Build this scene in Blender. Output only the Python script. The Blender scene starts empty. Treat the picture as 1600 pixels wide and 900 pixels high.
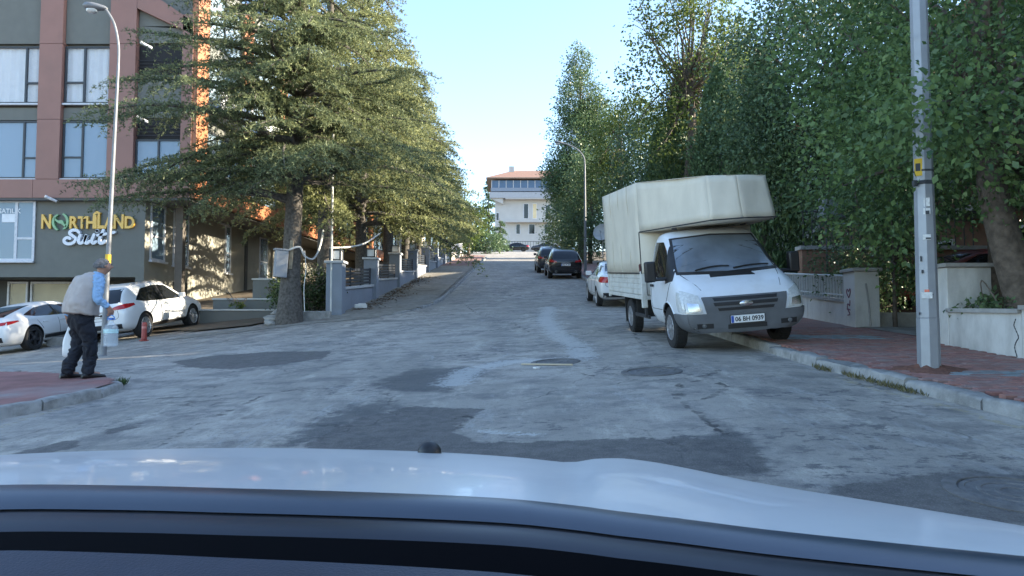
import bpy, bmesh, math, random
import numpy as np
from mathutils import Vector, Matrix
from mathutils.bvhtree import BVHTree
R = math.radians
random.seed(7)
SC = bpy.context.scene
COL = SC.collection
# ---------------------------------------------------------------- camera
F_PX = 1150.0
PITCH = math.atan(60 / F_PX)
cam_d = bpy.data.cameras.new('camera')
cam_d.sensor_width = 36.0
cam_d.lens = 36.0 * F_PX / 1600.0
cam_d.clip_start = 0.03
cam_d.clip_end = 3000
cam = bpy.data.objects.new('camera', cam_d)
COL.objects.link(cam)
cam.location = (0, 0, 0)
cam.rotation_euler = (math.pi / 2 + PITCH, 0, 0)
SC.camera = cam
# ---------------------------------------------------------------- sky and sun
SUN_EL, SUN_AHEAD = R(21.5), R(3)          # sun stands to the right, a little ahead
sd = Vector((math.cos(SUN_EL) * math.cos(SUN_AHEAD), math.cos(SUN_EL) * math.sin(SUN_AHEAD), math.sin(SUN_EL)))
world = bpy.data.worlds.new('World')
SC.world = world
world.use_nodes = True
wn = world.node_tree.nodes
wl = world.node_tree.links
sky = wn.new('ShaderNodeTexSky')
sky.sky_type = 'NISHITA'
sky.sun_disc = False
sky.sun_elevation = SUN_EL
sky.sun_rotation = math.atan2(sd.x, sd.y)
sky.air_density = 1.0
sky.dust_density = .4
sky.ozone_density = 1.8
wl.new(sky.outputs[0], wn['Background'].inputs[0])
wn['Background'].inputs[1].default_value = 0.15
sl = bpy.data.lights.new('sun', 'SUN')
sl.energy = 5.0
sl.angle = R(0.53)
sl.color = (1.0, 0.88, 0.68)
sun = bpy.data.objects.new('sun', sl)
COL.objects.link(sun)
sun.rotation_euler = sd.to_track_quat('Z', 'Y').to_euler()
vs = SC.view_settings
vs.view_transform = 'Standard'
vs.look = 'None'
vs.exposure = 1.9
vs.gamma = 1.0
vs.use_curve_mapping = False
try:
    SC.cycles.max_bounces = 6
    SC.cycles.transparent_max_bounces = 12
    SC.cycles.use_denoising = True
except Exception:
    pass

# ---------------------------------------------------------------- geometry of the street
RY = [-60, -20, 0, 6.4, 12, 15.2, 24, 29, 41, 56, 80, 112, 128, 160, 400, 900]
RZ = [-4.5, -2.7, -1.30, -.79, -.345, -.12, .66, 1.16, 2.64, 4.5, 7.5, 11.4, 13.0, 14.0, 15.0, 15.0]
def sm(a, b, x):
    t = np.clip((x - a) / (b - a), 0, 1)
    return t * t * (3 - 2 * t)
def Rz(y):
    s = 0.0
    for k, w in ((-2., .15), (-1., .2), (0, .3), (1., .2), (2., .15)):
        s = s + w * np.interp(np.asarray(y, float) + k, RY, RZ)
    return s
def H(x, y):
    x = np.asarray(x, float); y = np.asarray(y, float)
    tilt = np.interp(y, [0, 12, 24, 40, 60], [.05, .057, .036, .02, 0])
    z = Rz(y) + tilt * (np.clip(x, -5.7, 2.4) - 2.4)
    left = np.clip(-5.7 - x, 0, 40)
    z = z - .10 * np.minimum(left, 30) * sm(12.5, 18.5, y) * (1 - .55 * sm(26, 34, y))
    z = z - .02 * left * (1 - sm(12.5, 18.5, y))
    return z
def h(x, y):
    return float(H(x, y))
def ray(px, py):
    u, v = (px - 800) / F_PX, (py - 450) / F_PX
    c, s = math.cos(PITCH), math.sin(PITCH)
    return Vector((u, c + v * s, s - v * c))
def at(px, py, Y):
    r = ray(px, py)
    return r * (Y / r.y)
def gp(px, py, off=0.0):
    r = ray(px, py)
    t = 2.0
    while t < 300:
        p = r * t
        if p.z < h(p.x, p.y) + off:
            break
        t += .02
    return r * t

# ---------------------------------------------------------------- mesh helpers
class MB:
    def __init__(s):
        s.v = []; s.f = []; s.m = []; s.mi = 0
    def add(s, vs, fs, mi=None):
        o = len(s.v)
        s.v += [tuple(p) for p in vs]
        for f in fs:
            s.f.append(tuple(i + o for i in f))
            s.m.append(s.mi if mi is None else mi)
        return s
    def box(s, x0, x1, y0, y1, z0, z1, mi=None):
        v = [(x0, y0, z0), (x1, y0, z0), (x1, y1, z0), (x0, y1, z0), (x0, y0, z1), (x1, y0, z1), (x1, y1, z1), (x0, y1, z1)]
        return s.add(v, [(0, 3, 2, 1), (4, 5, 6, 7), (0, 1, 5, 4), (1, 2, 6, 5), (2, 3, 7, 6), (3, 0, 4, 7)], mi)
    def obox(s, c, size, rot=None, mi=None):
        m = rot if rot is not None else Matrix.Identity(3)
        c = Vector(c)
        v = []
        for k in (-.5, .5):
            for (i, j) in ((-.5, -.5), (.5, -.5), (.5, .5), (-.5, .5)):
                v.append(c + m @ Vector((i * size[0], j * size[1], k * size[2])))
        return s.add(v, [(0, 3, 2, 1), (4, 5, 6, 7), (0, 1, 5, 4), (1, 2, 6, 5), (2, 3, 7, 6), (3, 0, 4, 7)], mi)
    def tube(s, pts, rad, n=8, mi=None, cap=True):
        pts = [Vector(p) for p in pts]
        if not hasattr(rad, '__len__'):
            rad = [rad] * len(pts)
        v = []; f = []
        up = Vector((0.13, 0.21, 1)).normalized()
        prev = None
        for i, p in enumerate(pts):
            a = pts[max(0, i - 1)]; b = pts[min(len(pts) - 1, i + 1)]
            d = (b - a)
            d = d.normalized() if d.length > 1e-9 else Vector((0, 0, 1))
            if prev is None:
                e = up if abs(d.dot(up)) < .9 else Vector((1, 0, 0))
                x = d.cross(e).normalized()
            else:
                x = (prev - d * prev.dot(d)).normalized()
            prev = x
            y = d.cross(x)
            for k in range(n):
                t = 2 * math.pi * k / n
                v.append(p + (x * math.cos(t) + y * math.sin(t)) * rad[i])
        for i in range(len(pts) - 1):
            for k in range(n):
                f.append((i * n + k, i * n + (k + 1) % n, (i + 1) * n + (k + 1) % n, (i + 1) * n + k))
        if cap:
            f.append(tuple(reversed(range(n))))
            f.append(tuple(range((len(pts) - 1) * n, len(pts) * n)))
        return s.add(v, f, mi)
    def lathe(s, prof, n=16, c=(0, 0, 0), rot=None, mi=None, cap=True):
        m = rot if rot is not None else Matrix.Identity(3)
        c = Vector(c)
        v = []; f = []
        for (r, z) in prof:
            for k in range(n):
                t = 2 * math.pi * k / n
                v.append(c + m @ Vector((r * math.cos(t), r * math.sin(t), z)))
        for i in range(len(prof) - 1):
            for k in range(n):
                f.append((i * n + k, i * n + (k + 1) % n, (i + 1) * n + (k + 1) % n, (i + 1) * n + k))
        if cap:
            f.append(tuple(reversed(range(n))))
            f.append(tuple(range((len(prof) - 1) * n, len(prof) * n)))
        return s.add(v, f, mi)
    def prism(s, poly, a, b, mi=None):
        """poly: list of 3D points; extruded from offset a to offset b (vectors)"""
        n = len(poly)
        a = Vector(a); b = Vector(b)
        v = [Vector(p) + a for p in poly] + [Vector(p) + b for p in poly]
        f = [tuple(reversed(range(n))), tuple(range(n, 2 * n))]
        for k in range(n):
            f.append((k, (k + 1) % n, n + (k + 1) % n, n + k))
        return s.add(v, f, mi)
    def grid(s, fn, nu, nv, mi=None):
        v = [fn(i / nu, j / nv) for j in range(nv + 1) for i in range(nu + 1)]
        f = []
        for j in range(nv):
            for i in range(nu):
                a = j * (nu + 1) + i
                f.append((a, a + 1, a + nu + 2, a + nu + 1))
        return s.add(v, f, mi)
    def mesh(s, name, mats):
        me = bpy.data.meshes.new(name)
        me.from_pydata([tuple(p) for p in s.v], [], s.f)
        for m in (mats if isinstance(mats, (list, tuple)) else [mats]):
            me.materials.append(m)
        if any(s.m):
            me.polygons.foreach_set('material_index', s.m)
        me.update()
        return me
    def build(s, name, mats, parent=None, smooth=False, bevel=0, subsurf=0, world=False, angle=40, seg=2, solid=0):
        me = s.mesh(name, mats)
        o = bpy.data.objects.new(name, me)
        COL.objects.link(o)
        if world and parent is not None:
            off = parent.location
            if parent.parent is not None:
                off = off + parent.parent.location
            me.transform(Matrix.Translation(-off))
        if parent is not None:
            o.parent = parent
        bm = bmesh.new(); bm.from_mesh(me)
        bmesh.ops.recalc_face_normals(bm, faces=bm.faces)
        bm.to_mesh(me); bm.free()
        if solid:
            md = o.modifiers.new('solid', 'SOLIDIFY'); md.thickness = solid
        if bevel:
            md = o.modifiers.new('bevel', 'BEVEL'); md.width = bevel; md.segments = seg; md.limit_method = 'ANGLE'; md.angle_limit = R(35)
        if subsurf:
            md = o.modifiers.new('subsurf', 'SUBSURF'); md.levels = subsurf; md.render_levels = subsurf
        if smooth:
            me.shade_smooth()
            me.set_sharp_from_angle(angle=R(angle))
        return o
def obj(name, me, parent=None):
    o = bpy.data.objects.new(name, me)
    COL.objects.link(o)
    if parent is not None:
        o.parent = parent
    return o
def tag(o, label=None, cat=None, group=None, kind=None):
    if label: o['label'] = label
    if cat: o['category'] = cat
    if group: o['group'] = group
    if kind: o['kind'] = kind
    return o
def thing(name, label, cat, loc=(0, 0, 0), rz=0, group=None):
    o = bpy.data.objects.new(name, None)
    o.empty_display_size = .2
    COL.objects.link(o)
    o.location = loc
    o.rotation_euler = (0, 0, rz)
    return tag(o, label, cat, group)
def evaluated(o):
    dg = bpy.context.evaluated_depsgraph_get()
    dg.update()
    return bpy.data.meshes.new_from_object(o.evaluated_get(dg))
def np_mesh(name, V, Q, mat):
    """V (N,3), Q (M,4) quads -> mesh, fast"""
    me = bpy.data.meshes.new(name)
    V = np.ascontiguousarray(V, np.float32); Q = np.ascontiguousarray(Q, np.int32)
    me.vertices.add(len(V)); me.vertices.foreach_set('co', V.ravel())
    me.loops.add(Q.size); me.loops.foreach_set('vertex_index', Q.ravel())
    me.polygons.add(len(Q))
    k = Q.shape[1]
    me.polygons.foreach_set('loop_start', np.arange(0, Q.size, k, dtype=np.int32))
    me.polygons.foreach_set('loop_total', np.full(len(Q), k, np.int32))
    me.update(calc_edges=True)
    me.materials.append(mat)
    return me
def catmull(pts, n=8, closed=False):
    pts = [Vector(p) for p in pts]
    N = len(pts); out = []
    rng = range(N) if closed else range(N - 1)
    for i in rng:
        if closed:
            p0, p1, p2, p3 = pts[i - 1], pts[i], pts[(i + 1) % N], pts[(i + 2) % N]
        else:
            p0, p1, p2, p3 = pts[max(i - 1, 0)], pts[i], pts[i + 1], pts[min(i + 2, N - 1)]
        for k in range(n):
            t = k / n
            out.append(.5 * ((2 * p1) + (-p0 + p2) * t + (2 * p0 - 5 * p1 + 4 * p2 - p3) * t * t + (-p0 + 3 * p1 - 3 * p2 + p3) * t ** 3))
    if not closed:
        out.append(pts[-1])
    return out
def text_mesh(txt, size, mat, depth=.01, bold=0.0, align='CENTER'):
    c = bpy.data.curves.new('lettering', 'FONT')
    c.body = txt; c.size = size; c.extrude = depth / 2; c.offset = bold
    c.align_x = align; c.align_y = 'CENTER'; c.resolution_u = 4
    o = bpy.data.objects.new('lettering', c)
    COL.objects.link(o)
    me = evaluated(o)
    bpy.data.objects.remove(o)
    me.materials.clear(); me.materials.append(mat)
    return me

# ---------------------------------------------------------------- materials
MATS = {}
def nd(nt, t, **kw):
    n = nt.nodes.new(t)
    for k, v in kw.items():
        setattr(n, k, v)
    return n
def M(name, col, rough=.6, var=.12, scale=4., bump=0., bscale=60., metal=0., spec=.5, coat=0., streak=0., dirt=None, dirt_amt=0., dscale=1.5, tint=None):
    if name in MATS:
        return MATS[name]
    m = bpy.data.materials.new(name); m.use_nodes = True
    nt = m.node_tree; p = nt.nodes['Principled BSDF']; L = nt.links
    p.inputs['Roughness'].default_value = rough
    p.inputs['Metallic'].default_value = metal
    p.inputs['Specular IOR Level'].default_value = spec
    p.inputs['Coat Weight'].default_value = coat
    p.inputs['Coat Roughness'].default_value = .05
    geo = nd(nt, 'ShaderNodeNewGeometry')
    no = nd(nt, 'ShaderNodeTexNoise'); no.inputs['Scale'].default_value = scale; no.inputs['Detail'].default_value = 6
    L.new(geo.outputs['Position'], no.inputs['Vector'])
    rp = nd(nt, 'ShaderNodeValToRGB')
    rp.color_ramp.elements[0].position = .3; rp.color_ramp.elements[1].position = .7
    c0 = tuple(max(0, c * (1 - var)) for c in col); c1 = tuple(min(1, c * (1 + var)) for c in (tint or col))
    rp.color_ramp.elements[0].color = (*c0, 1); rp.color_ramp.elements[1].color = (*c1, 1)
    L.new(no.outputs['Fac'], rp.inputs['Fac'])
    out = rp.outputs['Color']
    if dirt is not None:
        mp = nd(nt, 'ShaderNodeMapping'); mp.inputs['Scale'].default_value = (1, 1, .35 if streak else 1)
        L.new(geo.outputs['Position'], mp.inputs['Vector'])
        n2 = nd(nt, 'ShaderNodeTexNoise'); n2.inputs['Scale'].default_value = dscale; n2.inputs['Detail'].default_value = 8; n2.inputs['Roughness'].default_value = .65
        L.new(mp.outputs[0], n2.inputs['Vector'])
        r2 = nd(nt, 'ShaderNodeValToRGB'); r2.color_ramp.elements[0].position = .48; r2.color_ramp.elements[1].position = .72
        r2.color_ramp.elements[0].color = (0, 0, 0, 1); r2.color_ramp.elements[1].color = (dirt_amt,) * 3 + (1,)
        L.new(n2.outputs['Fac'], r2.inputs['Fac'])
        mx = nd(nt, 'ShaderNodeMix', data_type='RGBA')
        L.new(r2.outputs['Color'], mx.inputs[0]); L.new(out, mx.inputs[6]); mx.inputs[7].default_value = (*dirt, 1)
        out = mx.outputs[2]
    L.new(out, p.inputs['Base Color'])
    if bump:
        nb = nd(nt, 'ShaderNodeTexNoise'); nb.inputs['Scale'].default_value = bscale; nb.inputs['Detail'].default_value = 4
        L.new(geo.outputs['Position'], nb.inputs['Vector'])
        b = nd(nt, 'ShaderNodeBump'); b.inputs['Strength'].default_value = bump; b.inputs['Distance'].default_value = .02
        L.new(nb.outputs['Fac'], b.inputs['Height']); L.new(b.outputs[0], p.inputs['Normal'])
    MATS[name] = m
    return m
def leaf_mat(name, c0, c1, trans=.35, rough=.5):
    m = bpy.data.materials.new(name); m.use_nodes = True
    nt = m.node_tree; L = nt.links; p = nt.nodes['Principled BSDF']
    p.inputs['Roughness'].default_value = rough
    p.inputs['Specular IOR Level'].default_value = .35
    geo = nd(nt, 'ShaderNodeNewGeometry')
    no = nd(nt, 'ShaderNodeTexNoise'); no.inputs['Scale'].default_value = .9; no.inputs['Detail'].default_value = 2
    L.new(geo.outputs['Position'], no.inputs['Vector'])
    ad = nd(nt, 'ShaderNodeMath', operation='MULTIPLY_ADD'); ad.inputs[1].default_value = .6
    L.new(geo.outputs['Random Per Island'], ad.inputs[0])
    m2 = nd(nt, 'ShaderNodeMath', operation='MULTIPLY_ADD'); m2.inputs[1].default_value = 1.2; m2.inputs[2].default_value = -.4
    L.new(no.outputs['Fac'], m2.inputs[0]); L.new(m2.outputs[0], ad.inputs[2])
    rp = nd(nt, 'ShaderNodeValToRGB')
    rp.color_ramp.elements[0].color = (*c0, 1); rp.color_ramp.elements[1].color = (*c1, 1)
    L.new(ad.outputs[0], rp.inputs['Fac'])
    L.new(rp.outputs['Color'], p.inputs['Base Color'])
    tr = nd(nt, 'ShaderNodeBsdfTranslucent')
    L.new(rp.outputs['Color'], tr.inputs['Color'])
    mx = nd(nt, 'ShaderNodeMixShader'); mx.inputs[0].default_value = trans
    L.new(p.outputs[0], mx.inputs[1]); L.new(tr.outputs[0], mx.inputs[2])
    L.new(mx.outputs[0], nt.nodes['Material Output'].inputs['Surface'])
    return m
def clear_mat(name, col, alpha, rough=.05):
    """clear pane: see-through mixed with a gloss"""
    m = bpy.data.materials.new(name); m.use_nodes = True
    nt = m.node_tree; L = nt.links; p = nt.nodes['Principled BSDF']
    p.inputs['Base Color'].default_value = (*col, 1); p.inputs['Roughness'].default_value = rough
    p.inputs['Specular IOR Level'].default_value = .8
    t = nd(nt, 'ShaderNodeBsdfTransparent')
    mx = nd(nt, 'ShaderNodeMixShader'); mx.inputs[0].default_value = alpha
    L.new(t.outputs[0], mx.inputs[1]); L.new(p.outputs[0], mx.inputs[2])
    L.new(mx.outputs[0], nt.nodes['Material Output'].inputs['Surface'])
    return m
glass_dark = M('tinted_glass', (.012, .014, .017), .04, .05, spec=.6)
black_plastic = M('black_plastic', (.018, .018, .02), .45, .2)
rubber = M('tyre_rubber', (.022, .022, .023), .85, .25, 20)
chrome = M('bright_metal', (.62, .62, .63), .25, .05, metal=1)
alloy = M('alloy_rim', (.55, .55, .56), .35, .06, metal=.7)
white_paint = M('white_car_paint', (.74, .75, .76), .28, .02, coat=.5)
red_lamp = M('red_lamp_lens', (.42, .015, .02), .15, .1, coat=.5)
clear_lamp = M('clear_lamp_lens', (.55, .56, .55), .12, .15, 30, coat=.6)
plate_white = M('plate_white', (.78, .78, .77), .4, .03)
plate_blue = M('plate_blue', (.03, .09, .42), .4, .03)
ink = M('plate_ink', (.012, .012, .014), .5, .02)
def kx_right(y):
    return float(np.interp(y, [-14, 3, 5, 6.4, 8, 9.5, 12, 120], [6.0, 4.75, 4.5, 4.32, 4.12, 3.95, 3.9, 3.9]))
# ---------------------------------------------------------------- road with worn patches
def seg_dist(P, a, b):
    a = np.array(a[:2]); b = np.array(b[:2]); d = b - a
    t = np.clip(((P - a) @ d) / (d @ d), 0, 1)
    return np.linalg.norm(P - (a + t[:, None] * d), axis=1)
def poly_sd(P, poly):
    poly = [np.array(p[:2]) for p in poly]
    d = np.full(len(P), 1e9); ins = np.zeros(len(P), bool)
    for i in range(len(poly)):
        a, b = poly[i - 1], poly[i]
        d = np.minimum(d, seg_dist(P, a, b))
        c = ((a[1] > P[:, 1]) != (b[1] > P[:, 1]))
        xx = (b[0] - a[0]) * (P[:, 1] - a[1]) / (b[1] - a[1] + 1e-12) + a[0]
        ins ^= c & (P[:, 0] < xx)
    return np.where(ins, -d, d)
def line_d(P, pts):
    d = np.full(len(P), 1e9)
    for a, b in zip(pts[:-1], pts[1:]):
        d = np.minimum(d, seg_dist(P, a, b))
    return d
G = lambda *pp: [tuple(gp(x, y))[:2] for x, y in pp]
dark_polys = [
    G((470, 700), (560, 655), (640, 636), (755, 640), (730, 655), (705, 675), (760, 692), (900, 688), (1060, 684), (1170, 690), (1200, 725), (1180, 745), (900, 735), (470, 712)),
    G((1280, 765), (1400, 745), (1520, 738), (1640, 748), (1700, 800), (1560, 830), (1400, 800)),
    G((268, 566), (330, 556), (420, 550), (518, 549), (505, 560), (440, 570), (360, 577), (290, 574)),
    G((20, 708), (100, 690), (130, 686), (120, 698), (60, 712)),
    G((160, 672), (215, 662), (212, 668), (170, 678)),
]
wet_polys = [   # rough darker wear
    G((585, 600), (640, 577), (730, 573), (760, 580), (700, 612), (610, 612)),
    G((500, 660), (540, 635), (600, 625), (650, 640), (560, 655), (480, 695), (430, 697)),
    G((1080, 690), (1130, 665), (1165, 685), (1200, 740), (1160, 740)),
]
light_lines = [(G((858, 480), (852, 500), (868, 520), (900, 540), (912, 560), (850, 563), (790, 566), (735, 578), (708, 600)), .24),
               (G((750, 674), (800, 677), (842, 680)), .06), (G((1180, 545), (1240, 560), (1300, 575)), .12)]
crack_lines = [G((980, 500), (1000, 535), (1030, 555), (1075, 575)), G((905, 583), (940, 591), (1000, 594), (1060, 593), (1110, 586), (1125, 578)),
               G((940, 578), (980, 574), (1020, 577), (1040, 584)), G((1050, 610), (1080, 640), (1115, 665), (1150, 690)),
               G((240, 700), (330, 655), (420, 615), (480, 607)), G((100, 632), (240, 623), (400, 615)), G((640, 543), (690, 541), (760, 541)),
               G((720, 470), (745, 490), (800, 505), (830, 520)), G((1070, 620), (1060, 600), (1110, 592), (1140, 605), (1110, 620), (1075, 628)),
               G((700, 655), (735, 650), (720, 668), (700, 680))]
def road_mesh():
    xs = np.concatenate([np.linspace(-48, -9, 50), np.linspace(-8.9, 5.2, 150)])
    ys = np.concatenate([np.linspace(-14, 4, 20), np.linspace(4.1, 16, 130), np.linspace(16.2, 34, 90), np.linspace(34.5, 130, 120)])
    X, Y = np.meshgrid(xs, ys)
    P = np.stack([X.ravel(), Y.ravel()], 1)
    Z = H(P[:, 0], P[:, 1])
    nx, ny = len(xs), len(ys)
    I = np.arange(nx * ny).reshape(ny, nx)
    Q = np.stack([I[:-1, :-1], I[:-1, 1:], I[1:, 1:], I[1:, :-1]], -1).reshape(-1, 4)
    me = np_mesh('road', np.column_stack([P, Z]), Q, None)
    me.materials.clear()
    def attr(name, d):
        a = me.attributes.new(name, 'FLOAT', 'POINT')
        a.data.foreach_set('value', np.clip(d, -3, 3).astype(np.float32))
    attr('patch', np.min([poly_sd(P, q) for q in dark_polys], 0))
    attr('worn', np.min([poly_sd(P, q) for q in wet_polys], 0))
    attr('streak', np.min([line_d(P, q) / w for q, w in light_lines], 0))
    attr('yellow', np.minimum(line_d(P, G((0, 668), (70, 645), (120, 630), (160, 617))), line_d(P, [(kx_right(y) - .22, y) for y in (5.5, 6.4, 7.2, 8, 8.8)])))
    attr('crack', np.min([line_d(P, q) for q in crack_lines], 0))
    me.shade_smooth()
    return me
def road_material():
    m = bpy.data.materials.new('asphalt'); m.use_nodes = True
    nt = m.node_tree; L = nt.links; p = nt.nodes['Principled BSDF']
    p.inputs['Roughness'].default_value = .82
    p.inputs['Specular IOR Level'].default_value = .35
    geo = nd(nt, 'ShaderNodeNewGeometry')
    def noise(sc, det=6, rough=.6, vec=None):
        n = nd(nt, 'ShaderNodeTexNoise'); n.inputs['Scale'].default_value = sc; n.inputs['Detail'].default_value = det; n.inputs['Roughness'].default_value = rough
        L.new(vec or geo.outputs['Position'], n.inputs['Vector']); return n.outputs['Fac']
    def ramp(src, a, b, ca=0., cb=1.):
        r = nd(nt, 'ShaderNodeMapRange', interpolation_type='SMOOTHSTEP'); r.inputs[1].default_value = a; r.inputs[2].default_value = b
        r.inputs[3].default_value = ca; r.inputs[4].default_value = cb; L.new(src, r.inputs[0]); return r.outputs[0]
    def mixc(f, a, b):
        x = nd(nt, 'ShaderNodeMix', data_type='RGBA')
        L.new(f, x.inputs[0]) if not isinstance(f, float) else setattr(x.inputs[0], 'default_value', f)
        for s, c in ((6, a), (7, b)):
            if isinstance(c, tuple): x.inputs[s].default_value = (*c, 1)
            else: L.new(c, x.inputs[s])
        return x.outputs[2]
    def math_(op, a, b):
        x = nd(nt, 'ShaderNodeMath', operation=op)
        for s, c in ((0, a), (1, b)):
            if isinstance(c, (int, float)): x.inputs[s].default_value = c
            else: L.new(c, x.inputs[s])
        return x.outputs[0]
    def att(n):
        a = nd(nt, 'ShaderNodeAttribute'); a.attribute_name = n; return a.outputs['Fac']
    # stretched along the road for drag marks
    mp = nd(nt, 'ShaderNodeMapping'); mp.inputs['Scale'].default_value = (1.0, .35, 1); L.new(geo.outputs['Position'], mp.inputs['Vector'])
    mpx = nd(nt, 'ShaderNodeMapping'); mpx.inputs['Scale'].default_value = (.7, 1.0, 1); L.new(geo.outputs['Position'], mpx.inputs['Vector'])
    mp2 = nd(nt, 'ShaderNodeMapping'); mp2.inputs['Scale'].default_value = (1.0, .28, 1); mp2.inputs['Rotation'].default_value = (0, 0, .5); L.new(geo.outputs['Position'], mp2.inputs['Vector'])
    big = noise(.45, 5, .6, mp.outputs[0]); mid = noise(2.2, 8, .7, mpx.outputs[0]); fine = noise(55, 3, .6); grit = noise(190, 2, .6)
    col = mixc(ramp(big, .3, .7), (0.303, 0.280, 0.243), (0.461, 0.419, 0.367))
    col = mixc(ramp(mid, .44, .64, 0, .9), col, (0.237, 0.221, 0.198))
    mid2 = noise(2.6, 10, .72, mp2.outputs[0])
    col = mixc(ramp(mid2, .50, .70, 0, .6), col, (0.581, 0.532, 0.452))
    spots = noise(1.3, 9, .8, mpx.outputs[0])
    col = mixc(ramp(spots, .57, .63, 0, .75), col, (0.166, 0.157, 0.148))
    msk = noise(.55, 6, .6); msk2 = noise(.9, 6, .6, mp2.outputs[0])
    fl1 = noise(1.6, 10, .68)
    col = mixc(ramp(fl1, .50, .62, 0, .5), col, (.13, .13, .132))
    fl2 = noise(7, 9, .72, mpx.outputs[0])
    col = mixc(math_('MULTIPLY', ramp(fl2, .53, .60, 0, .85), ramp(msk, .44, .60)), col, (.085, .085, .09))
    fl3 = noise(5, 9, .72, mp2.outputs[0])
    col = mixc(math_('MULTIPLY', ramp(fl3, .53, .62, 0, .55), ramp(msk2, .47, .62)), col, (.39, .385, .37))
    fl4 = noise(22, 6, .7)
    col = mixc(math_('MULTIPLY', ramp(fl4, .55, .64, 0, .5), ramp(msk2, .35, .6)), col, (.10, .10, .105))
    # worn zones
    w = math_('ADD', att('worn'), math_('MULTIPLY', math_('SUBTRACT', noise(3.5, 8, .7), .5), 1.1))
    col = mixc(ramp(w, .15, -.15, 0, .8), col, (.075, .077, .078))
    # repairs in fresh asphalt
    pd = math_('ADD', att('patch'), math_('MULTIPLY', math_('SUBTRACT', noise(4.5, 7, .65), .5), .38))
    col = mixc(ramp(pd, .03, -.03, 0, .85), col, mixc(ramp(noise(9, 5, .6), .35, .7), (0.073, 0.070, 0.068), (0.123, 0.115, 0.109)))
    # pale spilled cement
    st = math_('ADD', att('streak'), math_('MULTIPLY', math_('SUBTRACT', noise(11, 10, .85), .5), 7.0))
    col = mixc(ramp(st, 1.2, .5, 0, .7), col, (.52, .515, .49))
    yl = math_('MULTIPLY', ramp(att('yellow'), .11, .04, 0, 1), ramp(noise(9, 8, .75), .46, .62, 0, .5))
    col = mixc(yl, col, (.42, .33, .13))
    blot = noise(11, 10, .85)
    col = mixc(ramp(blot, .5, .7, 0, .3), col, (.115, .11, .11))
    agg = nd(nt, 'ShaderNodeTexVoronoi'); agg.inputs['Scale'].default_value = 75; L.new(geo.outputs['Position'], agg.inputs['Vector'])
    col = mixc(ramp(agg.outputs['Distance'], .1, .5, .2, 0), col, (.40, .385, .36))
    # cracks: drawn ones and a net of fine ones
    cd = math_('ADD', att('crack'), math_('MULTIPLY', math_('SUBTRACT', noise(7, 5, .6), .5), .22))
    ck = math_('MULTIPLY', ramp(math_('ABSOLUTE', cd, 0), .010, .045, .85, 0), ramp(noise(1.9, 5), .35, .6, .3, 1))
    vo = nd(nt, 'ShaderNodeTexVoronoi', feature='DISTANCE_TO_EDGE'); vo.inputs['Scale'].default_value = .38
    wv = nd(nt, 'ShaderNodeVectorMath', operation='ADD'); nc = nd(nt, 'ShaderNodeTexNoise'); nc.inputs['Scale'].default_value = 1.1; nc.inputs['Detail'].default_value = 7
    L.new(geo.outputs['Position'], nc.inputs['Vector']); L.new(geo.outputs['Position'], wv.inputs[0])
    sc_ = nd(nt, 'ShaderNodeVectorMath', operation='SCALE'); sc_.inputs['Scale'].default_value = 1.6; L.new(nc.outputs['Color'], sc_.inputs[0]); L.new(sc_.outputs[0], wv.inputs[1])
    L.new(wv.outputs[0], vo.inputs['Vector'])
    vk = math_('MULTIPLY', ramp(vo.outputs['Distance'], .002, .012, .5, 0), ramp(noise(.9, 6), .45, .65))
    cks = math_('MAXIMUM', ck, vk)
    col = mixc(cks, col, (.035, .035, .037))
    col = mixc(ramp(fine, .4, .75, 0, .12), col, (.28, .275, .27))
    L.new(col, p.inputs['Base Color'])
    hgt = math_('ADD', math_('MULTIPLY', grit, .25), math_('MULTIPLY', fine, .6))
    hgt = math_('SUBTRACT', hgt, math_('MULTIPLY', cks, 1.5))
    hgt = math_('ADD', hgt, math_('MULTIPLY', mid, 1.2))
    b = nd(nt, 'ShaderNodeBump'); b.inputs['Strength'].default_value = .8; b.inputs['Distance'].default_value = .018
    L.new(hgt, b.inputs['Height']); L.new(b.outputs[0], p.inputs['Normal'])
    return m
rme = road_mesh(); rme.materials.append(road_material())
tag(obj('road', rme), kind='structure')
soil = M('dry_soil', (.13, .10, .07), .95, .3, 3, bump=.5, bscale=18, dirt=(.05, .06, .03), dirt_amt=.7, dscale=1.2)
concrete = M('kerb_concrete', (.30, .295, .28), .9, .2, 7, bump=.5, bscale=45, dirt=(.11, .105, .095), dirt_amt=.8, dscale=3)
pave_grey = M('dusty_concrete_paving', (.25, .235, .205), .92, .25, 5, bump=.5, bscale=30, dirt=(.13, .10, .075), dirt_amt=.8, dscale=1.0)

# the ground at large
def ground():
    xs = np.concatenate([np.linspace(-900, -60, 18), np.linspace(-50, 60, 56), np.linspace(80, 900, 16)])
    ys = np.concatenate([np.linspace(-500, -40, 10), np.linspace(-30, 140, 90), np.linspace(160, 1500, 24)])
    X, Y = np.meshgrid(xs, ys)
    Z = H(X, Y) + np.where(X > 5.5, .05, -.10) - np.where((Y > 125), .2, 0)
    Z = Z + 6 * sm(40, 300, np.abs(X)) * (Y > 30)
    nx, ny = len(xs), len(ys)
    I = np.arange(nx * ny).reshape(ny, nx)
    Q = np.stack([I[:-1, :-1], I[:-1, 1:], I[1:, 1:], I[1:, :-1]], -1).reshape(-1, 4)
    me = np_mesh('ground', np.column_stack([X.ravel(), Y.ravel(), Z.ravel()]), Q, soil)
    tag(obj('ground', me), kind='structure')
ground()

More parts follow.
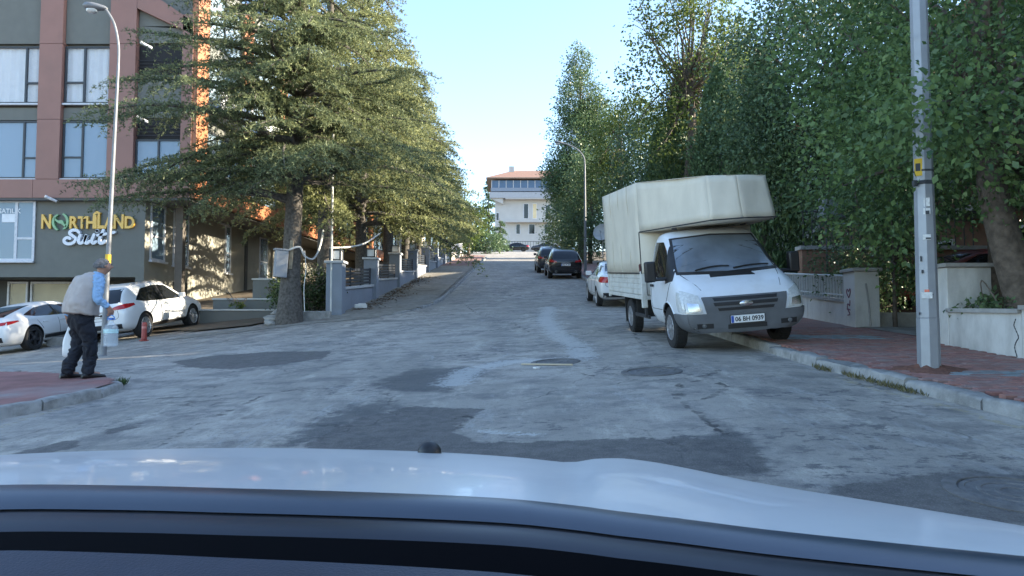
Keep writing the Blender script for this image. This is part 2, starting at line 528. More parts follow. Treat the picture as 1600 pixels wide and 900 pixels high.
# pavements: strips between two edge lines
def strip(name, fa, fb, y0, y1, n, off, mat, m=3):
    b = MB()
    def fn(u, v):
        y = y0 + (y1 - y0) * v
        x = fa(y) + (fb(y) - fa(y)) * u
        return (x, y, h(x, y) + off)
    b.grid(fn, m, n)
    return tag(b.build(name, mat, smooth=True), kind='structure')
def paver_material():
    m = bpy.data.materials.new('red_pavers'); m.use_nodes = True
    nt = m.node_tree; L = nt.links; p = nt.nodes['Principled BSDF']; p.inputs['Roughness'].default_value = .9
    geo = nd(nt, 'ShaderNodeNewGeometry')
    br = nd(nt, 'ShaderNodeTexBrick'); br.inputs['Scale'].default_value = 1.0
    br.inputs['Brick Width'].default_value = .2; br.inputs['Row Height'].default_value = .1; br.inputs['Mortar Size'].default_value = .006
    br.inputs['Color1'].default_value = (.27, .125, .105, 1); br.inputs['Color2'].default_value = (.32, .165, .135, 1); br.inputs['Mortar'].default_value = (.12, .10, .09, 1)
    L.new(geo.outputs['Position'], br.inputs['Vector'])
    no = nd(nt, 'ShaderNodeTexNoise'); no.inputs['Scale'].default_value = 1.1; no.inputs['Detail'].default_value = 7
    L.new(geo.outputs['Position'], no.inputs['Vector'])
    rp = nd(nt, 'ShaderNodeValToRGB'); rp.color_ramp.elements[0].position = .42; rp.color_ramp.elements[1].position = .66
    rp.color_ramp.elements[0].color = (0, 0, 0, 1); rp.color_ramp.elements[1].color = (.75, .75, .75, 1)
    L.new(no.outputs['Fac'], rp.inputs[0])
    mx = nd(nt, 'ShaderNodeMix', data_type='RGBA'); L.new(rp.outputs[0], mx.inputs[0]); L.new(br.outputs['Color'], mx.inputs[6]); mx.inputs[7].default_value = (.22, .18, .165, 1)
    L.new(mx.outputs[2], p.inputs['Base Color'])
    b = nd(nt, 'ShaderNodeBump'); b.inputs['Strength'].default_value = .5; b.inputs['Distance'].default_value = .01
    L.new(br.outputs['Fac'], b.inputs['Height']); b.invert = True
    L.new(b.outputs[0], p.inputs['Normal'])
    return m
red_pavers = paver_material()
sand = M('joint_sand', (.12, .085, .07), .95, .25, 12)
PV = .13
strip('pavement_right_far', lambda y: kx_right(y) + .14, lambda y: 7.05, 14.6, 118, 70, PV, red_pavers)
near_bed = strip('pavement_right', lambda y: kx_right(y) + .14, lambda y: 7.6, -12, 14.61, 60, PV - .035, sand)
strip('driveway', lambda y: 6.95, lambda y: 14., 11.7, 14.7, 10, PV + .012, pave_grey)
paver_tones = [M('paver_%s' % n, c, .9, .25, 9, bump=.4, bscale=60, dirt=d, dirt_amt=.75, dscale=2.2) for n, c, d in
               (('brick_red', (.27, .125, .105), (.25, .21, .19)), ('rust_red', (.31, .155, .125), (.17, .13, .12)), ('dusty_red', (.27, .17, .15), (.24, .21, .20)))]
paver_blue = M('paver_faded_blue', (.22, .27, .28), .9, .3, 7, bump=.4, bscale=60, dirt=(.2, .13, .11), dirt_amt=.7, dscale=3)
def pavers():
    meshes = {}
    for k, mt in enumerate(paver_tones + [paver_blue]):
        b = MB().box(-.097, .097, -.0475, .0475, -.05, 0)
        bm = bmesh.new(); me = b.mesh('paver', mt); bm.from_mesh(me)
        top = [e for e in bm.edges if all(v.co.z > -.01 for v in e.verts)]
        bmesh.ops.bevel(bm, geom=top, offset=.006, segments=1, affect='EDGES')
        bmesh.ops.recalc_face_normals(bm, faces=bm.faces)
        bm.to_mesh(me); bm.free(); meshes[k] = me
    cells = []
    y = 2.0
    row = 0
    while y < 14.55:
        x = 3.6 + (row % 2) * .1
        while x < 7.3:
            if x - .1 > kx_right(y) + .15 and x < 7.2:
                cells.append((x, y))
            x += .2
        y += .1; row += 1
    def score(c):
        x, y = c
        z = h(x, y) + PV
        px = 800 + F_PX * x / y; py = 510 - F_PX * z / y
        if px > 1615 or px < 1000: return 0
        if x > 6.6 and (y < 11.3 or y > 14.6): return 0
        if math.hypot(x - 4.9, y - 8.7) < .1: return 0
        if 1180 < px < 1000: return 0
        return 1.0 / y
    cells = [c for c in cells if not (c[0] > 6.55 and (c[1] < 11.3 or c[1] > 14.5))]
    cells.sort(key=score, reverse=True)
    rest_v = []; rest = MB()
    rnd = random.Random(3)
    for k, (x, y) in enumerate(cells):
        n = Vector((-(h(x + .1, y) - h(x - .1, y)) / .2, -(h(x, y + .1) - h(x, y - .1)) / .2, 1)).normalized()
        q = n.to_track_quat('Z', 'X').to_matrix()
        ex = Vector((1, 0, 0)); ex = (ex - n * ex.dot(n)).normalized(); ey = n.cross(ex)
        tone = rnd.choice([0, 0, 1, 1, 2, 2])
        px = 800 + F_PX * x / y
        if (abs(y - (12.6 + .15 * math.sin(x * 9))) < .35 and 4.6 < x < 6.3) or (abs(y - 8.2) < .22 + .06 * math.sin(x * 13) and x > 4.75):
            tone = 3 if rnd.random() < .8 else tone
        a = rnd.gauss(0, .012); b_ = rnd.gauss(0, .012)
        zz = h(x, y) + PV + rnd.gauss(0, .0025)
        m3 = Matrix((ex, ey, n)).transposed() @ Matrix.Rotation(a, 3, 'X') @ Matrix.Rotation(b_, 3, 'Y')
        if k < 300:
            o = bpy.data.objects.new('paver', meshes[tone]); COL.objects.link(o)
            o.matrix_world = Matrix.Translation((x, y, zz)) @ m3.to_4x4()
            o.parent = near_bed
        else:
            rest.obox((x, y, zz - .025), (.194, .095, .05), m3, tone)
    o = rest.build('paver_field', paver_tones + [paver_blue], near_bed)
    o['kind'] = 'stuff'
pavers()
# near left corner with its kerb
corner = [(-7.6, 2), (-6.6, 6), (-5.95, 8.4), (-5.5, 9.6), (-5.5, 10.4), (-6.0, 11.2), (-7.0, 11.75), (-8.6, 12.3), (-14, 13.6), (-30, 16.5)]
cpath = catmull([(x, y, 0) for x, y in corner], 8)
def corner_pave():
    bm = bmesh.new()
    inner = [(-30, 2)]
    pts = [(p.x - .12 if p.y < 10.6 else p.x - .03, p.y - (0.12 if p.y > 10.6 else 0)) for p in cpath]
    b = MB()
    n = len(pts)
    rows = 10
    v = []
    for (x, y) in pts:
        for k in range(rows + 1):
            t = (k / rows)
            # towards the inside of the block
            xx = x + (-34 - x) * t ** 1.7; yy = y + (2 - y) * .0
            if y > 11.2: xx = x - 0; yy = y - (y - 1.5) * t
            v.append((xx, yy, h(xx, yy) + .125))
    f = []
    for i in range(n - 1):
        for k in range(rows):
            a = i * (rows + 1) + k
            f.append((a, a + 1, a + rows + 2, a + rows + 1))
    b.add(v, f)
    return b
# flat sheet made as a clipped grid
def region_sheet(name, inside, x0, x1, y0, y1, step, off, mat):
    xs = np.arange(x0, x1 + 1e-6, step); ys = np.arange(y0, y1 + 1e-6, step)
    X, Y = np.meshgrid(xs, ys); Z = H(X, Y) + (off(X, Y) if callable(off) else off)
    nx, ny = len(xs), len(ys)
    I = np.arange(nx * ny).reshape(ny, nx)
    Q = np.stack([I[:-1, :-1], I[:-1, 1:], I[1:, 1:], I[1:, :-1]], -1).reshape(-1, 4)
    cx = X.ravel()[Q].mean(1); cy = Y.ravel()[Q].mean(1)
    keep = poly_sd(np.stack([cx, cy], 1), inside) < step * .35
    me = np_mesh(name, np.column_stack([X.ravel(), Y.ravel(), Z.ravel()]), Q[keep], mat)
    bm = bmesh.new(); bm.from_mesh(me)
    bmesh.ops.delete(bm, geom=[v for v in bm.verts if not v.link_faces], context='VERTS')
    bm.to_mesh(me); bm.free(); me.shade_smooth()
    return tag(obj(name, me), kind='structure')
old_red = M('faded_red_paving', (.26, .125, .11), .92, .22, 2.5, bump=.35, bscale=35, dirt=(.27, .245, .235), dirt_amt=.95, dscale=.7)
def fill_poly(name, poly, off, mat, step):
    region_sheet(name, poly, min(p[0] for p in poly), max(p[0] for p in poly), min(p[1] for p in poly), max(p[1] for p in poly), step, off, mat)
inpoly = [(p.x, p.y) for p in cpath] + [(-30, 2)]
def offset_path(path, d):
    out = []
    for i, p in enumerate(path):
        a = path[max(i - 1, 0)]; b = path[min(i + 1, len(path) - 1)]
        t = (b - a).normalized()
        out.append(Vector((p.x - t.y * d, p.y + t.x * d, 0)))
    return out
cin = offset_path(cpath, .16)
fill_poly('pavement_corner', [(p.x, p.y) for p in cin] + [(-30, 2)], .125, old_red, .1)
# kerb stones, one by one
def kerb_run(path, root_name, count, length, w, top, side, drop=None, seed=1, parent=None, minlen=.5):
    rnd = random.Random(seed)
    # arc-length walk
    acc = [0]
    for a, b in zip(path[:-1], path[1:]): acc.append(acc[-1] + (b - a).length)
    def pos(s):
        i = min(max(np.searchsorted(acc, s) - 1, 0), len(path) - 2)
        t = (s - acc[i]) / max(acc[i + 1] - acc[i], 1e-6)
        return path[i].lerp(path[i + 1], min(max(t, 0), 1))
    s = 0; k = 0
    while s < acc[-1] - .3 and k < count:
        ln = length * rnd.uniform(.85, 1.12)
        a = pos(s + .012); b = pos(min(s + ln, acc[-1]) - .012)
        t = (b - a); L_ = t.length; t.normalize(); nrm = Vector((-t.y, t.x, 0)) * side
        mb = MB()
        nseg = 5
        def fn(u, v):
            return None
        vv = []
        prof = [(0, -.22), (0, -.02), (.015, 0), (.03, .008), (w - .02, 0), (w, -.02), (w, -.22)]
        tiltk = rnd.gauss(0, .012); dz = rnd.gauss(0, .012) - (drop(k) if drop else 0)
        for i in range(nseg + 1):
            p = a.lerp(b, i / nseg)
            for (q, zz) in prof:
                pp = p + nrm * q
                wob = rnd.gauss(0, .004)
                chip = -abs(rnd.gauss(0, .012)) if zz > -.03 and rnd.random() < .3 else 0
                vv.append((pp.x + nrm.x * wob, pp.y + nrm.y * wob, h(p.x, p.y) + top + zz + dz + tiltk * (q / w - .5) + chip + (-.01 if i in (0, nseg) and zz > -.03 else 0)))
        n = len(prof); ff = []
        for i in range(nseg):
            for j in range(n - 1):
                ff.append((i * n + j, i * n + j + 1, (i + 1) * n + j + 1, (i + 1) * n + j))
        ff.append(tuple(range(n))); ff.append(tuple(range(nseg * n, nseg * n + n)))
        mb.add(vv, ff)
        mb.build('kerb_stone', concrete, parent, smooth=True, angle=50)
        s += ln; k += 1
kr = tag(bpy.data.objects.new('kerb_right', None), kind='structure'); COL.objects.link(kr)
kerb_run([Vector((kx_right(y), y, 0)) for y in np.arange(3.0, 60, .5)], 'kerb', 60, .95, .215, .145, -1,
         drop=lambda k: [.0, 0, .01, 0.0, .02, .0, .03, .01, .02, .0][k] if k < 10 else (.0), seed=4, parent=kr)
kl = tag(bpy.data.objects.new('kerb_corner', None), kind='structure'); COL.objects.link(kl)
kerb_run(cpath, 'kerb', 26, 1.0, .17, .14, 1, drop=lambda k: .05 if k in (8, 9, 10, 11) else 0, seed=9, parent=kl)
# upper left pavement
upk = [(-9.5, 20.2), (-6.6, 20.9), (-4.6, 21.8), (-3.4, 24.2), (-2.9, 27), (-2.75, 30), (-2.7, 40), (-2.7, 60), (-2.8, 84), (-4, 92), (-9, 100)]
upath = catmull([(x, y, 0) for x, y in upk], 10)
uin = offset_path(upath, .14)
ku = tag(bpy.data.objects.new('kerb_upper', None), kind='structure'); COL.objects.link(ku)
kerb_run(upath[24:], 'kerb', 60, .95, .15, .10, 1, seed=12, parent=ku, drop=lambda k: max(0, .075 - .014 * k))
fill_poly('pavement_left', [(p.x, p.y) for p in uin if p.y < 58] + [(-5.75, 57.5), (-5.75, 22.6), (-9.5, 21.4)], lambda X, Y: .012 + .073 * sm(22.5, 26.5, Y), pave_grey, .16)
fill_poly('pavement_left_upper', [(-2.88, 57.2), (-2.95, 84), (-5.7, 90), (-5.75, 57.2)], .09, M('red_far_paving', (.24, .13, .11), .92, .25, 2, dirt=(.2, .17, .15), dirt_amt=.7), .3)
# hotel yard
fill_poly('yard', [(-5.9, 23.6), (-5.9, 95), (-40, 95), (-40, 26), (-14, 26.2), (-9.5, 22.6)], .05, soil, .5)

# manhole covers
cast_iron = M('cast_iron', (.12, .117, .115), .75, .3, 15, bump=.4, bscale=70, dirt=(.2, .195, .19), dirt_amt=.7, dscale=9)
def manhole(px, py, r, label):
    c = gp(px, py)
    t = thing('manhole_cover', label, 'manhole', (c.x, c.y, h(c.x, c.y)), group='manhole covers in the road')
    n = Vector((-(h(c.x + .3, c.y) - h(c.x - .3, c.y)) / .6, -(h(c.x, c.y + .3) - h(c.x, c.y - .3)) / .6, 1)).normalized()
    t.rotation_euler = n.to_track_quat('Z', 'Y').to_euler()
    b = MB().lathe([(r + .09, -.06), (r + .09, .008), (r + .07, .014), (r + .01, .014), (r + .005, -.01)], 40, cap=False)
    b.build('frame', M('manhole_frame', (.13, .125, .12), .9, .3, 12, bump=.5), t, smooth=True)
    b = MB().lathe([(r, -.05), (r, .006), (r - .03, .012), (r - .035, .006), (r * .7, .006), (r * .69, .012), (r * .62, .012), (r * .61, .006), (r * .4, .006), (r * .39, .012), (r * .3, .012), (r * .29, .006)], 40)
    b.build('lid', cast_iron, t, smooth=True, angle=20)
manhole(1018, 581, .30, 'round iron manhole cover in the road in front of the truck')
manhole(868, 566, .28, 'manhole cover beside the pale stain in mid road')
manhole(1592, 772, .30, 'manhole cover in dark asphalt at the bottom right')
# litter
def litter():
    a, b = gp(815, 571), gp(895, 572)
    t = MB().tube([a + Vector((0, 0, .02)), b + Vector((0, 0, .02))], .012, 6)
    tag(t.build('wooden_stick', M('pale_wood', (.5, .42, .3), .8)), 'thin pale stick lying across the middle of the road', 'stick')
    c = gp(838, 576)
    t = MB().obox(c + Vector((0, 0, .012)), (.06, .09, .02), Matrix.Rotation(.5, 3, 'Z')).obox(c + Vector((.03, .02, .02)), (.03, .05, .012), Matrix.Rotation(1.1, 3, 'Z'))
    tag(t.build('litter', M('white_paper', (.7, .7, .68), .7)), 'crumpled white scrap on the road by the stick', 'litter')
    c = Vector((-5.2, 25.3, h(-5.2, 25.3) + .085))
    t = MB().obox(c + Vector((0, 0, .08)), (.42, .2, .14), Matrix.Rotation(.2, 3, 'Z')).obox(c + Vector((.05, 0, .16)), (.25, .14, .05), Matrix.Rotation(-.2, 3, 'Z'))
    tag(t.build('litter', MATS['white_paper'], bevel=.03), 'white bag of rubbish at the foot of the fence wall', 'litter')
litter()
# ---------------------------------------------------------------- hotel
YF = 29.7
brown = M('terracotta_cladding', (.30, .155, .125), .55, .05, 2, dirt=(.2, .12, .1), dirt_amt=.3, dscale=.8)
orange = M('terracotta_sunlit_tone', (.42, .155, .07), .5, .06, 2, dirt=(.28, .11, .06), dirt_amt=.3, dscale=.8)  # same terracotta as the front, with warm sunlight painted into the colour
hgrey = M('hotel_grey_render', (.165, .17, .155), .8, .05, 3, bump=.15, bscale=60, dirt=(.13, .135, .125), dirt_amt=.4, dscale=.7)
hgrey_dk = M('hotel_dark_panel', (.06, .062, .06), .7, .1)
soffit = M('soffit_board', (.10, .10, .098), .8, .1)
anth = M('anthracite_frame', (.035, .04, .048), .4, .1)
whitef = M('white_frame', (.62, .64, .68), .45, .06, dirt=(.3, .33, .4), dirt_amt=.5, dscale=9)
curtain = M('white_curtain', (.86, .87, .88), .9, .05, 3)
cream = M('cream_blind_reflection', (.62, .52, .33), .85, .12, 2)  # also stands for sunlit surroundings mirrored in the ground floor glass, painted as colour
cream_wall = M('cream_reveal', (.62, .57, .42), .8, .08)
pane_clear = clear_mat('window_pane', (.35, .40, .46), .14, .03)
pane_blue = clear_mat('window_pane_reflective', (.30, .42, .54), .5, .03)
inside_dark = M('dark_interior', (.02, .02, .022), .8, .2)
ht = thing('hotel', 'modern hotel with terracotta frames, grey walls and a gold sign on the left', 'building', (-20, 34, h(-16, 30) - .2))
def FX(px, py=150, Y=YF): return at(px, py, Y).x
def FZ(py, px=110, Y=YF): return at(px, py, Y).z
zs = FZ(309)                          # underside of the terracotta block
zr = FZ(433, Y=30.0)                  # underside of the grey wall over the garage
zg = -3.0
SLX = .09
def sidex(x0, y): return x0 + SLX * (y - 30)
XL, XU = at(226, 380, 30.0).x, FX(300)
def foot(x0, ya, yb): return [(-46, ya), (x0 + SLX * (ya - 30), ya), (x0 + SLX * (yb - 30), yb), (-46, yb)]
def pris(b, fp, z0, z1): b.prism([(x, y, 0) for x, y in fp], (0, 0, z0), (0, 0, z1))
b = MB(); pris(b, foot(XL, 30.0, 62), zr, zs + .05); b.build('wall', hgrey, ht, world=True)
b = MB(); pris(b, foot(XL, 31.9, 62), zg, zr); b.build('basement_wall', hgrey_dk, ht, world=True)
b = MB(); b.prism([(XL - .001, 30.0, zg), (XL - .001, 31.9, zg), (XL - .001, 31.9, zr), (XL - .001, 30.0, zr)], (-.35, 0, 0), (0, 0, 0)); b.build('wall_end', hgrey, ht, world=True)
sbox_v = None
side_sunlit_tone = M('hotel_side_painted_sun', (.30, .29, .245), .8, .06, 3, bump=.15, bscale=60, dirt=(.22, .21, .18), dirt_amt=.5, dscale=.9)  # grey of the front wall lightened: sunshine painted into the side colour
b = MB(); b.prism([(XL + .0015, 30.0, zg), (XL + .0015 + SLX * 32, 62.0, zg), (XL + .0015 + SLX * 32, 62.0, zs - .101), (XL + .0015, 30.0, zs - .101)], (-.004, 0.002, 0), (0, 0, 0)); b.build('side_wall_sunlit', side_sunlit_tone, ht, world=True)
zroof = FZ(-260)
b = MB(); pris(b, foot(XU - .06, 30.06, 62), zs, FZ(-40)); b.build('upper_wall', hgrey, ht, world=True)
b = MB(); pris(b, foot(XU + .02, YF + .02, 62.1), zs - .10, zs - .004); b.build('soffit', soffit, ht, world=True)
def panel(x0, x1, z0, z1, ya=YF, yb=30.06, mat=brown, name='panel', bev=.008):
    return MB().box(x0, x1, ya, yb, z0, z1).build(name, mat, ht, world=True, bevel=bev)
g = .012
# terracotta frame: columns cut into panels at each storey, and the lower band
colA, colB, colC = (FX(59), FX(95)), (FX(169), FX(210)), (FX(283), XU)
colZ = FX(-95), FX(-58)
cuts = [FZ(280) + g, FZ(186), FZ(68), FZ(-60)]
for (x0, x1) in (colZ, colA, colB, colC):
    for z0, z1 in zip(cuts[:-1], cuts[1:]):
        if (x0, x1) == colC and z1 > FZ(20): z1 = FZ(22)
        panel(x0, x1, z0, z1 - g)
xs_ = [FX(-300), FX(-95), FX(56), FX(170), XU]
for x0, x1 in zip(xs_[:-1], xs_[1:]):
    panel(x0, x1 - g, zs, FZ(280))
# sloping parapet over the right bay
pz0, pz1 = FZ(-6, 214), FZ(34, 300)
b = MB().prism([(colB[1] + .01, 0, pz0 - .5), (XU, 0, pz1 - .55), (XU, 0, pz1), (colB[1] + .01, 0, pz0 + .5)], (0, YF, 0), (0, 30.06, 0))
b.build('parapet', brown, ht, world=True, bevel=.01)
def window(parent, x0, x1, z0, z1, y, mull=None, trans=None, tside='r', frame=anth, pane=pane_clear, back=curtain, fw=.07, sill=True, wavy=True, depth=.09):
    """glazed opening in a wall facing the street corner: frame, panes, curtain, sill"""
    f = MB()
    f.box(x0, x0 + fw, y, y + depth, z0, z1); f.box(x1 - fw, x1, y, y + depth, z0, z1)
    f.box(x0 + fw, x1 - fw, y + .002, y + depth, z0, z0 + fw); f.box(x0 + fw, x1 - fw, y + .002, y + depth, z1 - fw, z1)
    cells = [(x0 + fw, x1 - fw, z0 + fw, z1 - fw)]
    if mull:
        xm = x0 + (x1 - x0) * mull
        f.box(xm - fw * .6, xm + fw * .6, y + .001, y + depth, z0 + fw, z1 - fw)
        cells = [(x0 + fw, xm - fw * .6, z0 + fw, z1 - fw), (xm + fw * .6, x1 - fw, z0 + fw, z1 - fw)]
        if trans:
            i = 1 if tside == 'r' else 0
            a = cells.pop(i); zt = z0 + (z1 - z0) * trans
            f.box(a[0], a[1], y + .003, y + depth, zt - fw * .5, zt + fw * .5)
            cells += [(a[0], a[1], a[2], zt - fw * .5), (a[0], a[1], zt + fw * .5, a[3])]
    w = f.build('window', frame, parent, world=True, bevel=.006)
    for (a0, a1, b0, b1) in cells:
        MB().box(a0 + .001, a1 - .001, y + depth * .5, y + depth * .5 + .008, b0 + .001, b1 - .001).build('pane', pane, w, world=True) if False else None
        p = MB().box(a0 + .001, a1 - .001, y + depth * .5, y + depth * .5 + .008, b0 + .001, b1 - .001)
        o = p.build('pane', pane, None)
        o.data.transform(Matrix.Translation(-parent.location)); o.parent = w
    c = MB()
    n = int((x1 - x0) / .05)
    if wavy:
        c.grid(lambda u, v: (x0 + .02 + (x1 - x0 - .04) * u, y + depth + .03 + .022 * math.sin(u * n * .9) + .012 * math.sin(u * n * .37), z0 + .02 + (z1 - z0 - .04) * v), n * 2, 1)
    else:
        c.grid(lambda u, v: (x0 + .02 + (x1 - x0 - .04) * u, y + depth + .03, z0 + .02 + (z1 - z0 - .04) * v), 2, 2)
    o = c.build('curtain', back, None, smooth=True); o.data.transform(Matrix.Translation(-parent.location)); o.parent = w
    if sill:
        s = MB().box(x0 - .02, x1 + .02, y - .10, y + .02, z0 - .075, z0 - .003)
        o = s.build('sill', whitef, None, bevel=.006); o.data.transform(Matrix.Translation(-parent.location)); o.parent = w
    return w
# recess backing so that curtains stand in front of the wall
YW = 29.86
for zi, (za, zb_) in enumerate(((278, 187), (160, 70))):
    pn = pane_blue if zi == 0 else pane_clear
    window(ht, FX(-56), colA[0] - .02, FZ(za), FZ(zb_), YW, .80, .36, 'r', pane=pn)
    window(ht, colA[1] + .03, colB[0] - .02, FZ(za), FZ(zb_), YW, .43, .37, 'l', pane=pn)
for za, zb_ in ((186, 163), (66, -60)):
    for x0, x1 in ((FX(-57), colA[0]), (colA[1], colB[0])):
        panel(x0 + .01, x1 - .01, FZ(za) + .01, FZ(zb_) - .09 if zb_ > 0 else FZ(zb_), 29.90, 30.06, hgrey, 'spandrel')
# right bay: grey panel, dark loggia, spandrel, window
panel(colB[1] + .01, colC[0] - .01, FZ(64), pz1 - .1, 29.92, 30.06, hgrey, 'spandrel')
MB().prism([(colB[1] + .01, 0, pz1 - .1), (colC[0], 0, pz1 - .1), (colC[0], 0, pz1 - .4 + .2), (colB[1] + .01, 0, pz0 - .45)], (0, 29.92, 0), (0, 30.06, 0)).build('spandrel', hgrey, ht, world=True)
for za, zb_ in ((112, 65), (214, 184)):
    b = MB().box(colB[1] + .01, colC[0] - .01, 30.0, 30.05, FZ(za), FZ(zb_)); b.build('loggia', inside_dark, ht, world=True)
    for k in range(4):
        zz = FZ(za) + .12 + k * .14
        MB().tube([(colB[1] + .02, 29.9, zz), (colC[0] - .02, 29.9, zz)], .014, 6).build('rail', anth, ht, world=True)
panel(colB[1] + .01, colC[0] - .01, FZ(182), FZ(114), 29.92, 30.06, hgrey, 'spandrel')
window(ht, colB[1] + .01, colC[0] - .01, FZ(278), FZ(216), YW, .5, None, pane=pane_blue)
# terracotta side of the upper block, facing the street: bands, columns, windows
def SP(x0, s, z, out=0.0):            # point on the side wall s metres back from the front
    y = 30 + s
    return Vector((x0 + SLX * s + out, y - SLX * out, z))
def sbox(b, x0, s0, s1, z0, z1, o0, o1, mi=None):
    v = [SP(x0, s, z, o) for z in (z0, z1) for (s, o) in ((s0, o0), (s1, o0), (s1, o1), (s0, o1))]
    return b.add(v, [(0, 1, 2, 3), (7, 6, 5, 4), (0, 4, 5, 1), (1, 5, 6, 2), (2, 6, 7, 3), (3, 7, 4, 0)], mi)
flo = [zs + .78, zs + .78 + 3.08, zs + .78 + 6.16]
s = -.25; k = 0
bays = []
while s < 31:
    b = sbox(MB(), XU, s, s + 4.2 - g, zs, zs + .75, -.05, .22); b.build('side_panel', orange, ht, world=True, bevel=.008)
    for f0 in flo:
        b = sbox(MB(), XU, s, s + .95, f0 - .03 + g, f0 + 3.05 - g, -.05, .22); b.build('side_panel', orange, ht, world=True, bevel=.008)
        b = sbox(MB(), XU, s + .96, s + 4.19, f0 + 2.35, f0 + 3.05, -.05, .06); b.build('side_spandrel', hgrey, ht, world=True)
        w = sbox(MB(), XU, s + 1.0, s + 1.08, f0, f0 + 2.34, -.05, .10)
        sbox(w, XU, s + 4.1, s + 4.18, f0, f0 + 2.34, -.05, .10); sbox(w, XU, s + 2.5, s + 2.58, f0, f0 + 2.34, -.05, .10)
        sbox(w, XU, s + 1.08, s + 4.1, f0, f0 + .08, -.05, .09); sbox(w, XU, s + 1.08, s + 4.1, f0 + 2.26, f0 + 2.34, -.05, .09)
        wo = w.build('side_window', anth, ht, world=True)
        for (a, c) in ((1.08, 2.5), (2.58, 4.1)):
            p = sbox(MB(), XU, s + a, s + c, f0 + .08, f0 + 2.26, .03, .04)
            o = p.build('pane', pane_blue, None); o.data.transform(Matrix.Translation(-ht.location)); o.parent = wo
            p = sbox(MB(), XU, s + a, s + c, f0 + .08, f0 + 2.26, -.04, -.02)
            o = p.build('curtain', curtain if (k % 3) else cream, None); o.data.transform(Matrix.Translation(-ht.location)); o.parent = wo
    # white balcony rail, tilted glass
    if k in (0, 1, 2):
        bb = MB().tube([SP(XU, s + 1.0, flo[1] + .95, .75), SP(XU, s + 4.1, flo[1] + .95, .75)], .035, 6)
        sbox(bb, XU, s + 1.0, s + 4.1, flo[1] + .1, flo[1] + .9, .72, .75); sbox(bb, XU, s + 1.0, s + 4.1, flo[1] - .12, flo[1], .06, .8)
        bb.build('balcony', whitef, ht, world=True)
    s += 4.2; k += 1
# lower side wall: windows seen from the street, reveal columns
def hs(px, py, x0=None):
    x0 = XL if x0 is None else x0
    r = ray(px, py)
    t = (x0 - SLX * 30) / (r.x - SLX * r.y)
    p = r * t
    return p.y - 30, p.z
def side_window(pa, pb, ztop, zbot, name='ground_window'):
    s0 = hs(pa, 380)[0]; s1 = hs(pb, 380)[0]
    z1 = hs(pa, ztop)[1]; z0 = hs(pa, zbot)[1]
    f = MB()
    sbox(f, XL, s0, s0 + .09, z0, z1, -.02, .05); sbox(f, XL, s1 - .09, s1, z0, z1, -.02, .05)
    sbox(f, XL, s0 + .09, s1 - .09, z0, z0 + .08, -.02, .048); sbox(f, XL, s0 + .09, s1 - .09, z1 - .08, z1, -.02, .048)
    zm = z0 + (z1 - z0) * .42
    sbox(f, XL, s0 + .09, s1 - .09, zm - .04, zm + .04, -.02, .046)
    w = f.build(name, whitef, ht, world=True)
    p = sbox(MB(), XL, s0 + .09, s1 - .09, z0 + .08, z1 - .08, .012, .02)
    o = p.build('pane', pane_blue, None); o.data.transform(Matrix.Translation(-ht.location)); o.parent = w
    p = sbox(MB(), XL, s0 + .09, s1 - .09, z0 + .08, z1 - .08, .003, .006)
    o = p.build('blind', hgrey_dk, None); o.data.transform(Matrix.Translation(-ht.location)); o.parent = w
    p = sbox(MB(), XL, s0 - .06, s1 + .06, z0 - .09, z0 - .004, .0, .16)
    o = p.build('sill', whitef, None, bevel=.008); o.data.transform(Matrix.Translation(-ht.location)); o.parent = w
side_window(234, 257, 316, 406); side_window(270, 294, 326, 414); side_window(351, 360, 352, 426); side_window(405, 418, 370, 436)
s0, z0 = hs(270, 462); s1, _ = hs(291, 462)
sbox(MB(), XL, s0, s1, hs(270, 462)[1], hs(270, 440)[1], .002, .03).build('vent_grille', hgrey_dk, ht, world=True)
for sx in (1.2, 12.6, 21):
    c = SP(XL, sx, 0, .85)
    MB().box(c.x - .16, c.x + .16, c.y - .16, c.y + .16, zg, zs - .1).build('support_column', M('column_brown', (.12, .105, .09), .7), ht, world=True, bevel=.01)
sbox(MB(), XL, 9.0, 9.3, zg, zs - .11, 0, .05).build('downpipe_board', hgrey_dk, ht, world=True)
c0 = hs(348, 350); sbox(MB(), XL, c0[0] - .5, c0[0] + .5, c0[1] - .05, c0[1] + .05, .003, .12).build('wall_lamp', whitef, ht, world=True)
# left ground floor window with taped white frames, poster in it
window(ht, at(-70, 360, 30).x, at(56, 360, 30).x, FZ(408, 30, 30), FZ(313, 30, 30), 29.93, .765, .37, 'r', frame=whitef, pane=pane_blue, back=cream, fw=.10, wavy=False, depth=.055)  # cream back paints in the reflection of sunlit surroundings
po = MB().box(at(2, 336, 29.9).x, at(24, 336, 29.9).x, 29.942, 29.946, FZ(347, 20, 29.9), FZ(334, 20, 29.9)).build('poster', M('poster_white', (.75, .77, .8), .6), ht, world=True)
tm = text_mesh('SATILIK', .27, M('poster_white2', (.8, .82, .85), .6), .004, .004)
tm.transform(Matrix.Translation(Vector((at(15, 330, 29.94).x, 29.944, FZ(330, 20, 29.94))) - ht.location) @ Matrix.Rotation(math.pi / 2, 4, 'X'))
obj('poster_lettering', tm, ht)
# garage level glazing under the overhang
for pa, pb in ((10, 42), (46, 112)):
    window(ht, at(pa, 455, 31.7).x, at(pb, 455, 31.7).x, at(60, 500, 31.7).z, at(60, 440, 31.7).z, 31.74, None, None, frame=whitef, pane=pane_blue if False else pane_clear, back=cream, fw=.08, wavy=False, sill=False)  # cream behind the glass is a painted reflection of sunny facades
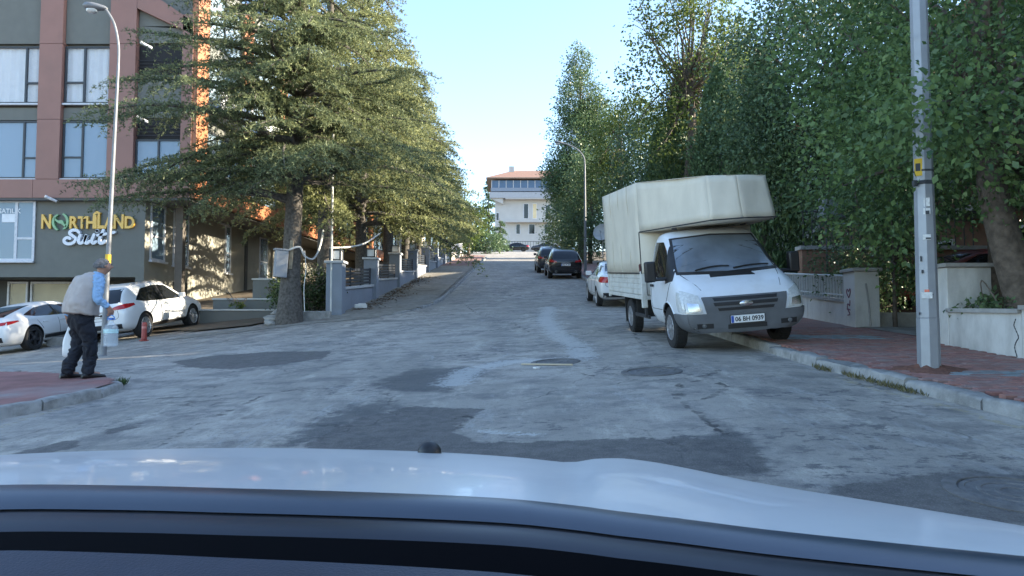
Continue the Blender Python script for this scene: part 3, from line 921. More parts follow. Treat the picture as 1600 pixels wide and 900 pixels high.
# stepped planters before the hotel
plant_grey = M('planter_grey', (.15, .155, .145), .8, .08, 3, bump=.2, bscale=50, dirt=(.1, .1, .09), dirt_amt=.5)
cap_w = M('stone_coping', (.5, .5, .48), .7, .1, 6)
pl = thing('planter', 'dark grey stepped planter wall with pale coping behind the nearest cedar', 'planter', (at(390, 495, 26).x, 26, -1.0))
def planter_box(pa, pb, ytop, Y, Yb, bottom=-1.5):
    x0, x1 = at(pa, ytop, Y).x, at(pb, ytop, Y).x; zt = at(380, ytop, Y).z
    MB().box(x0, x1, Y, Yb, bottom, zt - .06).build('wall', plant_grey, pl, world=True, bevel=.01)
    MB().box(x0 - .03, x1 + .03, Y - .04, Yb, zt - .058, zt).build('coping', cap_w, pl, world=True, bevel=.008)
planter_box(312, 452, 483, 25.9, 27.1); planter_box(333, 452, 466, 27.2, 29.0); planter_box(395, 440, 435, 28.6, 30.5)
# loose rubble stones at the foot of the cedar
rub = M('rubble_stone', (.3, .29, .27), .9, .2, 6, bump=.5, bscale=30)
rnd = random.Random(5)
def rubble(px, py, sz, Y, label):
    p = at(px, py, Y)
    bm = bmesh.new(); bmesh.ops.create_icosphere(bm, subdivisions=2, radius=1)
    for v in bm.verts:
        v.co = Vector((v.co.x * sz[0], v.co.y * sz[1], v.co.z * sz[2])) * (1 + rnd.uniform(-.16, .16))
    me = bpy.data.meshes.new('stone'); bm.to_mesh(me); bm.free(); me.materials.append(rub)
    o = obj('stone', me); o.location = (p.x, Y, max(h(p.x, Y), p.z - .1) + sz[2] * .4); o.rotation_euler = (0, 0, rnd.uniform(0, 3))
    tag(o, label, 'stone', 'rubble stones at the foot of the nearest cedar')
rubble(430, 497, (.4, .3, .14), 22.6, 'broad flat stone left of the nearest cedar trunk')
rubble(437, 488, (.28, .24, .13), 23.2, 'upper stone of the little pile behind the cedar trunk')
rubble(424, 503, (.22, .2, .1), 22.1, 'leftmost small stone of the pile by the cedar')
st = MB().obox(at(493, 492, 23.0) + Vector((0, 0, -.05)), (.95, .3, .34), Matrix.Rotation(.12, 3, 'Z'))
tag(st.build('border_stone', concrete, bevel=.03), 'long concrete border stone between cedar trunk and first pillar', 'stone')

# ---------------------------------------------------------------- sign
gold = M('gold_letter', (.80, .47, .075), .35, .06, 3, coat=.3)
goldside = M('gold_letter_side', (.3, .16, .03), .5)
silver = M('white_letter', (.72, .75, .82), .35, .04, coat=.3)
green = M('emblem_green', (.22, .42, .22), .4, .15, 6, coat=.3)
YS = 29.9
so = at(137, 360, YS)
sg = thing('hotel_sign', 'gold and white raised letters NORTHLAND Suit on the grey hotel wall', 'sign', (so.x, YS, so.z))
def S2(zx, zy):            # a point read off the enlarged sign
    p = at(zx / 6.6667, 300 + zy / 6.6667, YS)
    return Vector((p.x - so.x, 0, p.z - so.z))
def letter(ch, xa, xb, za, zb_, mat=gold):
    me = text_mesh(ch, 1.0, mat, .10, .03)
    co = np.array([v.co for v in me.vertices]); lo, hi = co.min(0), co.max(0)
    a, b = S2(xa, zb_), S2(xb, za)
    for v in me.vertices:
        v.co = Vector((a.x + (v.co.x - lo[0]) / (hi[0] - lo[0]) * (b.x - a.x), -(v.co.z - lo[2]) * 1.0 + .09, a.z + (v.co.y - lo[1]) / (hi[1] - lo[1]) * (b.z - a.z)))
    bm = bmesh.new(); bm.from_mesh(me); bmesh.ops.recalc_face_normals(bm, faces=bm.faces); bm.to_mesh(me); bm.free()
    o = obj('letter', me, sg); return o
for ch, xa, xb, za, zb_ in (('N', 428, 534, 232, 382), ('R', 722, 815, 252, 382), ('T', 808, 898, 252, 382), ('H', 896, 990, 252, 382), ('L', 1012, 1090, 212, 382), ('A', 1080, 1188, 252, 382), ('N', 1182, 1290, 232, 382), ('D', 1296, 1402, 252, 380)):
    letter(ch, xa, xb, za, zb_)
tw = MB().prism([S2(972, 382), S2(1010, 382), S2(1010, 198), S2(972, 228)], (0, -.03, 0), (0, .09, 0)); tw.build('tower_stroke', gold, sg)
tw = MB().prism([S2(1010, 230), S2(1050, 225), S2(1050, 215), S2(1010, 198)], (0, -.03, 0), (0, .09, 0)); tw.build('tower_stroke', gold, sg)
def arcp(cx, cy, rx, ry, a0, a1, n=14): return [(cx + rx * math.cos(R(a0 + (a1 - a0) * i / n)), cy - ry * math.sin(R(a0 + (a1 - a0) * i / n))) for i in range(n + 1)]
cl = arcp(632, 318, 88, 92, 110, 245) + arcp(642, 316, 72, 82, 245, 112)
cr = arcp(632, 308, 88, 92, -65, 68) + arcp(622, 312, 72, 84, 66, -63)
wv = [(575, 262), (590, 285), (615, 298), (645, 292), (662, 300), (672, 330), (700, 352), (690, 370), (660, 348), (640, 332), (612, 326), (585, 305), (572, 285)]
for q in (cl, cr, wv):
    MB().prism([S2(*p) for p in q], (0, -.04, 0), (0, .09, 0)).build('emblem', green, sg)
def stroke(pts, w=31):
    c = catmull([S2(*p) for p in pts], 6)
    b = MB(); hw = (S2(w, 0) - S2(0, 0)).length / 2
    L_, R_ = [], []
    for i, p in enumerate(c):
        t = (c[min(i + 1, len(c) - 1)] - c[max(i - 1, 0)]).normalized()
        n = Vector((-t.z, 0, t.x))
        L_.append(p + n * hw); R_.append(p - n * hw)
    v = []
    for i in range(len(c)):
        for q, y in ((L_[i], -.05), (R_[i], -.05), (R_[i], .08), (L_[i], .08)):
            v.append((q.x, y, q.z))
    f = []
    for i in range(len(c) - 1):
        for k in range(4):
            f.append((i * 4 + k, i * 4 + (k + 1) % 4, (i + 1) * 4 + (k + 1) % 4, (i + 1) * 4 + k))
    f += [(0, 1, 2, 3), tuple(len(v) - 4 + k for k in range(4))]
    b.add(v, f)
    for e in (c[0], c[-1]):
        b.lathe([(hw, -.052), (hw, .078)], 12, e, Matrix.Rotation(-math.pi / 2, 3, 'X'))
    b.build('script_letter', silver, sg)
stroke([(828, 422), (806, 402), (768, 398), (738, 412), (734, 436), (762, 458), (790, 482), (784, 514), (748, 538), (704, 540), (676, 520), (678, 492), (708, 476), (735, 486)])
stroke([(842, 450), (826, 492), (826, 524), (846, 534), (876, 514), (906, 448), (893, 500), (894, 526), (914, 534), (938, 514)])
stroke([(985, 446), (966, 492), (962, 520), (978, 534), (1004, 518)])
stroke([(1018, 404), (1016, 410)], 34)
stroke([(1082, 400), (1054, 458), (1040, 506), (1044, 530), (1068, 534), (1098, 512)])
stroke([(1022, 452), (1080, 442), (1140, 432), (1196, 420)], 28)
# cctv cameras
def cctv(px, py, Y, label):
    p = at(px, py, Y)
    t = thing('security_camera', label, 'camera', p)
    d = Vector((-.82, -.35, .38)).normalized()
    q = d.to_track_quat('Z', 'Y').to_matrix()
    MB().lathe([(.045, -.22), (.06, -.2), (.06, .16), (.07, .17), (.07, .24), (.05, .24)], 12, (0, 0, 0), q).build('housing', whitef, t, smooth=True)
    MB().lathe([(.05, .225), (.05, .243)], 12, (0, 0, 0), q).build('lens', black_plastic, t)
    MB().tube([(0.08, 0.0, -.06), (.10, .22, -.02), (.10, .34, -.02)], .018, 6).build('bracket', whitef, t)
cctv(80, 311, 29.55, 'white security camera above the gold sign')
cctv(229, 71, 29.5, 'upper white security camera by the dark loggia')
cctv(223, 187, 29.5, 'lower white security camera above the lower loggia')

# ---------------------------------------------------------------- stepped fence wall
fw_paint = M('fence_blue_grey', (.235, .265, .315), .75, .05, 3, bump=.15, bscale=50, dirt=(.2, .2, .2), dirt_amt=.4, dscale=1.1)
cap_f = M('fence_coping', (.52, .53, .54), .7, .08)
slat_m = M('fence_slat', (.03, .033, .04), .45, .1)
lampglass = M('lamp_glass', (.75, .76, .76), .3, .04)
fence = thing('fence_wall', 'blue grey stepped garden wall with black slat panels and lantern topped pillars', 'wall', (-5.75, 24, h(-5.7, 24) - .2))
FXX = -5.75
ph = [24.0, 30.0, 36.2, 42.6, 48.8, 54.6, 60.4, 66.5]
for i, y in enumerate(ph):
    zb_ = h(-5.6, y) + .05
    w = .26
    MB().box(FXX - w, FXX + w, y - w, y + w, zb_ - .6, zb_ + 1.62).build('pillar', fw_paint, fence, world=True, bevel=.008)
    MB().box(FXX - w - .06, FXX + w + .06, y - w - .06, y + w + .06, zb_ + 1.622, zb_ + 1.70).build('pillar_cap', cap_f, fence, world=True, bevel=.01)
    lt = MB()
    a = .17
    for sx in (-1, 1):
        for sy in (-1, 1):
            lt.box(FXX + sx * a - .025, FXX + sx * a + .025, y + sy * a - .025, y + sy * a + .025, zb_ + 1.702, zb_ + 2.04)
    lt.box(FXX - a - .025, FXX + a + .025, y - a - .025, y + a + .025, zb_ + 2.041, zb_ + 2.075)
    lt.box(FXX - a - .02, FXX + a + .02, y - a - .02, y + a + .02, zb_ + 1.703, zb_ + 1.745)
    lo = lt.build('lantern', anth, fence, world=True)
    o = MB().box(FXX - a + .012, FXX + a - .012, y - a + .012, y + a - .012, zb_ + 1.76, zb_ + 2.03).build('lantern_glass', lampglass, None)
    o.data.transform(Matrix.Translation(-fence.location)); o.parent = lo
    if i == len(ph) - 1: break
    y1 = ph[i + 1]; ya, yb = y + w + .002, y1 - w - .002
    # infill: base follows the street, top is a gentle slope of its own
    zA = h(-5.6, ya) + .88; zB = zA + (yb - ya) * .075
    b = MB().prism([(0, ya, h(-5.6, ya) - .6), (0, yb, h(-5.6, yb) - .6), (0, yb, zB - .08), (0, ya, zA - .08)], (FXX - .12, 0, 0), (FXX + .12, 0, 0))
    b.build('infill_wall', fw_paint, fence, world=True)
    b = MB().prism([(0, ya, zA - .078), (0, yb, zB - .078), (0, yb, zB), (0, ya, zA)], (FXX - .17, 0, 0), (FXX + .17, 0, 0))
    b.build('coping', cap_f, fence, world=True)
    if i > 4: continue
    n = 3
    for k in range(n + 1):
        t = k / n; yy = ya + .03 + (yb - ya - .06) * t; z_ = zA + (zB - zA) * t
        MB().box(FXX - .03, FXX + .03, yy - .03, yy + .03, z_ - .01, z_ + .66).build('panel_post', slat_m, fence, world=True)
    for k in range(5):
        o0 = .05 + k * .125
        b = MB().prism([(0, ya + .06, zA + o0), (0, yb - .06, zB + o0), (0, yb - .06, zB + o0 + .085), (0, ya + .06, zA + o0 + .085)], (FXX - .018, 0, 0), (FXX + .018, 0, 0))
        b.build('slat', slat_m, fence, world=True)
# upper neighbour wall, pale
uw = thing('garden_wall', 'pale garden wall with white railing continuing the fence uphill', 'wall', (-5.75, 66.8, h(-5.7, 67)))
for k in range(5):
    ya = 66.9 + k * 3.6; yb = ya + 3.55
    b = MB().prism([(0, ya, h(-5.6, ya) - .5), (0, yb, h(-5.6, yb) - .5), (0, yb, h(-5.6, yb) + .75), (0, ya, h(-5.6, ya) + .75)], (FXX - .12, 0, 0), (FXX + .12, 0, 0)); b.build('wall', M('pale_wall', (.5, .48, .44), .8, .1), uw, world=True)
    for q in range(8):
        yy = ya + .2 + q * .45; MB().box(FXX - .02, FXX + .02, yy, yy + .04, h(-5.6, yy) + .74, h(-5.6, yy) + 1.5).build('rail_bar', whitef, uw, world=True)
    MB().tube([(FXX, ya, h(-5.6, ya) + 1.5), (FXX, yb, h(-5.6, yb) + 1.5)], .03, 6).build('rail', whitef, uw, world=True)
# a pale stair wall and house seen behind the trunks
nh = thing('neighbour_house', 'pale house with orange details behind the cedar trunks', 'house', (-14, 74, h(-12, 74)))
hz = h(-12, 74)
MB().box(-20, -10, 70, 84, hz - 2, hz + 6.5).build('wall', M('cream_house', (.55, .5, .42), .85, .08), nh, world=True)
MB().prism([(-20.6, 0, hz + 6.5), (-9.4, 0, hz + 6.5), (-15, 0, hz + 9)], (0, 69.4, 0), (0, 84.6, 0)).build('roof', M('roof_tile_red', (.32, .12, .07), .8, .2), nh, world=True)
for q in range(3):
    for e in range(2):
        w = MB().box(-19 + q * 3.1, -17.6 + q * 3.1, 69.94, 69.99, hz + 1 + e * 3, hz + 2.6 + e * 3).build('window', glass_dark, nh, world=True)
        w2 = MB().box(-9.99, -9.94, 71.5 + q * 4, 73 + q * 4, hz + 1 + e * 3, hz + 2.6 + e * 3).build('window', glass_dark, nh, world=True)
# ---------------------------------------------------------------- vehicles
def loft_body(st, mat, arches, W, level=2):
    """st: list of (y, zb, zs, zt, wb, wm, ws, wt) from rear to front; returns mesh with wheel arches cut"""
    rings = []
    for (y, zb, zs, zt, wb, wm, ws, wt) in st:
        hgt = zs - zb
        half = [(0, zb), (wb * .86, zb), (wb, zb + .05), (wm * .985, zb + hgt * .28), (wm, zb + hgt * .62), (wm * .985, zs - hgt * .14), (ws, zs),
                (ws + (wt - ws) * .5, zs + (zt - zs) * .46), (wt, zt - (zt - zs) * .10), (wt * .86, zt), (0, zt + .02)]
        ring = [(x, y, z) for x, z in half] + [(-x, y, z) for x, z in reversed(half[1:-1])]
        rings.append(ring)
    n = len(rings[0])
    b = MB()
    v = [p for r in rings for p in r]; f = []
    for i in range(len(rings) - 1):
        for k in range(n):
            f.append((i * n + k, i * n + (k + 1) % n, (i + 1) * n + (k + 1) % n, (i + 1) * n + k))
    # end caps as strips between left and right halves
    for i in (0, len(rings) - 1):
        o = i * n; m = n // 2
        for k in range(m):
            a, c = o + k, o + k + 1
            d, e = o + (n - k) % n, o + (n - k - 1) % n
            q = [a, c, e, d]
            q2 = []
            for t in q:
                if t not in q2: q2.append(t)
            if len(q2) > 2: f.append(tuple(q2))
    b.add(v, f)
    me = b.mesh('body', mat)
    bm = bmesh.new(); bm.from_mesh(me); bmesh.ops.recalc_face_normals(bm, faces=bm.faces); bm.to_mesh(me); bm.free()
    o = obj('body', me)
    md = o.modifiers.new('s', 'SUBSURF'); md.levels = level; md.render_levels = level
    full = evaluated(o)
    bvh = BVHTree.FromPolygons([v.co.copy() for v in full.vertices], [tuple(p.vertices) for p in full.polygons])
    cutters = []
    for (y, z, r) in arches:
        for s in (-1, 1):
            c = MB().lathe([(r, -.5), (r, .32)], 40, (s * (W + .2), y, z), Matrix.Rotation(math.pi / 2 * s, 3, 'Y') if s > 0 else Matrix.Rotation(-math.pi / 2, 3, 'Y'))
            co = c.build('cutter', mat)
            md = o.modifiers.new('b', 'BOOLEAN'); md.operation = 'DIFFERENCE'; md.object = co; md.solver = 'EXACT'
            cutters.append(co)
    cut = evaluated(o)
    bpy.data.objects.remove(o)
    for c in cutters: bpy.data.objects.remove(c)
    cut.materials.clear(); cut.materials.append(mat); cut.materials.append(black_plastic)
    for p in cut.polygons:
        c = p.center; p.material_index = 0
        for (y, z, r) in arches:
            if math.hypot(c.y - y, c.z - z) < r + .004 and (abs(p.normal.x) < .2 or math.hypot(c.y - y, c.z - z) < r * .97):
                p.material_index = 1
    cut.shade_smooth(); cut.set_sharp_from_angle(angle=R(38))
    return cut, bvh
def interp_poly(pts, t):
    pts = [Vector(p) for p in pts]
    L = [0]
    for a, b in zip(pts[:-1], pts[1:]): L.append(L[-1] + (b - a).length)
    s = t * L[-1]
    for i in range(len(pts) - 1):
        if s <= L[i + 1] + 1e-9:
            return pts[i].lerp(pts[i + 1], (s - L[i]) / max(L[i + 1] - L[i], 1e-9))
    return pts[-1]
def skin_patch(bvh, kind, lo, hi, off, nu=14, nv=6, sgn=1, thick=.012):
    """conform a sheet to the body: kind 'side' (y,z) or 'end' (x,z) or 'top' (x,y); lo, hi: matching polylines"""
    b = MB()
    pts = {}
    for j in range(nv + 1):
        for i in range(nu + 1):
            a = interp_poly(lo, i / nu); c = interp_poly(hi, i / nu); q = a.lerp(c, j / nv)
            if kind == 'side':
                o_, d_ = Vector((sgn * 4, q[0], q[1])), Vector((-sgn, 0, 0))
            elif kind == 'end':
                o_, d_ = Vector((q[0], sgn * 6, q[1])), Vector((0, -sgn, 0))
            else:
                o_, d_ = Vector((q[0], q[1], 6)), Vector((0, 0, -1))
            hit, nor, _, _ = bvh.ray_cast(o_, d_)
            if hit is not None:
                if nor.dot(d_) > 0: nor = -nor
                pts[(i, j)] = (hit + nor * off, hit - nor * thick)
    idx = {}
    for key, (p, q) in pts.items():
        idx[key] = len(b.v); b.v.append(tuple(p)); b.v.append(tuple(q))
    for j in range(nv):
        for i in range(nu):
            ks = [(i, j), (i + 1, j), (i + 1, j + 1), (i, j + 1)]
            if all(k in idx for k in ks):
                b.f.append(tuple(idx[k] for k in ks)); b.m.append(0)
                b.f.append(tuple(idx[k] + 1 for k in reversed(ks))); b.m.append(0)
    # rim
    def rim(ka, kb):
        if ka in idx and kb in idx:
            b.f.append((idx[ka], idx[kb], idx[kb] + 1, idx[ka] + 1)); b.m.append(0)
    for i in range(nu): rim((i, 0), (i + 1, 0)); rim((i, nv), (i + 1, nv))
    for j in range(nv): rim((0, j), (0, j + 1)); rim((nu, j), (nu, j + 1))
    return b
def seam(bvh, pts, sgn, w=.006, kind='side'):
    """thin dark joint along a polyline on the body side"""
    c = catmull([(p[0], p[1], 0) for p in pts], 5)
    out = []
    for q in c:
        o_, d_ = (Vector((sgn * 4, q[0], q[1])), Vector((-sgn, 0, 0))) if kind == 'side' else (Vector((q[0], sgn * 6, q[1])), Vector((0, -sgn, 0)))
        hit, nor, _, _ = bvh.ray_cast(o_, d_)
        if hit is not None: out.append(hit)
    return MB().tube(out, w, 5) if len(out) > 1 else None
def wheel_meshes(r, w, spokes, rimmat, rr=.68):
    t = MB().lathe([(r * rr, -w / 2 + .01), (r * .8, -w / 2), (r * .95, -w / 2 + .012), (r, -w / 2 + .04), (r, w / 2 - .04), (r * .95, w / 2 - .012), (r * .8, w / 2), (r * rr, w / 2 - .01)], 36, cap=False)
    t.lathe([(r * rr, -w / 2 + .012), (r * rr, w / 2 - .012)], 36, cap=False)
    for k in range(36):           # tread blocks
        a = 2 * math.pi * k / 36
        t.obox((math.cos(a) * r, math.sin(a) * r, 0), (.014, r * .11, w * .72), Matrix.Rotation(a, 3, 'Z'))
    rm = MB()
    rm.lathe([(r * rr, w / 2 - .012), (r * rr * .95, w / 2 - .004), (r * rr * .9, w / 2 - .02), (r * rr * .88, w / 2 - .09), (r * rr * .4, w / 2 - .1), (.001, w / 2 - .1)], 36, cap=False)
    for k in range(spokes):
        a = 2 * math.pi * k / spokes
        m = Matrix.Rotation(a, 3, 'Z')
        rm.obox(m @ Vector((r * rr * .53, 0, w / 2 - .03)), (r * rr * .78, .05 if spokes > 7 else .085, .035), m)
    rm.lathe([(r * .16, w / 2 - .09), (r * .16, w / 2 - .012), (r * .1, w / 2), (.001, w / 2)], 20, cap=False)
    return t.mesh('tyre', rubber), rm.mesh('wheel', [rimmat])
def put_wheels(root, axles, halfw, r, w, spokes, rimmat, rr=.68):
    tm, rm = wheel_meshes(r, w, spokes, rimmat, rr)
    for me in (tm, rm):
        me.shade_smooth(); me.set_sharp_from_angle(angle=R(35))
    for y in axles:
        for s in (-1, 1):
            o = obj('wheel', rm, root); o.location = (s * (halfw - w / 2), y, r); o.rotation_euler = (0, R(90) * s, 0)
            obj('tyre', tm, o)
def plate(root, txt, y, z, sgn, w=.52, tilt=0.0):
    """licence plate on a car end; sgn=-1 rear, +1 front"""
    hgt = .115
    p = MB().box(-w / 2, w / 2, -.008, .008, -hgt / 2, hgt / 2)
    o = p.build('number_plate', plate_white, root, bevel=.004)
    o.location = (0, y, z)
    o.rotation_euler = (tilt, 0, math.pi if sgn > 0 else 0)
    s = MB().box(-w / 2 + .004, -w / 2 + .045, -.0095, -.0082, -hgt / 2 + .006, hgt / 2 - .006).build('country_band', plate_blue, o)
    fr = MB().box(-w / 2 - .008, w / 2 + .008, -.005, .012, -hgt / 2 - .008, hgt / 2 + .008).build('plate_frame', black_plastic, o)
    if txt:
        me = text_mesh(txt, .105, ink, .002, .0022)
        co = np.array([v.co for v in me.vertices]); lo, hi = co.min(0), co.max(0)
        for v in me.vertices:
            v.co.x = -w / 2 + .065 + (v.co.x - lo[0]) / (hi[0] - lo[0]) * (w - .085); v.co.y = -.036 + (v.co.y - lo[1]) / (hi[1] - lo[1]) * .072
        me.transform(Matrix.Translation((0, -.0098, 0)) @ Matrix.Rotation(math.pi / 2, 4, 'X'))
        obj('plate_lettering', me, o)
    return o
def place(root, x, y, yaw, roll=None, z=None, wb=2.6, tw=1.5):
    """stand the vehicle on the street surface; yaw 0 = nose up the street"""
    f = Vector((-math.sin(yaw), math.cos(yaw), 0)); r = Vector((math.cos(yaw), math.sin(yaw), 0))
    def g(u, v):
        p = Vector((x, y, 0)) + f * u + r * v
        return p
    zf = [h(g(s * wb / 2, 0).x, g(s * wb / 2, 0).y) for s in (-1, 1)]
    zr_ = [h(g(0, s * tw / 2).x, g(0, s * tw / 2).y) for s in (-1, 1)]
    ff = (f * wb + Vector((0, 0, zf[1] - zf[0]))).normalized()
    rr_ = (r * tw + Vector((0, 0, (zr_[1] - zr_[0]) if roll is None else math.tan(roll) * tw))).normalized()
    up = rr_.cross(ff).normalized(); rr_ = ff.cross(up)
    m = Matrix((rr_, ff, up)).transposed().to_4x4()
    m.translation = (x, y, (sum(zf) / 2) if z is None else z)
    root.matrix_world = m
    root.location = m.translation; root.rotation_euler = m.to_euler()
def car(kind, name, label, cat, paint, txt=None, rim=alloy, spokes=10, group=None):
    root = thing(name, label, cat, group=group)
    K = dict(
        suv=dict(st=[(-2.40, .52, .80, .92, .62, .72, .66, .55), (-2.36, .36, .95, 1.08, .74, .86, .78, .68), (-2.22, .30, 1.03, 1.24, .80, .93, .86, .74), (-1.98, .27, 1.07, 1.50, .84, .96, .90, .70), (-1.62, .27, 1.08, 1.64, .86, .97, .91, .66), (-.85, .27, 1.07, 1.70, .87, .97, .91, .66),
                  (.0, .27, 1.05, 1.69, .87, .965, .90, .65), (.55, .27, 1.03, 1.58, .87, .965, .90, .63), (1.15, .27, 1.01, 1.18, .87, .965, .88, .72), (1.7, .28, .97, 1.08, .86, .955, .86, .70), (2.15, .30, .86, .96, .80, .91, .80, .62), (2.38, .36, .72, .78, .66, .78, .66, .5)],
                 ax=(-1.46, 1.43), wr=.375, ww=.27, hw=.95,
                 side=[[(-1.72, 1.17), (-1.35, 1.10), (-.5, 1.08), (.35, 1.06), (.98, 1.06)], [(-1.62, 1.24), (-1.2, 1.50), (-.5, 1.57), (.25, 1.54), (.92, 1.13)]], bp=[(-.28, .03)],
                 rear=[[(-.72, 1.13), (.72, 1.13)], [(-.60, 1.53), (.60, 1.53)]], tail=([(.50, .93), (.84, .95)], [(.52, 1.01), (.84, 1.10)]), tailside=([(-2.30, .95), (-1.88, 1.03)], [(-2.22, 1.09), (-1.90, 1.09)]),
                 front=[[(-.74, 1.16), (.74, 1.16)], [(-.60, 1.52), (.60, 1.52)]], head=([(.45, .74), (.74, .76)], [(.48, .86), (.72, .92)]), plate=(.80, -2.41), hood=1.0, rails=True, mir=(.80, 1.13), exhaust=True, doors=(-.30, -1.2, .78), sill=True),
        fastback=dict(st=[(-2.48, .50, .74, .84, .62, .74, .68, .58), (-2.44, .34, .86, .97, .74, .88, .80, .70), (-2.28, .24, .92, 1.05, .80, .95, .88, .74), (-1.9, .2, .95, 1.14, .84, .97, .93, .72), (-1.4, .19, .95, 1.26, .86, .97, .92, .66), (-.75, .19, .93, 1.38, .87, .965, .90, .62),
                  (-.1, .19, .92, 1.42, .87, .965, .89, .61), (.45, .19, .90, 1.34, .87, .965, .88, .60), (1.15, .19, .87, 1.02, .86, .96, .87, .70), (1.75, .2, .80, .92, .85, .95, .84, .68), (2.2, .22, .68, .80, .8, .9, .78, .6), (2.46, .3, .56, .62, .64, .76, .64, .5)],
                 ax=(-1.45, 1.46), wr=.355, ww=.28, hw=.96,
                 side=[[(-1.62, 1.06), (-1.2, .99), (-.5, .96), (.35, .94), (1.0, .93)], [(-1.52, 1.10), (-1.0, 1.25), (-.4, 1.30), (.3, 1.24), (.94, .99)]], bp=[(-.35, -.02)],
                 rear=[[(-.66, 1.06), (.66, 1.06)], [(-.5, 1.33), (.5, 1.33)]], tail=([(.46, .80), (.84, .84)], [(.48, .90), (.84, .92)]), tailside=([(-2.36, .83), (-1.95, .90)], [(-2.30, .93), (-1.98, .93)]),
                 front=[[(-.72, 1.0), (.72, 1.0)], [(-.58, 1.30), (.58, 1.30)]], head=([(.45, .58), (.74, .6)], [(.48, .68), (.72, .74)]), plate=(.66, -2.485), hood=.9, rails=False, mir=(.82, 1.0), exhaust=True, doors=(-.35, -1.15, .85), sill=True),
        sedan=dict(st=[(-2.22, .46, .78, .92, .60, .70, .66, .58), (-2.18, .32, .90, 1.03, .70, .82, .76, .68), (-2.02, .26, .95, 1.09, .74, .865, .81, .70), (-1.6, .24, .97, 1.12, .78, .875, .82, .70), (-1.28, .23, .97, 1.22, .79, .875, .82, .66), (-.85, .23, .96, 1.43, .79, .875, .82, .60), (-.2, .23, .94, 1.47, .79, .875, .82, .60),
                  (.35, .23, .93, 1.40, .79, .875, .815, .58), (1.0, .23, .92, 1.06, .79, .875, .80, .66), (1.6, .24, .86, .97, .78, .865, .78, .64), (2.0, .27, .76, .86, .74, .83, .74, .56), (2.2, .34, .62, .70, .6, .7, .62, .46)],
                 ax=(-1.32, 1.33), wr=.315, ww=.2, hw=.865,
                 side=[[(-1.42, 1.05), (-1.0, 1.0), (-.4, .98), (.35, .97), (.88, .96)], [(-1.34, 1.10), (-.98, 1.32), (-.4, 1.37), (.25, 1.33), (.80, 1.03)]], bp=[(-.35, -.08), (-1.08, -.98)],
                 rear=[[(-.60, 1.14), (.60, 1.14)], [(-.50, 1.38), (.50, 1.38)]], tail=([(.50, .80), (.79, .80)], [(.44, .97), (.79, .98)]), tailside=([(-2.17, .80), (-1.92, .84)], [(-2.12, .98), (-1.86, .97)]),
                 front=[[(-.64, 1.05), (.64, 1.05)], [(-.52, 1.34), (.52, 1.34)]], head=([(.4, .64), (.68, .66)], [(.42, .76), (.66, .82)]), plate=(.80, -2.235), hood=.9, rails=False, mir=(.72, 1.02), exhaust=False, doors=(-.1, -1.0, .82), sill=False),
    )[kind]
    wr = K['wr']
    me, bvh = loft_body(K['st'], paint, [(y, wr, wr + .055) for y in K['ax']], K['hw'])
    bo = obj('body', me, root)
    for s in (-1, 1):
        lo, hi = K['side']
        skin_patch(bvh, 'side', lo, hi, .004, 24, 6, s).build('side_window', glass_dark, root, smooth=True)
        for (y0, y1) in K['bp']:
            zt = 1.5 if kind == 'suv' else 1.3
            b = skin_patch(bvh, 'side', [(y0, interp_poly(lo, .5)[1]), (y0 + .07, interp_poly(lo, .5)[1])], [(y0 - .03, interp_poly(hi, .55)[1]), (y0 + .04, interp_poly(hi, .55)[1])], .008, 3, 6, s)
            b.build('window_pillar', black_plastic, root, smooth=True)
        skin_patch(bvh, 'side', *[list(q) for q in K['tailside']], .012, 10, 4, s).build('tail_light', red_lamp, root, smooth=True)
        tl = [[(s * x, z) for x, z in q] for q in K['tail']]
        skin_patch(bvh, 'end', tl[0], tl[1], .012, 8, 4, -1).build('tail_light', red_lamp, root, smooth=True)
        hl = [[(s * x, z) for x, z in q] for q in K['head']]
        skin_patch(bvh, 'end', hl[0], hl[1], .012, 8, 4, 1).build('headlight', clear_lamp, root, smooth=True)
        # mirror
        my, mz = K['mir']
        hit = bvh.ray_cast(Vector((s * 4, my, mz)), Vector((-s, 0, 0)))[0]
        hx = abs(hit.x) if hit else .8
        mb = MB().obox((s * (hx + .13), my, mz + .02), (.20, .10, .15)); mb.obox((s * (hx + .02), my + .01, mz - .02), (.1, .06, .05))
        mb.build('mirror', paint, root, bevel=.03, smooth=True, seg=3)
        # doors
        dy0, dy1, dy2 = K['doors']; zb_ = .42; zt_ = .95 if kind != 'fastback' else .88
        for pts in ([(dy2, zb_), (dy2 + .04, .7), (dy2 + .02, zt_)], [(dy0, zb_), (dy0, .7), (dy0, zt_)], [(dy1 + .1, zb_ + .18), (dy1 + .02, .72), (dy1 - .1, zt_)], [(dy2, zb_), (dy0, zb_ - .01), (dy1 + .12, zb_)]):
            sm_ = seam(bvh, pts, s)
            if sm_: sm_.build('door_seam', black_plastic, root)
        for dy in (dy0 + .14, dy1 + .2):
            hit = bvh.ray_cast(Vector((s * 4, dy, zt_ - .08)), Vector((-s, 0, 0)))[0]
            if hit: MB().obox((hit.x + s * .012, dy, hit.z), (.03, .2, .035)).build('door_handle', paint, root, bevel=.01)
        if K['rails']:
            rp = []
            for q in np.linspace(-1.5, .35, 9):
                hit = bvh.ray_cast(Vector((s * .58, q, 5)), Vector((0, 0, -1)))[0]
                if hit: rp.append(hit + Vector((0, 0, .035)))
            MB().tube(rp, .02, 6).build('roof_rail', alloy, root, smooth=True)
        if K['sill']:
            skin_patch(bvh, 'side', [(K['ax'][0] + .46, .30), (K['ax'][1] - .46, .30)], [(K['ax'][0] + .44, .40), (K['ax'][1] - .44, .40)], .012, 10, 2, s).build('sill_trim', black_plastic, root, smooth=True)
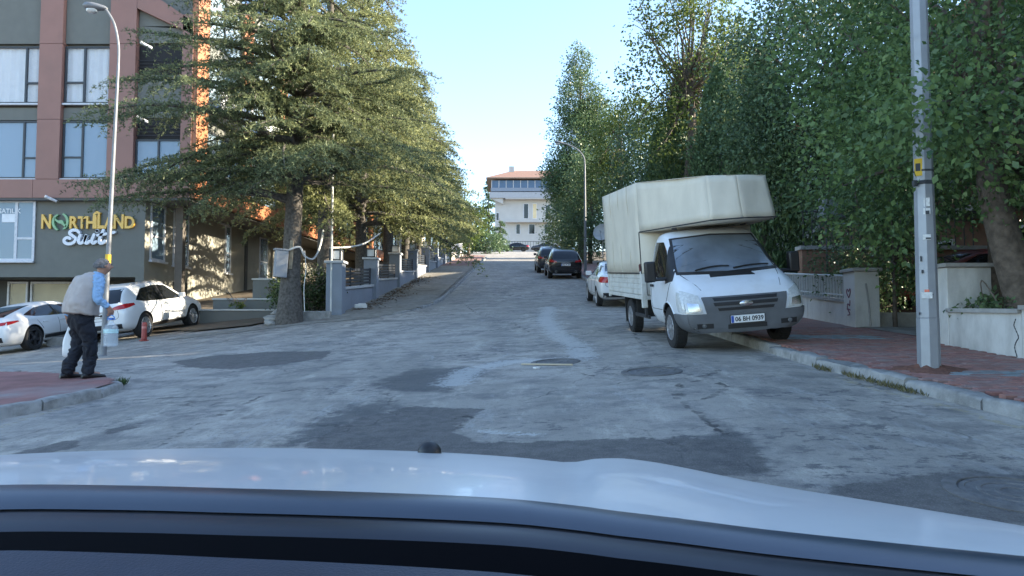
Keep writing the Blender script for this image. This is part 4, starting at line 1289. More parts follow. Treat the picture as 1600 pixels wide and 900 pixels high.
    skin_patch(bvh, 'end', *K['rear'], .005, 14, 6, -1).build('rear_window', glass_dark, root, smooth=True)
    skin_patch(bvh, 'end', *K['front'], .005, 14, 6, 1).build('windscreen', glass_dark, root, smooth=True)
    zb_ = K['st'][1][1]
    skin_patch(bvh, 'end', [(-.72, zb_ + .02), (.72, zb_ + .02)], [(-.74, zb_ + .16), (.74, zb_ + .16)], .012, 14, 3, -1).build('bumper_valance', black_plastic, root, smooth=True)
    if K['exhaust']:
        for s in (-1, 1):
            MB().lathe([(.055, 0), (.06, .1), (.045, .1), (.04, .02)], 14, (s * .55, K['plate'][1] + .06, zb_ + .07), Matrix.Rotation(math.pi / 2, 3, 'X'), cap=False).build('exhaust_pipe', chrome, root, smooth=True)
    # rear seam of the boot lid
    zt_ = K['plate'][0]
    sm_ = seam(bvh, [(-.66, zt_ + .12), (-.62, zt_ - .12), (0, zt_ - .16), (.62, zt_ - .12), (.66, zt_ + .12)], -1, .006, 'end')
    if sm_: sm_.build('boot_seam', black_plastic, root)
    hit = bvh.ray_cast(Vector((0, -6, K['plate'][0])), Vector((0, 1, 0)))[0]
    plate(root, txt, (hit.y if hit else K['plate'][1]) - .02, K['plate'][0], -1)
    MB().obox((0, (hit.y if hit else K['plate'][1]) - .006, K['plate'][0] + .1), (.5, .03, .025)).build('boot_trim', paint if kind != 'suv' else chrome, root, bevel=.006)
    put_wheels(root, K['ax'], K['hw'], wr, K['ww'], spokes, rim)
    return root, bvh
black_paint = M('black_car_paint', (.012, .013, .016), .22, .05, coat=.6)
grey_paint = M('dark_grey_car_paint', (.03, .034, .042), .25, .05, coat=.6)
red_paint = M('dark_red_car_paint', (.11, .014, .014), .35, .06, coat=.3)
dark_rim = M('dark_rim', (.06, .06, .065), .35, .1, metal=.6)
c, _ = car('suv', 'parked_car', 'white sport utility car in the sun before the hotel', 'car', white_paint, '34', alloy, 10)
place(c, -12.0, 24.15, R(-4), wb=2.9)
c, _ = car('fastback', 'parked_car', 'low white fastback car at the left edge with dark wheels', 'car', white_paint, '2281', dark_rim, 5)
place(c, -14.9, 23.4, R(-5), wb=2.9)
c, bv = car('sedan', 'parked_car', 'white saloon car parked behind the truck', 'car', white_paint, '06', alloy, 9)
place(c, 3.6, 25.35, R(0.5), roll=R(1.0), wb=2.65)
for s in (-1,):                    # clear halves of the lamp cluster
    pass
c, _ = car('suv', 'parked_car', 'black sport utility car parked up the street below the lamp post', 'car', black_paint, '06 F 34', alloy, 5)
place(c, 2.95, 43.2, R(1), wb=2.9)
c, _ = car('suv', 'parked_car', 'dark grey car parked just beyond the black sport utility car', 'car', grey_paint, None, alloy, 5)
place(c, 2.55, 49.6, R(1), wb=2.9)
c, _ = car('sedan', 'parked_car', 'dark red car standing in the driveway behind the gate opening', 'car', red_paint, None, dark_rim, 5)
place(c, 10.9, 17.3, R(84), z=h(8, 16.5) + .36)
c, _ = car('sedan', 'parked_car', 'dark car at the far road end left of centre', 'car', black_paint, None, dark_rim, 5)
place(c, .5, 117, R(85))
c, _ = car('sedan', 'parked_car', 'second dark car at the far road end nearer the white house wall', 'car', grey_paint, None, dark_rim, 5)
place(c, 5.2, 118, R(88))

# ---------------------------------------------------------------- the flatbed truck
def truck():
    root = thing('truck', 'white dropside truck with a beige canvas canopy parked half on the pavement', 'truck')
    tr_white = M('truck_white_paint', (.70, .72, .75), .35, .03, 2, coat=.3, dirt=(.5, .49, .46), dirt_amt=.35, dscale=2.5)
    bumper_m = M('truck_grey_plastic', (.115, .12, .128), .55, .1, 6, bump=.1, bscale=120)
    canvas = M('truck_canvas', (.66, .60, .49), .8, .05, 2.5, bump=.55, bscale=3.2, dirt=(.46, .41, .33), dirt_amt=.5, streak=1, dscale=1.6)
    bed_w = M('truck_bed_paint', (.60, .60, .56), .5, .06, 4, dirt=(.30, .26, .2), dirt_amt=.6, dscale=5)
    frame_m = M('truck_chassis', (.03, .03, .032), .7, .2)
    # origin on the ground below the front axle; nose points along -y of the street (built nose at +y, then turned)
    st = [(-1.20, .34, 1.05, 1.80, .80, .93, .93, .76), (-1.17, .30, 1.10, 1.90, .84, .965, .955, .80), (-1.0, .30, 1.12, 1.945, .84, .975, .965, .81), (-.72, .30, 1.12, 1.935, .84, .975, .965, .80), (-.50, .30, 1.12, 1.80, .84, .975, .96, .79), (-.18, .30, 1.12, 1.46, .84, .975, .955, .83),
          (.10, .30, 1.10, 1.22, .84, .975, .95, .84), (.38, .30, 1.04, 1.13, .84, .975, .93, .80), (.62, .30, .94, 1.02, .84, .965, .90, .76), (.76, .30, .84, .92, .82, .94, .86, .72), (.85, .30, .74, .80, .76, .88, .80, .68), (.88, .32, .66, .70, .70, .80, .72, .6)]
    wr = .345
    me, bvh = loft_body(st, tr_white, [(0.0, wr, wr + .07)], .96)
    cab = obj('cab', me, root)
    # bumper and grille field: grey plastic skin on the lower nose
    def end(lo, hi, off, mat, name, nu=16, nv=6, parent=root, thick=.02):
        b = skin_patch(bvh, 'end', lo, hi, off, nu, nv, 1, thick)
        o = b.build(name, mat, parent, smooth=True)
        return o
    def side(lo, hi, off, mat, name, s, nu=10, nv=4, parent=root):
        return skin_patch(bvh, 'side', lo, hi, off, nu, nv, s, .02).build(name, mat, parent, smooth=True)
    bump = end([(-.90, .33), (0, .31), (.90, .33)], [(-.93, .60), (0, .57), (.93, .60)], .035, bumper_m, 'bumper', 30, 8)
    for s in (-1, 1):
        side([(.42, .33), (.84, .33)], [(.42, .60), (.84, .60)], .035, bumper_m, 'bumper_corner', s, 14, 6)
    grl = end([(-.60, .575), (.60, .575)], [(-.66, .83), (.66, .83)], .03, bumper_m, 'grille_surround', 24, 6)
    for zc, hw in ((.785, .50), (.72, .50), (.645, .44)):
        end([(-hw + .02, zc - .022), (hw - .02, zc - .022)], [(-hw, zc + .022), (hw, zc + .022)], .036, black_plastic, 'grille_slot', 16, 2)
    # oval badge
    hit = bvh.ray_cast(Vector((0, 5, .715)), Vector((0, -1, 0)))[0]
    b = MB().lathe([(.001, .0), (.1, 0), (.1, .012), (.085, .02), (.001, .024)], 28, (0, 0, 0), Matrix.Rotation(-math.pi / 2, 3, 'X'), cap=False)
    b.v = [(x * 1.05, y, z * .45) for x, y, z in b.v]
    o = b.build('badge', chrome, grl, smooth=True); o.location = (0, hit.y + .03, .715)
    end([(-.30, .345), (.30, .345)], [(-.30, .41), (.30, .41)], .042, black_plastic, 'air_intake', 12, 2)
    for s in (-1, 1):
        end([(s * .52, .37), (s * .76, .38)], [(s * .52, .44), (s * .77, .45)], .042, black_plastic, 'fog_lamp_recess', 6, 2)
        hb = bvh.ray_cast(Vector((s * .66, 5, .41)), Vector((0, -1, 0)))[0]
        MB().lathe([(.036, 0), (.03, .012), (.001, .016)], 16, (s * .66, (hb.y if hb else .86) + .042, .41), Matrix.Rotation(-math.pi / 2, 3, 'X'), cap=False).build('fog_lamp', M('fog_lens', (.12, .125, .13), .2, .2), root, smooth=True)
        # tall headlights wrapping into the wing
        hl = end([(s * .66, .615), (s * .89, .615)], [(s * .70, .86), (s * .91, .95)], .022, clear_lamp, 'headlight', 10, 8)
        h2 = end([(s * .70, .64), (s * .86, .64)], [(s * .72, .74), (s * .87, .76)], .028, chrome, 'reflector', 6, 4, hl)
        side([(.62, .64), (.82, .62)], [(.50, .93), (.70, .90)], .02, clear_lamp, 'headlight_side', s, 8, 6)
        # side windows and black mirror triangle
        side([(-.98, 1.16), (-.4, 1.155), (-.02, 1.15)], [(-.98, 1.76), (-.62, 1.75), (-.42, 1.60)], .004, glass_dark, 'side_window', s, 16, 8)
        side([(-.06, 1.06), (.20, 1.10)], [(-.42, 1.66), (-.36, 1.68)], .012, black_plastic, 'quarter_trim', s, 5, 8)
        mb = MB().obox((s * 1.20, -.08, 1.27), (.17, .14, .34)); mb.obox((s * 1.05, -.06, 1.14), (.26, .07, .06))
        mb.build('mirror', black_plastic, root, bevel=.035, smooth=True, seg=3)
        o = MB().obox((s * 1.20, -.152, 1.27), (.13, .004, .28)).build('mirror_glass', chrome, root)
        # door outline, handle, roof lamps, wheel arch lip
        for pts in ([(.16, 1.08), (-.02, .80), (-.44, .50), (-.46, .36)], [(-1.02, 1.76), (-1.03, 1.2), (-1.02, .36)], [(-.46, .36), (-.8, .35), (-1.02, .36)], [(-.12, .62), (-.6, .62), (-1.0, .62)]):
            sm_ = seam(bvh, pts, s, .006)
            if sm_: sm_.build('door_seam', black_plastic, root)
        MB().obox((s * .985, -.90, 1.02), (.03, .16, .045)).build('door_handle', black_plastic, root, bevel=.01)
        MB().obox((s * .60, -.62, 1.965), (.09, .06, .03)).build('roof_lamp', black_plastic, root, bevel=.008)
        arc = [(.42 * math.cos(a), wr + .42 * math.sin(a)) for a in np.linspace(0, math.pi, 15)]
        sm_ = seam(bvh, arc, s, .014)
        if sm_: sm_.build('arch_lip', tr_white, root, smooth=True)
    # windscreen, wipers, scuttle
    end([(-.83, 1.19), (0, 1.16), (.83, 1.19)], [(-.72, 1.80), (0, 1.84), (.72, 1.80)], .004, black_plastic, 'windscreen_seal', 24, 10)
    end([(-.79, 1.23), (0, 1.20), (.79, 1.23)], [(-.68, 1.77), (0, 1.81), (.68, 1.77)], .010, M('truck_windscreen', (.17, .205, .25), .1, .35, 1.2, spec=.9), 'windscreen', 24, 10)  # sky reflection put into the base colour of the glass
    for x0, x1, z1 in ((-.10, -.70, 1.235), (.52, -.05, 1.25)):
        pts = []
        for t in np.linspace(0, 1, 6):
            x = x0 + (x1 - x0) * t; z = 1.20 + (z1 - 1.20) * math.sin(t * 2.2) + .02
            hit = bvh.ray_cast(Vector((x, 5, z)), Vector((0, -1, 0)))
            pts.append(hit[0] + hit[1] * .03)
        MB().tube(pts, .014, 6).build('wiper', black_plastic, root)
    sc = skin_patch(bvh, 'top', [(-.33, .26), (.33, .26)], [(-.36, .40), (.36, .40)], .008, 10, 2).build('bonnet_vent', black_plastic, root, smooth=True)
    for s in (-1, 1):
        pts = []
        for (x, y) in ((.80, .12), (.74, .36), (.66, .60), (.62, .72)):
            hit = bvh.ray_cast(Vector((s * x, y, 5)), Vector((0, 0, -1)))[0]
            if hit: pts.append(hit)
        MB().tube(pts, .005, 5).build('bonnet_seam', black_plastic, root)
    hp = bvh.ray_cast(Vector((0, 5, .50)), Vector((0, -1, 0)))[0]
    plate(root, '06 BH 0939', hp.y + .055, .485, 1, tilt=0)
    # chassis and dropside bed: y from -1.4 back to -4.75
    MB().box(-.42, .42, -4.6, -.6, .42, .62).build('chassis', frame_m, root, bevel=.01)
    B0, B1, BW = -1.42, -4.85, 1.0
    MB().box(-BW, BW, B1, B0, .74, .82).build('bed_floor', bed_w, root, bevel=.01)
    for s in (-1, 1):
        n = 4; hh = .40
        for k in range(n):
            z0 = .826 + k * hh / n
            MB().box(s * BW - (.03 if s > 0 else 0), s * BW + (.03 if s < 0 else 0), B1 + .05, B0 - .09, z0 + .006, z0 + hh / n - .006).build('dropside_plank', bed_w, root, bevel=.012)
        MB().box(s * BW - .022 * s - .008, s * BW - .022 * s + .008, B1 + .04, B0 - .08, .826, 1.22).build('dropside_back', bed_w, root)
        MB().box(s * BW - .05, s * BW + .05, B0 - .085, B0, .60, 1.27).build('bed_post', bed_w, root, bevel=.01)
        MB().box(s * BW - .03, s * BW + .03, B1, B1 + .05, .70, 1.25).build('bed_post', bed_w, root, bevel=.01)
        MB().obox((s * (BW - .02), B0 - .04, .52), (.05, .06, .18)).build('latch', frame_m, root, bevel=.008)
        # mudguard flap and wheel guard
        MB().box(s * .72 - .18, s * .72 + .18, -3.72, -3.69, .20, .74).build('mud_flap', rubber, root)
        MB().box(s * .72 - .18, s * .72 + .18, -2.60, -2.57, .34, .74).build('mud_flap', rubber, root)
        MB().box(s * .95 - .02, s * .95 + .02, -2.45, -1.35, .40, .46).build('side_guard', frame_m, root)
    MB().box(-BW + .05, BW - .05, B1, B1 + .03, .83, 1.22).build('tailgate', bed_w, root, bevel=.01)
    MB().box(-BW + .06, BW - .06, B0 - .06, B0 - .03, .83, 1.26).build('headboard', bed_w, root, bevel=.01)
    # canvas canopy: box over the bed, prow over the cab
    zt, ze, zl = 2.74, 2.88, 1.235
    zrear = 2.97
    c = MB()
    yb, yf = B1 - .02, B0 + .02
    W_ = BW + .025
    def quad(*p): c.add(p, [tuple(range(len(p)))])
    nose = [(-W_, yf), (-W_ + .12, yf + 1.46), (-.30, yf + 1.66), (.22, yf + 1.58), (W_, yf)]     # plan of the prow
    zu = 2.03                                                                                     # underside above the cab
    for s in (-1, 1):
        c.grid(lambda u, v: (s * (W_ + .012 * math.sin(u * 9 + v * 5) * (1 - abs(2 * v - 1))), yb + (yf - yb) * u, zl + (zrear + (ze - zrear) * u - zl) * v), 10, 6)
    c.grid(lambda u, v: (-W_ + 2 * W_ * u, yb, zl + (zrear - zl) * v), 6, 4)
    c.grid(lambda u, v: (-W_ + 2 * W_ * u, yb + (yf - yb) * v, zrear + (ze - zrear) * v + .02 * (1 - (2 * u - 1) ** 2) * (1 - v)), 8, 6)
    c.grid(lambda u, v: (-W_ + 2 * W_ * u, yf, zl + (zu - zl) * v), 6, 4)
    # prow sides
    ztop = [ze, zt - .01, zt, zt + .03, ze]; zbot = [zu - .05, zu - .01, zu, zu, zu - .05]
    for i in range(4):
        (x0, y0), (x1, y1) = nose[i], nose[i + 1]
        inn = .10
        c.grid(lambda u, v, i=i, x0=x0, y0=y0, x1=x1, y1=y1: ((x0 + (x1 - x0) * u) * (1 - (.08 * (u if i == 0 else (1 - u) if i == 3 else 1)) * v), y0 + (y1 - y0) * u - (.16 * v if True else 0) * (min(1, (y0 + (y1 - y0) * u - yf) / 1.0)) + .012 * math.sin(u * math.pi) * math.sin(u * 6 + v * 4), (zbot[i] + (zbot[i + 1] - zbot[i]) * u) * (1 - v) + (ztop[i] + (ztop[i + 1] - ztop[i]) * u) * v), 8, 6)
    # prow top and underside
    tp = [(x * (.92 if i in (1, 2, 3) else 1), y - .16 * min(1, (y - yf)), ztop[i]) for i, (x, y) in enumerate(nose)]
    c.add(tp, [tuple(range(5))])
    c.add([(x, y, zbot[i]) for i, (x, y) in enumerate(nose)], [tuple(range(5))])
    cv = c.build('canopy', canvas, root, smooth=True, angle=25)
    md = cv.modifiers.new('solid', 'SOLIDIFY'); md.thickness = .008; md.offset = -1
    # dark edge rope and creases
    edge = [(x * 1.003, y + .006, zbot[i] + .002) for i, (x, y) in enumerate(nose)]
    MB().tube(edge, .011, 6).build('canopy_rope', frame_m, cv)
    for s in (-1, 1):
        MB().tube([(s * (W_ + .006), yf - .01, zu - .05), (s * (W_ + .006), yf - .01, zl)], .011, 6).build('canopy_rope', frame_m, cv)
        MB().tube([(s * (W_ + .006), yf - .01, zl), (s * (W_ + .006), yb, zl - .0)], .011, 6).build('canopy_rope', frame_m, cv)
    for k in range(1, 4):           # hoop seams showing through the canvas
        yk = yb + (yf - yb) * k / 4
        zk = zrear + (ze - zrear) * k / 4
        for s in (-1, 1):
            MB().tube([(s * (W_ + .013 * math.sin(q * 9)), yk + .01 * math.sin(q * 14), zl + (zk - zl) * q) for q in np.linspace(0, 1, 8)], .006, 5).build('canopy_seam', canvas, cv, smooth=True)
    for (xa, ya, za, xb_, yb_, zb2) in ((.80, yf + .32, 2.72, .86, yf + .26, 2.36), (.86, yf + .26, 2.36, .78, yf + .40, 2.12), (-.28, yf + 1.52, 2.72, -.29, yf + 1.665, 2.06)):
        MB().tube([(xa, ya, za), ((xa + xb_) / 2 + .01, (ya + yb_) / 2 + .012, (za + zb2) / 2), (xb_, yb_, zb2)], .007, 5).build('canopy_crease', canvas, cv, smooth=True)
    MB().obox((W_ + .014, yf - .10, zl + .10), (.008, .10, .13), Matrix.Rotation(.2, 3, 'X')).build('red_tag', red_paint, cv)
    MB().obox((-W_ - .014, yf - .10, zl + .10), (.008, .10, .13), Matrix.Rotation(.2, 3, 'X')).build('red_tag', red_paint, cv)
    MB().tube([(-.40, -.75, 1.96), (-.44, -.80, 2.35)], .004, 5).build('aerial', black_plastic, root)
    steel = M('steel_rim', (.33, .33, .34), .5, .1, 8, metal=.6)
    put_wheels(root, [0.0], .955, wr, .215, 12, steel, .60)
    put_wheels(root, [-3.14], .93, wr, .215, 12, steel, .60)
    return root
tk_ = truck()
# stands nose towards the camera (turned half round), right wheels on the pavement
def place_truck(x, y, yaw):
    z0 = h(x - .9, y); zfr = -.315; zre = h(2.3, 14.1)
    f = Vector((math.sin(yaw), -math.cos(yaw), 0)); r = Vector((-math.cos(yaw), -math.sin(yaw), 0))
    L_ = h(2.7, 12.05); K_ = h(4.3, 12.05) + PV + .005; B_ = h(2.5, 15.2)
    ff = Vector((f.x * 3.14, f.y * 3.14, L_ - B_)).normalized()
    rr_ = Vector((r.x * 1.74, r.y * 1.74, L_ - K_)).normalized()
    up = rr_.cross(ff).normalized(); rr_ = ff.cross(up)
    m = Matrix((rr_, ff, up)).transposed().to_4x4()
    m.translation = (x, y, (L_ + K_) / 2 - .01)
    tk_.location = m.translation; tk_.rotation_euler = m.to_euler()
place_truck(3.55, 12.1, R(3))
# ---------------------------------------------------------------- street furniture
galv = M('galvanised_steel', (.31, .325, .345), .5, .08, 5, metal=.35, dirt=(.26, .27, .28), dirt_amt=.6, streak=1, dscale=3)
yellow = M('yellow_sticker', (.65, .42, .03), .6, .1)
paper = M('old_paper', (.6, .6, .58), .8, .2, 30)
dark_ink = M('sticker_ink', (.04, .045, .05), .7, .2)
def lamp_post(label, px, Y, Ht, arm, r0, head):
    x = at(px, 500, Y).x
    z = h(x, Y)
    t = thing('street_lamp', label, 'street lamp', (x, Y, z - .02))
    galv = M('lamp_post_grey', (.20, .21, .225), .55, .1, 6, metal=.3, dirt=(.13, .13, .13), dirt_amt=.5, dscale=4)
    MB().tube([(0, 0, 0), (0, 0, Ht * .5), (0, 0, Ht)], [r0, r0 * .75, r0 * .5], 12).build('pole', galv, t, smooth=True)
    MB().lathe([(r0 * 1.6, 0), (r0 * 1.6, .03), (r0 * 1.15, .05), (r0 * 1.15, .25)], 12).build('base_flange', galv, t, smooth=True)
    pts = catmull([(0, 0, Ht - .1), (arm * .05, 0, Ht + .45), (arm * .35, 0, Ht + .95), (arm * .8, 0, Ht + 1.25), (arm, 0, Ht + 1.32)], 6)
    MB().tube(pts, [r0 * .45] * len(pts), 8).build('arm', galv, t, smooth=True)
    s = 1 if arm > 0 else -1
    hb = MB().lathe([(.03, 0), (.07, .06), (.10, .2), (.12, .36), (.10, .5), (.04, .56)], 14, (0, 0, 0), Matrix.Rotation(R(80) * s, 3, 'Y'))
    hb.v = [(a + arm - s * .05, b * 1.05, c * .75 + Ht + 1.34) for a, b, c in hb.v]
    hd = hb.build('lamp_head', galv, t, smooth=True)
    lb = MB().lathe([(.09, 0), (.085, -.05), (.05, -.085), (.001, -.095)], 14, (arm + s * .3, 0, Ht + 1.31)); lb.v = [(a + (a - arm - s * .3) * .5, b, c) for a, b, c in lb.v]
    lb.build('lens', clear_lamp, hd, smooth=True)
    return t
lp = lamp_post('slim grey street lamp with curved arm before the hotel', 162.5, 16.8, 6.75, -.38, .062, 1)
lp.rotation_euler = (0, .024, 0)
zz = at(170, 405, 16.7).z - lp.location.z
MB().lathe([(0.062, zz - .12), (.062, zz + .12)], 12).build('sticker', yellow, lp)
lamp_post('far street lamp standing beside the black car', 915, 46, 7.0, -1.4, .10, 1)
# octagonal steel pole on the right pavement
def big_pole():
    c = gp(1452, 578, PV)
    z = h(c.x, c.y) + PV
    t = thing('steel_pole', 'tall octagonal galvanised pole with stickers on the right pavement', 'pole', (c.x, c.y, z - .03))
    MB().lathe([(.122, 0), (.120, .62)], 8, (0, 0, 0), Matrix.Rotation(R(22), 3, 'Z')).build('pole_foot', galv, t, bevel=.004)
    MB().lathe([(.117, .622), (.103, 2.6), (.078, 7.5)], 8, (0, 0, 0), Matrix.Rotation(R(22), 3, 'Z')).build('pole_shaft', galv, t, bevel=.004)
    def zof(py): return at(1448, py, c.y).z - t.location.z
    d = Vector((-c.x, -c.y, 0)).normalized(); rt = Vector((-d.y, d.x, 0)) * -1
    rt = Vector((1, 0, 0)); rt = (rt - d * rt.dot(d)).normalized()
    def sticker(px0, py, w, hh, mat, name='sticker', out=.004):
        z_ = zof(py); r_ = np.interp(z_, [0, .62, 2.6, 7.5], [.122, .117, .103, .078]) * .985
        off = (px0 - np.interp(py, [0, 575], [1437, 1451])) / F_PX * c.y
        p = d * (r_ - .01 - abs(off) * .18 + .006) + rt * off + Vector((0, 0, z_))
        m = Matrix((rt, d * -1, Vector((0, 0, 1)))).transposed()
        return MB().obox(p, (w, .014, hh), m).build(name, mat, t)
    sticker(1437, 263, .085, .20, yellow, 'warning_sticker')
    o = sticker(1436, 263, .05, .09, dark_ink, 'warning_symbol'); o.location = d * .004
    for py, w, hh, mm in ((332, .07, .07, paper), (372, .08, .06, paper), (462, .11, .07, paper), (318, .06, .10, paper), (455, .05, .03, red_lamp)):
        sticker(1448, py, w, hh, mm)
    for k, (px, py, w, hh) in enumerate(((1449, 334, .04, .04), (1450, 374, .05, .02), (1452, 461, .07, .012), (1452, 466, .06, .01), (1440, 405, .015, .06), (1442, 425, .02, .04), (1438, 490, .012, .03))):
        o = sticker(px, py, w, hh, dark_ink, 'sticker_print'); o.location = d * .004
    for py in (268, 285, 288):
        z_ = zof(py); r_ = float(np.interp(z_, [.62, 2.6, 7.5], [.117, .103, .078])) + .003
        MB().lathe([(r_, z_ - .012), (r_, z_ + .012)], 8, (0, 0, 0), Matrix.Rotation(R(22), 3, 'Z')).build('steel_band', dark_ink, t)
    MB().obox(d * .115 + rt * -.09 + Vector((0, 0, zof(288))), (.05, .05, .07)).build('cable_clamp', dark_ink, t, bevel=.01)
    # soil heaped at the foot
    rnd = random.Random(9)
    b = MB()
    def fn(u, v):
        a = u * 2 * math.pi; r_ = .10 + v * .30 * (1 + .3 * math.sin(a * 3 + 1) + .15 * math.sin(a * 7))
        x, y = c.x + math.cos(a) * r_, c.y + math.sin(a) * r_ * .8
        return (x, y, h(x, y) + PV + .05 * (1 - v) ** 1.5 * (1 + .4 * math.sin(a * 5)) + (.004 if v < .95 else -.01))
    b.grid(fn, 28, 6)
    tag(b.build('soil_heap', M('red_soil', (.17, .075, .05), .95, .3, 25, bump=.8, bscale=60), smooth=True), 'reddish earth heaped round the foot of the steel pole', 'soil', kind='stuff')
big_pole()
# bollard
bp = gp(225, 533)
bo = thing('bollard', 'red plastic bollard beside the white sport utility car', 'bollard', (bp.x, bp.y, h(bp.x, bp.y)))
bred = M('bollard_red', (.28, .045, .035), .5, .1)
MB().lathe([(.13, 0), (.13, .03), (.075, .05), (.068, .5), (.05, .54)], 18).build('post', bred, bo, smooth=True)
MB().lathe([(.0705, .36), (.070, .42)], 18, cap=False).build('reflective_band', M('faded_band', (.5, .2, .17), .5), bo, smooth=True)
kb = gp(87, 541)
tag(MB().obox((kb.x, kb.y + .3, h(kb.x, kb.y) + .13), (.75, .35, .30), Matrix.Rotation(.1, 3, 'Z')).build('concrete_block', concrete, bevel=.03), 'pale concrete block beside the wheel of the low white car', 'block')
# meter box, plank and cables on the nearest cedar
mt = M('meter_box_grey', (.27, .29, .32), .6, .08, dirt=(.2, .2, .2), dirt_amt=.4)
p = at(437, 412, 21.75)
mb_ = thing('meter_box', 'grey metal box strapped to the trunk of the nearest cedar', 'box', (p.x, p.y, p.z - .42))
MB().obox((0, .1, .42), (.36, .3, .80), Matrix.Rotation(.06, 3, 'Y') @ Matrix.Rotation(.5, 3, 'Z')).build('housing', mt, mb_, bevel=.02)
MB().obox((.02, .1, .845), (.42, .36, .05), Matrix.Rotation(.06, 3, 'Y') @ Matrix.Rotation(.5, 3, 'Z')).build('lid', mt, mb_, bevel=.01)
p = at(455, 398, 21.95)
tag(MB().obox(p, (.11, .05, .85), Matrix.Rotation(.05, 3, 'Y')).build('plank', M('old_plank', (.3, .25, .18), .9, .25, 8), bevel=.006), 'short weathered plank fixed upright to the cedar trunk', 'plank')
cab_w = M('white_cable', (.6, .6, .58), .6)
def cable(pts, r, label, mat=cab_w, cat='cable'):
    tag(MB().tube(catmull(pts, 8), r, 6).build('cable', mat, smooth=True), label, cat)
cable([at(448, 392, 21.8), at(468, 386, 21.9), at(476, 400, 22.1), at(490, 404, 22.6), at(500, 385, 23.2), at(505, 360, 23.9)], .03, 'white cable looping from the cedar trunk to the thin post')
cable([at(516, 387, 23.9), at(545, 386, 25), at(570, 380, 27), at(592, 366, 30)], .03, 'white cable sagging from the thin post into the cedars')
cable([at(476, 392, 21.9), at(478, 420, 22.0), at(475, 450, 22.0), at(476, 487, 22.0)], .012, 'thin cable hanging down the cedar trunk')
p0, p1 = at(517, 488, 23.75), at(513, 190, 23.75)
po_ = thing('cable_post', 'thin white post rising beside the end pillar of the fence', 'post', (p0.x, p0.y, p0.z - .15))
MB().tube([(0, 0, 0), (0, 0, p1.z - p0.z + .1)], .035, 8).build('post', cab_w, po_, smooth=True)
MB().tube([(-.12, 0, p1.z - p0.z - .1), (.22, 0, p1.z - p0.z - .1)], .02, 6).build('crossarm', cab_w, po_, smooth=True)

# ---------------------------------------------------------------- right hand walls, gate and houses
wallw = M('old_white_wall', (.60, .59, .56), .85, .07, 3, bump=.35, bscale=25, dirt=(.30, .29, .27), dirt_amt=.75, streak=1, dscale=1.6)
cope = M('wall_coping', (.36, .35, .33), .85, .12, 8, bump=.3, bscale=40, dirt=(.2, .19, .17), dirt_amt=.6)
railw = M('railing_paint', (.50, .51, .50), .5, .12, 12)
WX = 6.85
def zp(y, x=WX): return h(x, y) + PV
gw = thing('garden_wall', 'white garden wall with gate pillar and white bar railing behind the truck', 'wall', (WX, 14.7, zp(14.7)))
pz = zp(14.7)
MB().box(WX, WX + .50, 14.70, 15.20, pz - .3, pz + 1.12).build('pillar', wallw, gw, world=True, bevel=.012)
MB().box(WX - .05, WX + .55, 14.65, 15.25, pz + 1.122, pz + 1.19).build('pillar_cap', cope, gw, world=True, bevel=.012)
MB().tube([(WX + .30, 14.685, pz + .02), (WX + .27, 14.685, pz + .5), (WX + .22, 14.685, pz + .88)], .018, 6).build('pipe', cope, gw, world=True)
# painted heart and scrawl on the street face of the pillar
graf = M('graffiti', (.20, .09, .12), .8, .3, 30)
def scrawl(pts, w=.012):
    MB().tube(catmull([Vector((WX - .004, 14.70 + u, pz + v)) for u, v in pts], 5), w, 5).build('graffiti', graf, gw, world=True)
scrawl([(.25, .60), (.17, .72), (.20, .78), (.25, .73), (.31, .78), (.34, .71), (.25, .60)])
scrawl([(.20, .55), (.22, .44), (.30, .48), (.33, .36)]); scrawl([(.2, .35), (.3, .37), (.22, .27), (.32, .25)])
for a, b_ in ((15.21, 17.2), (17.22, 20.7), (20.72, 24.2), (24.22, 27.7), (27.72, 31.2), (31.22, 35), (35.02, 39), (39.02, 44), (44.02, 50)):
    MB().prism([(0, a, zp(a) - .4), (0, b_, zp(b_) - .4), (0, b_, zp(b_) + .48), (0, a, zp(a) + .48)], (WX + .06, 0, 0), (WX + .28, 0, 0)).build('wall', wallw, gw, world=True)
    MB().prism([(0, a, zp(a) + .482), (0, b_, zp(b_) + .482), (0, b_, zp(b_) + .54), (0, a, zp(a) + .54)], (WX + .02, 0, 0), (WX + .32, 0, 0)).build('coping', cope, gw, world=True)
    MB().tube([(WX + .17, a, zp(a) + 1.02), (WX + .17, b_, zp(b_) + 1.02)], .028, 6).build('handrail', railw, gw, world=True)
    MB().tube([(WX + .17, a, zp(a) + .61), (WX + .17, b_, zp(b_) + .61)], .02, 6).build('handrail', railw, gw, world=True)
    if a < 40:
        y = a + .08
        while y < b_:
            MB().box(WX + .15, WX + .19, y, y + .035, zp(y) + .54, zp(y) + 1.0).build('railing_bar', railw, gw, world=True); y += .145
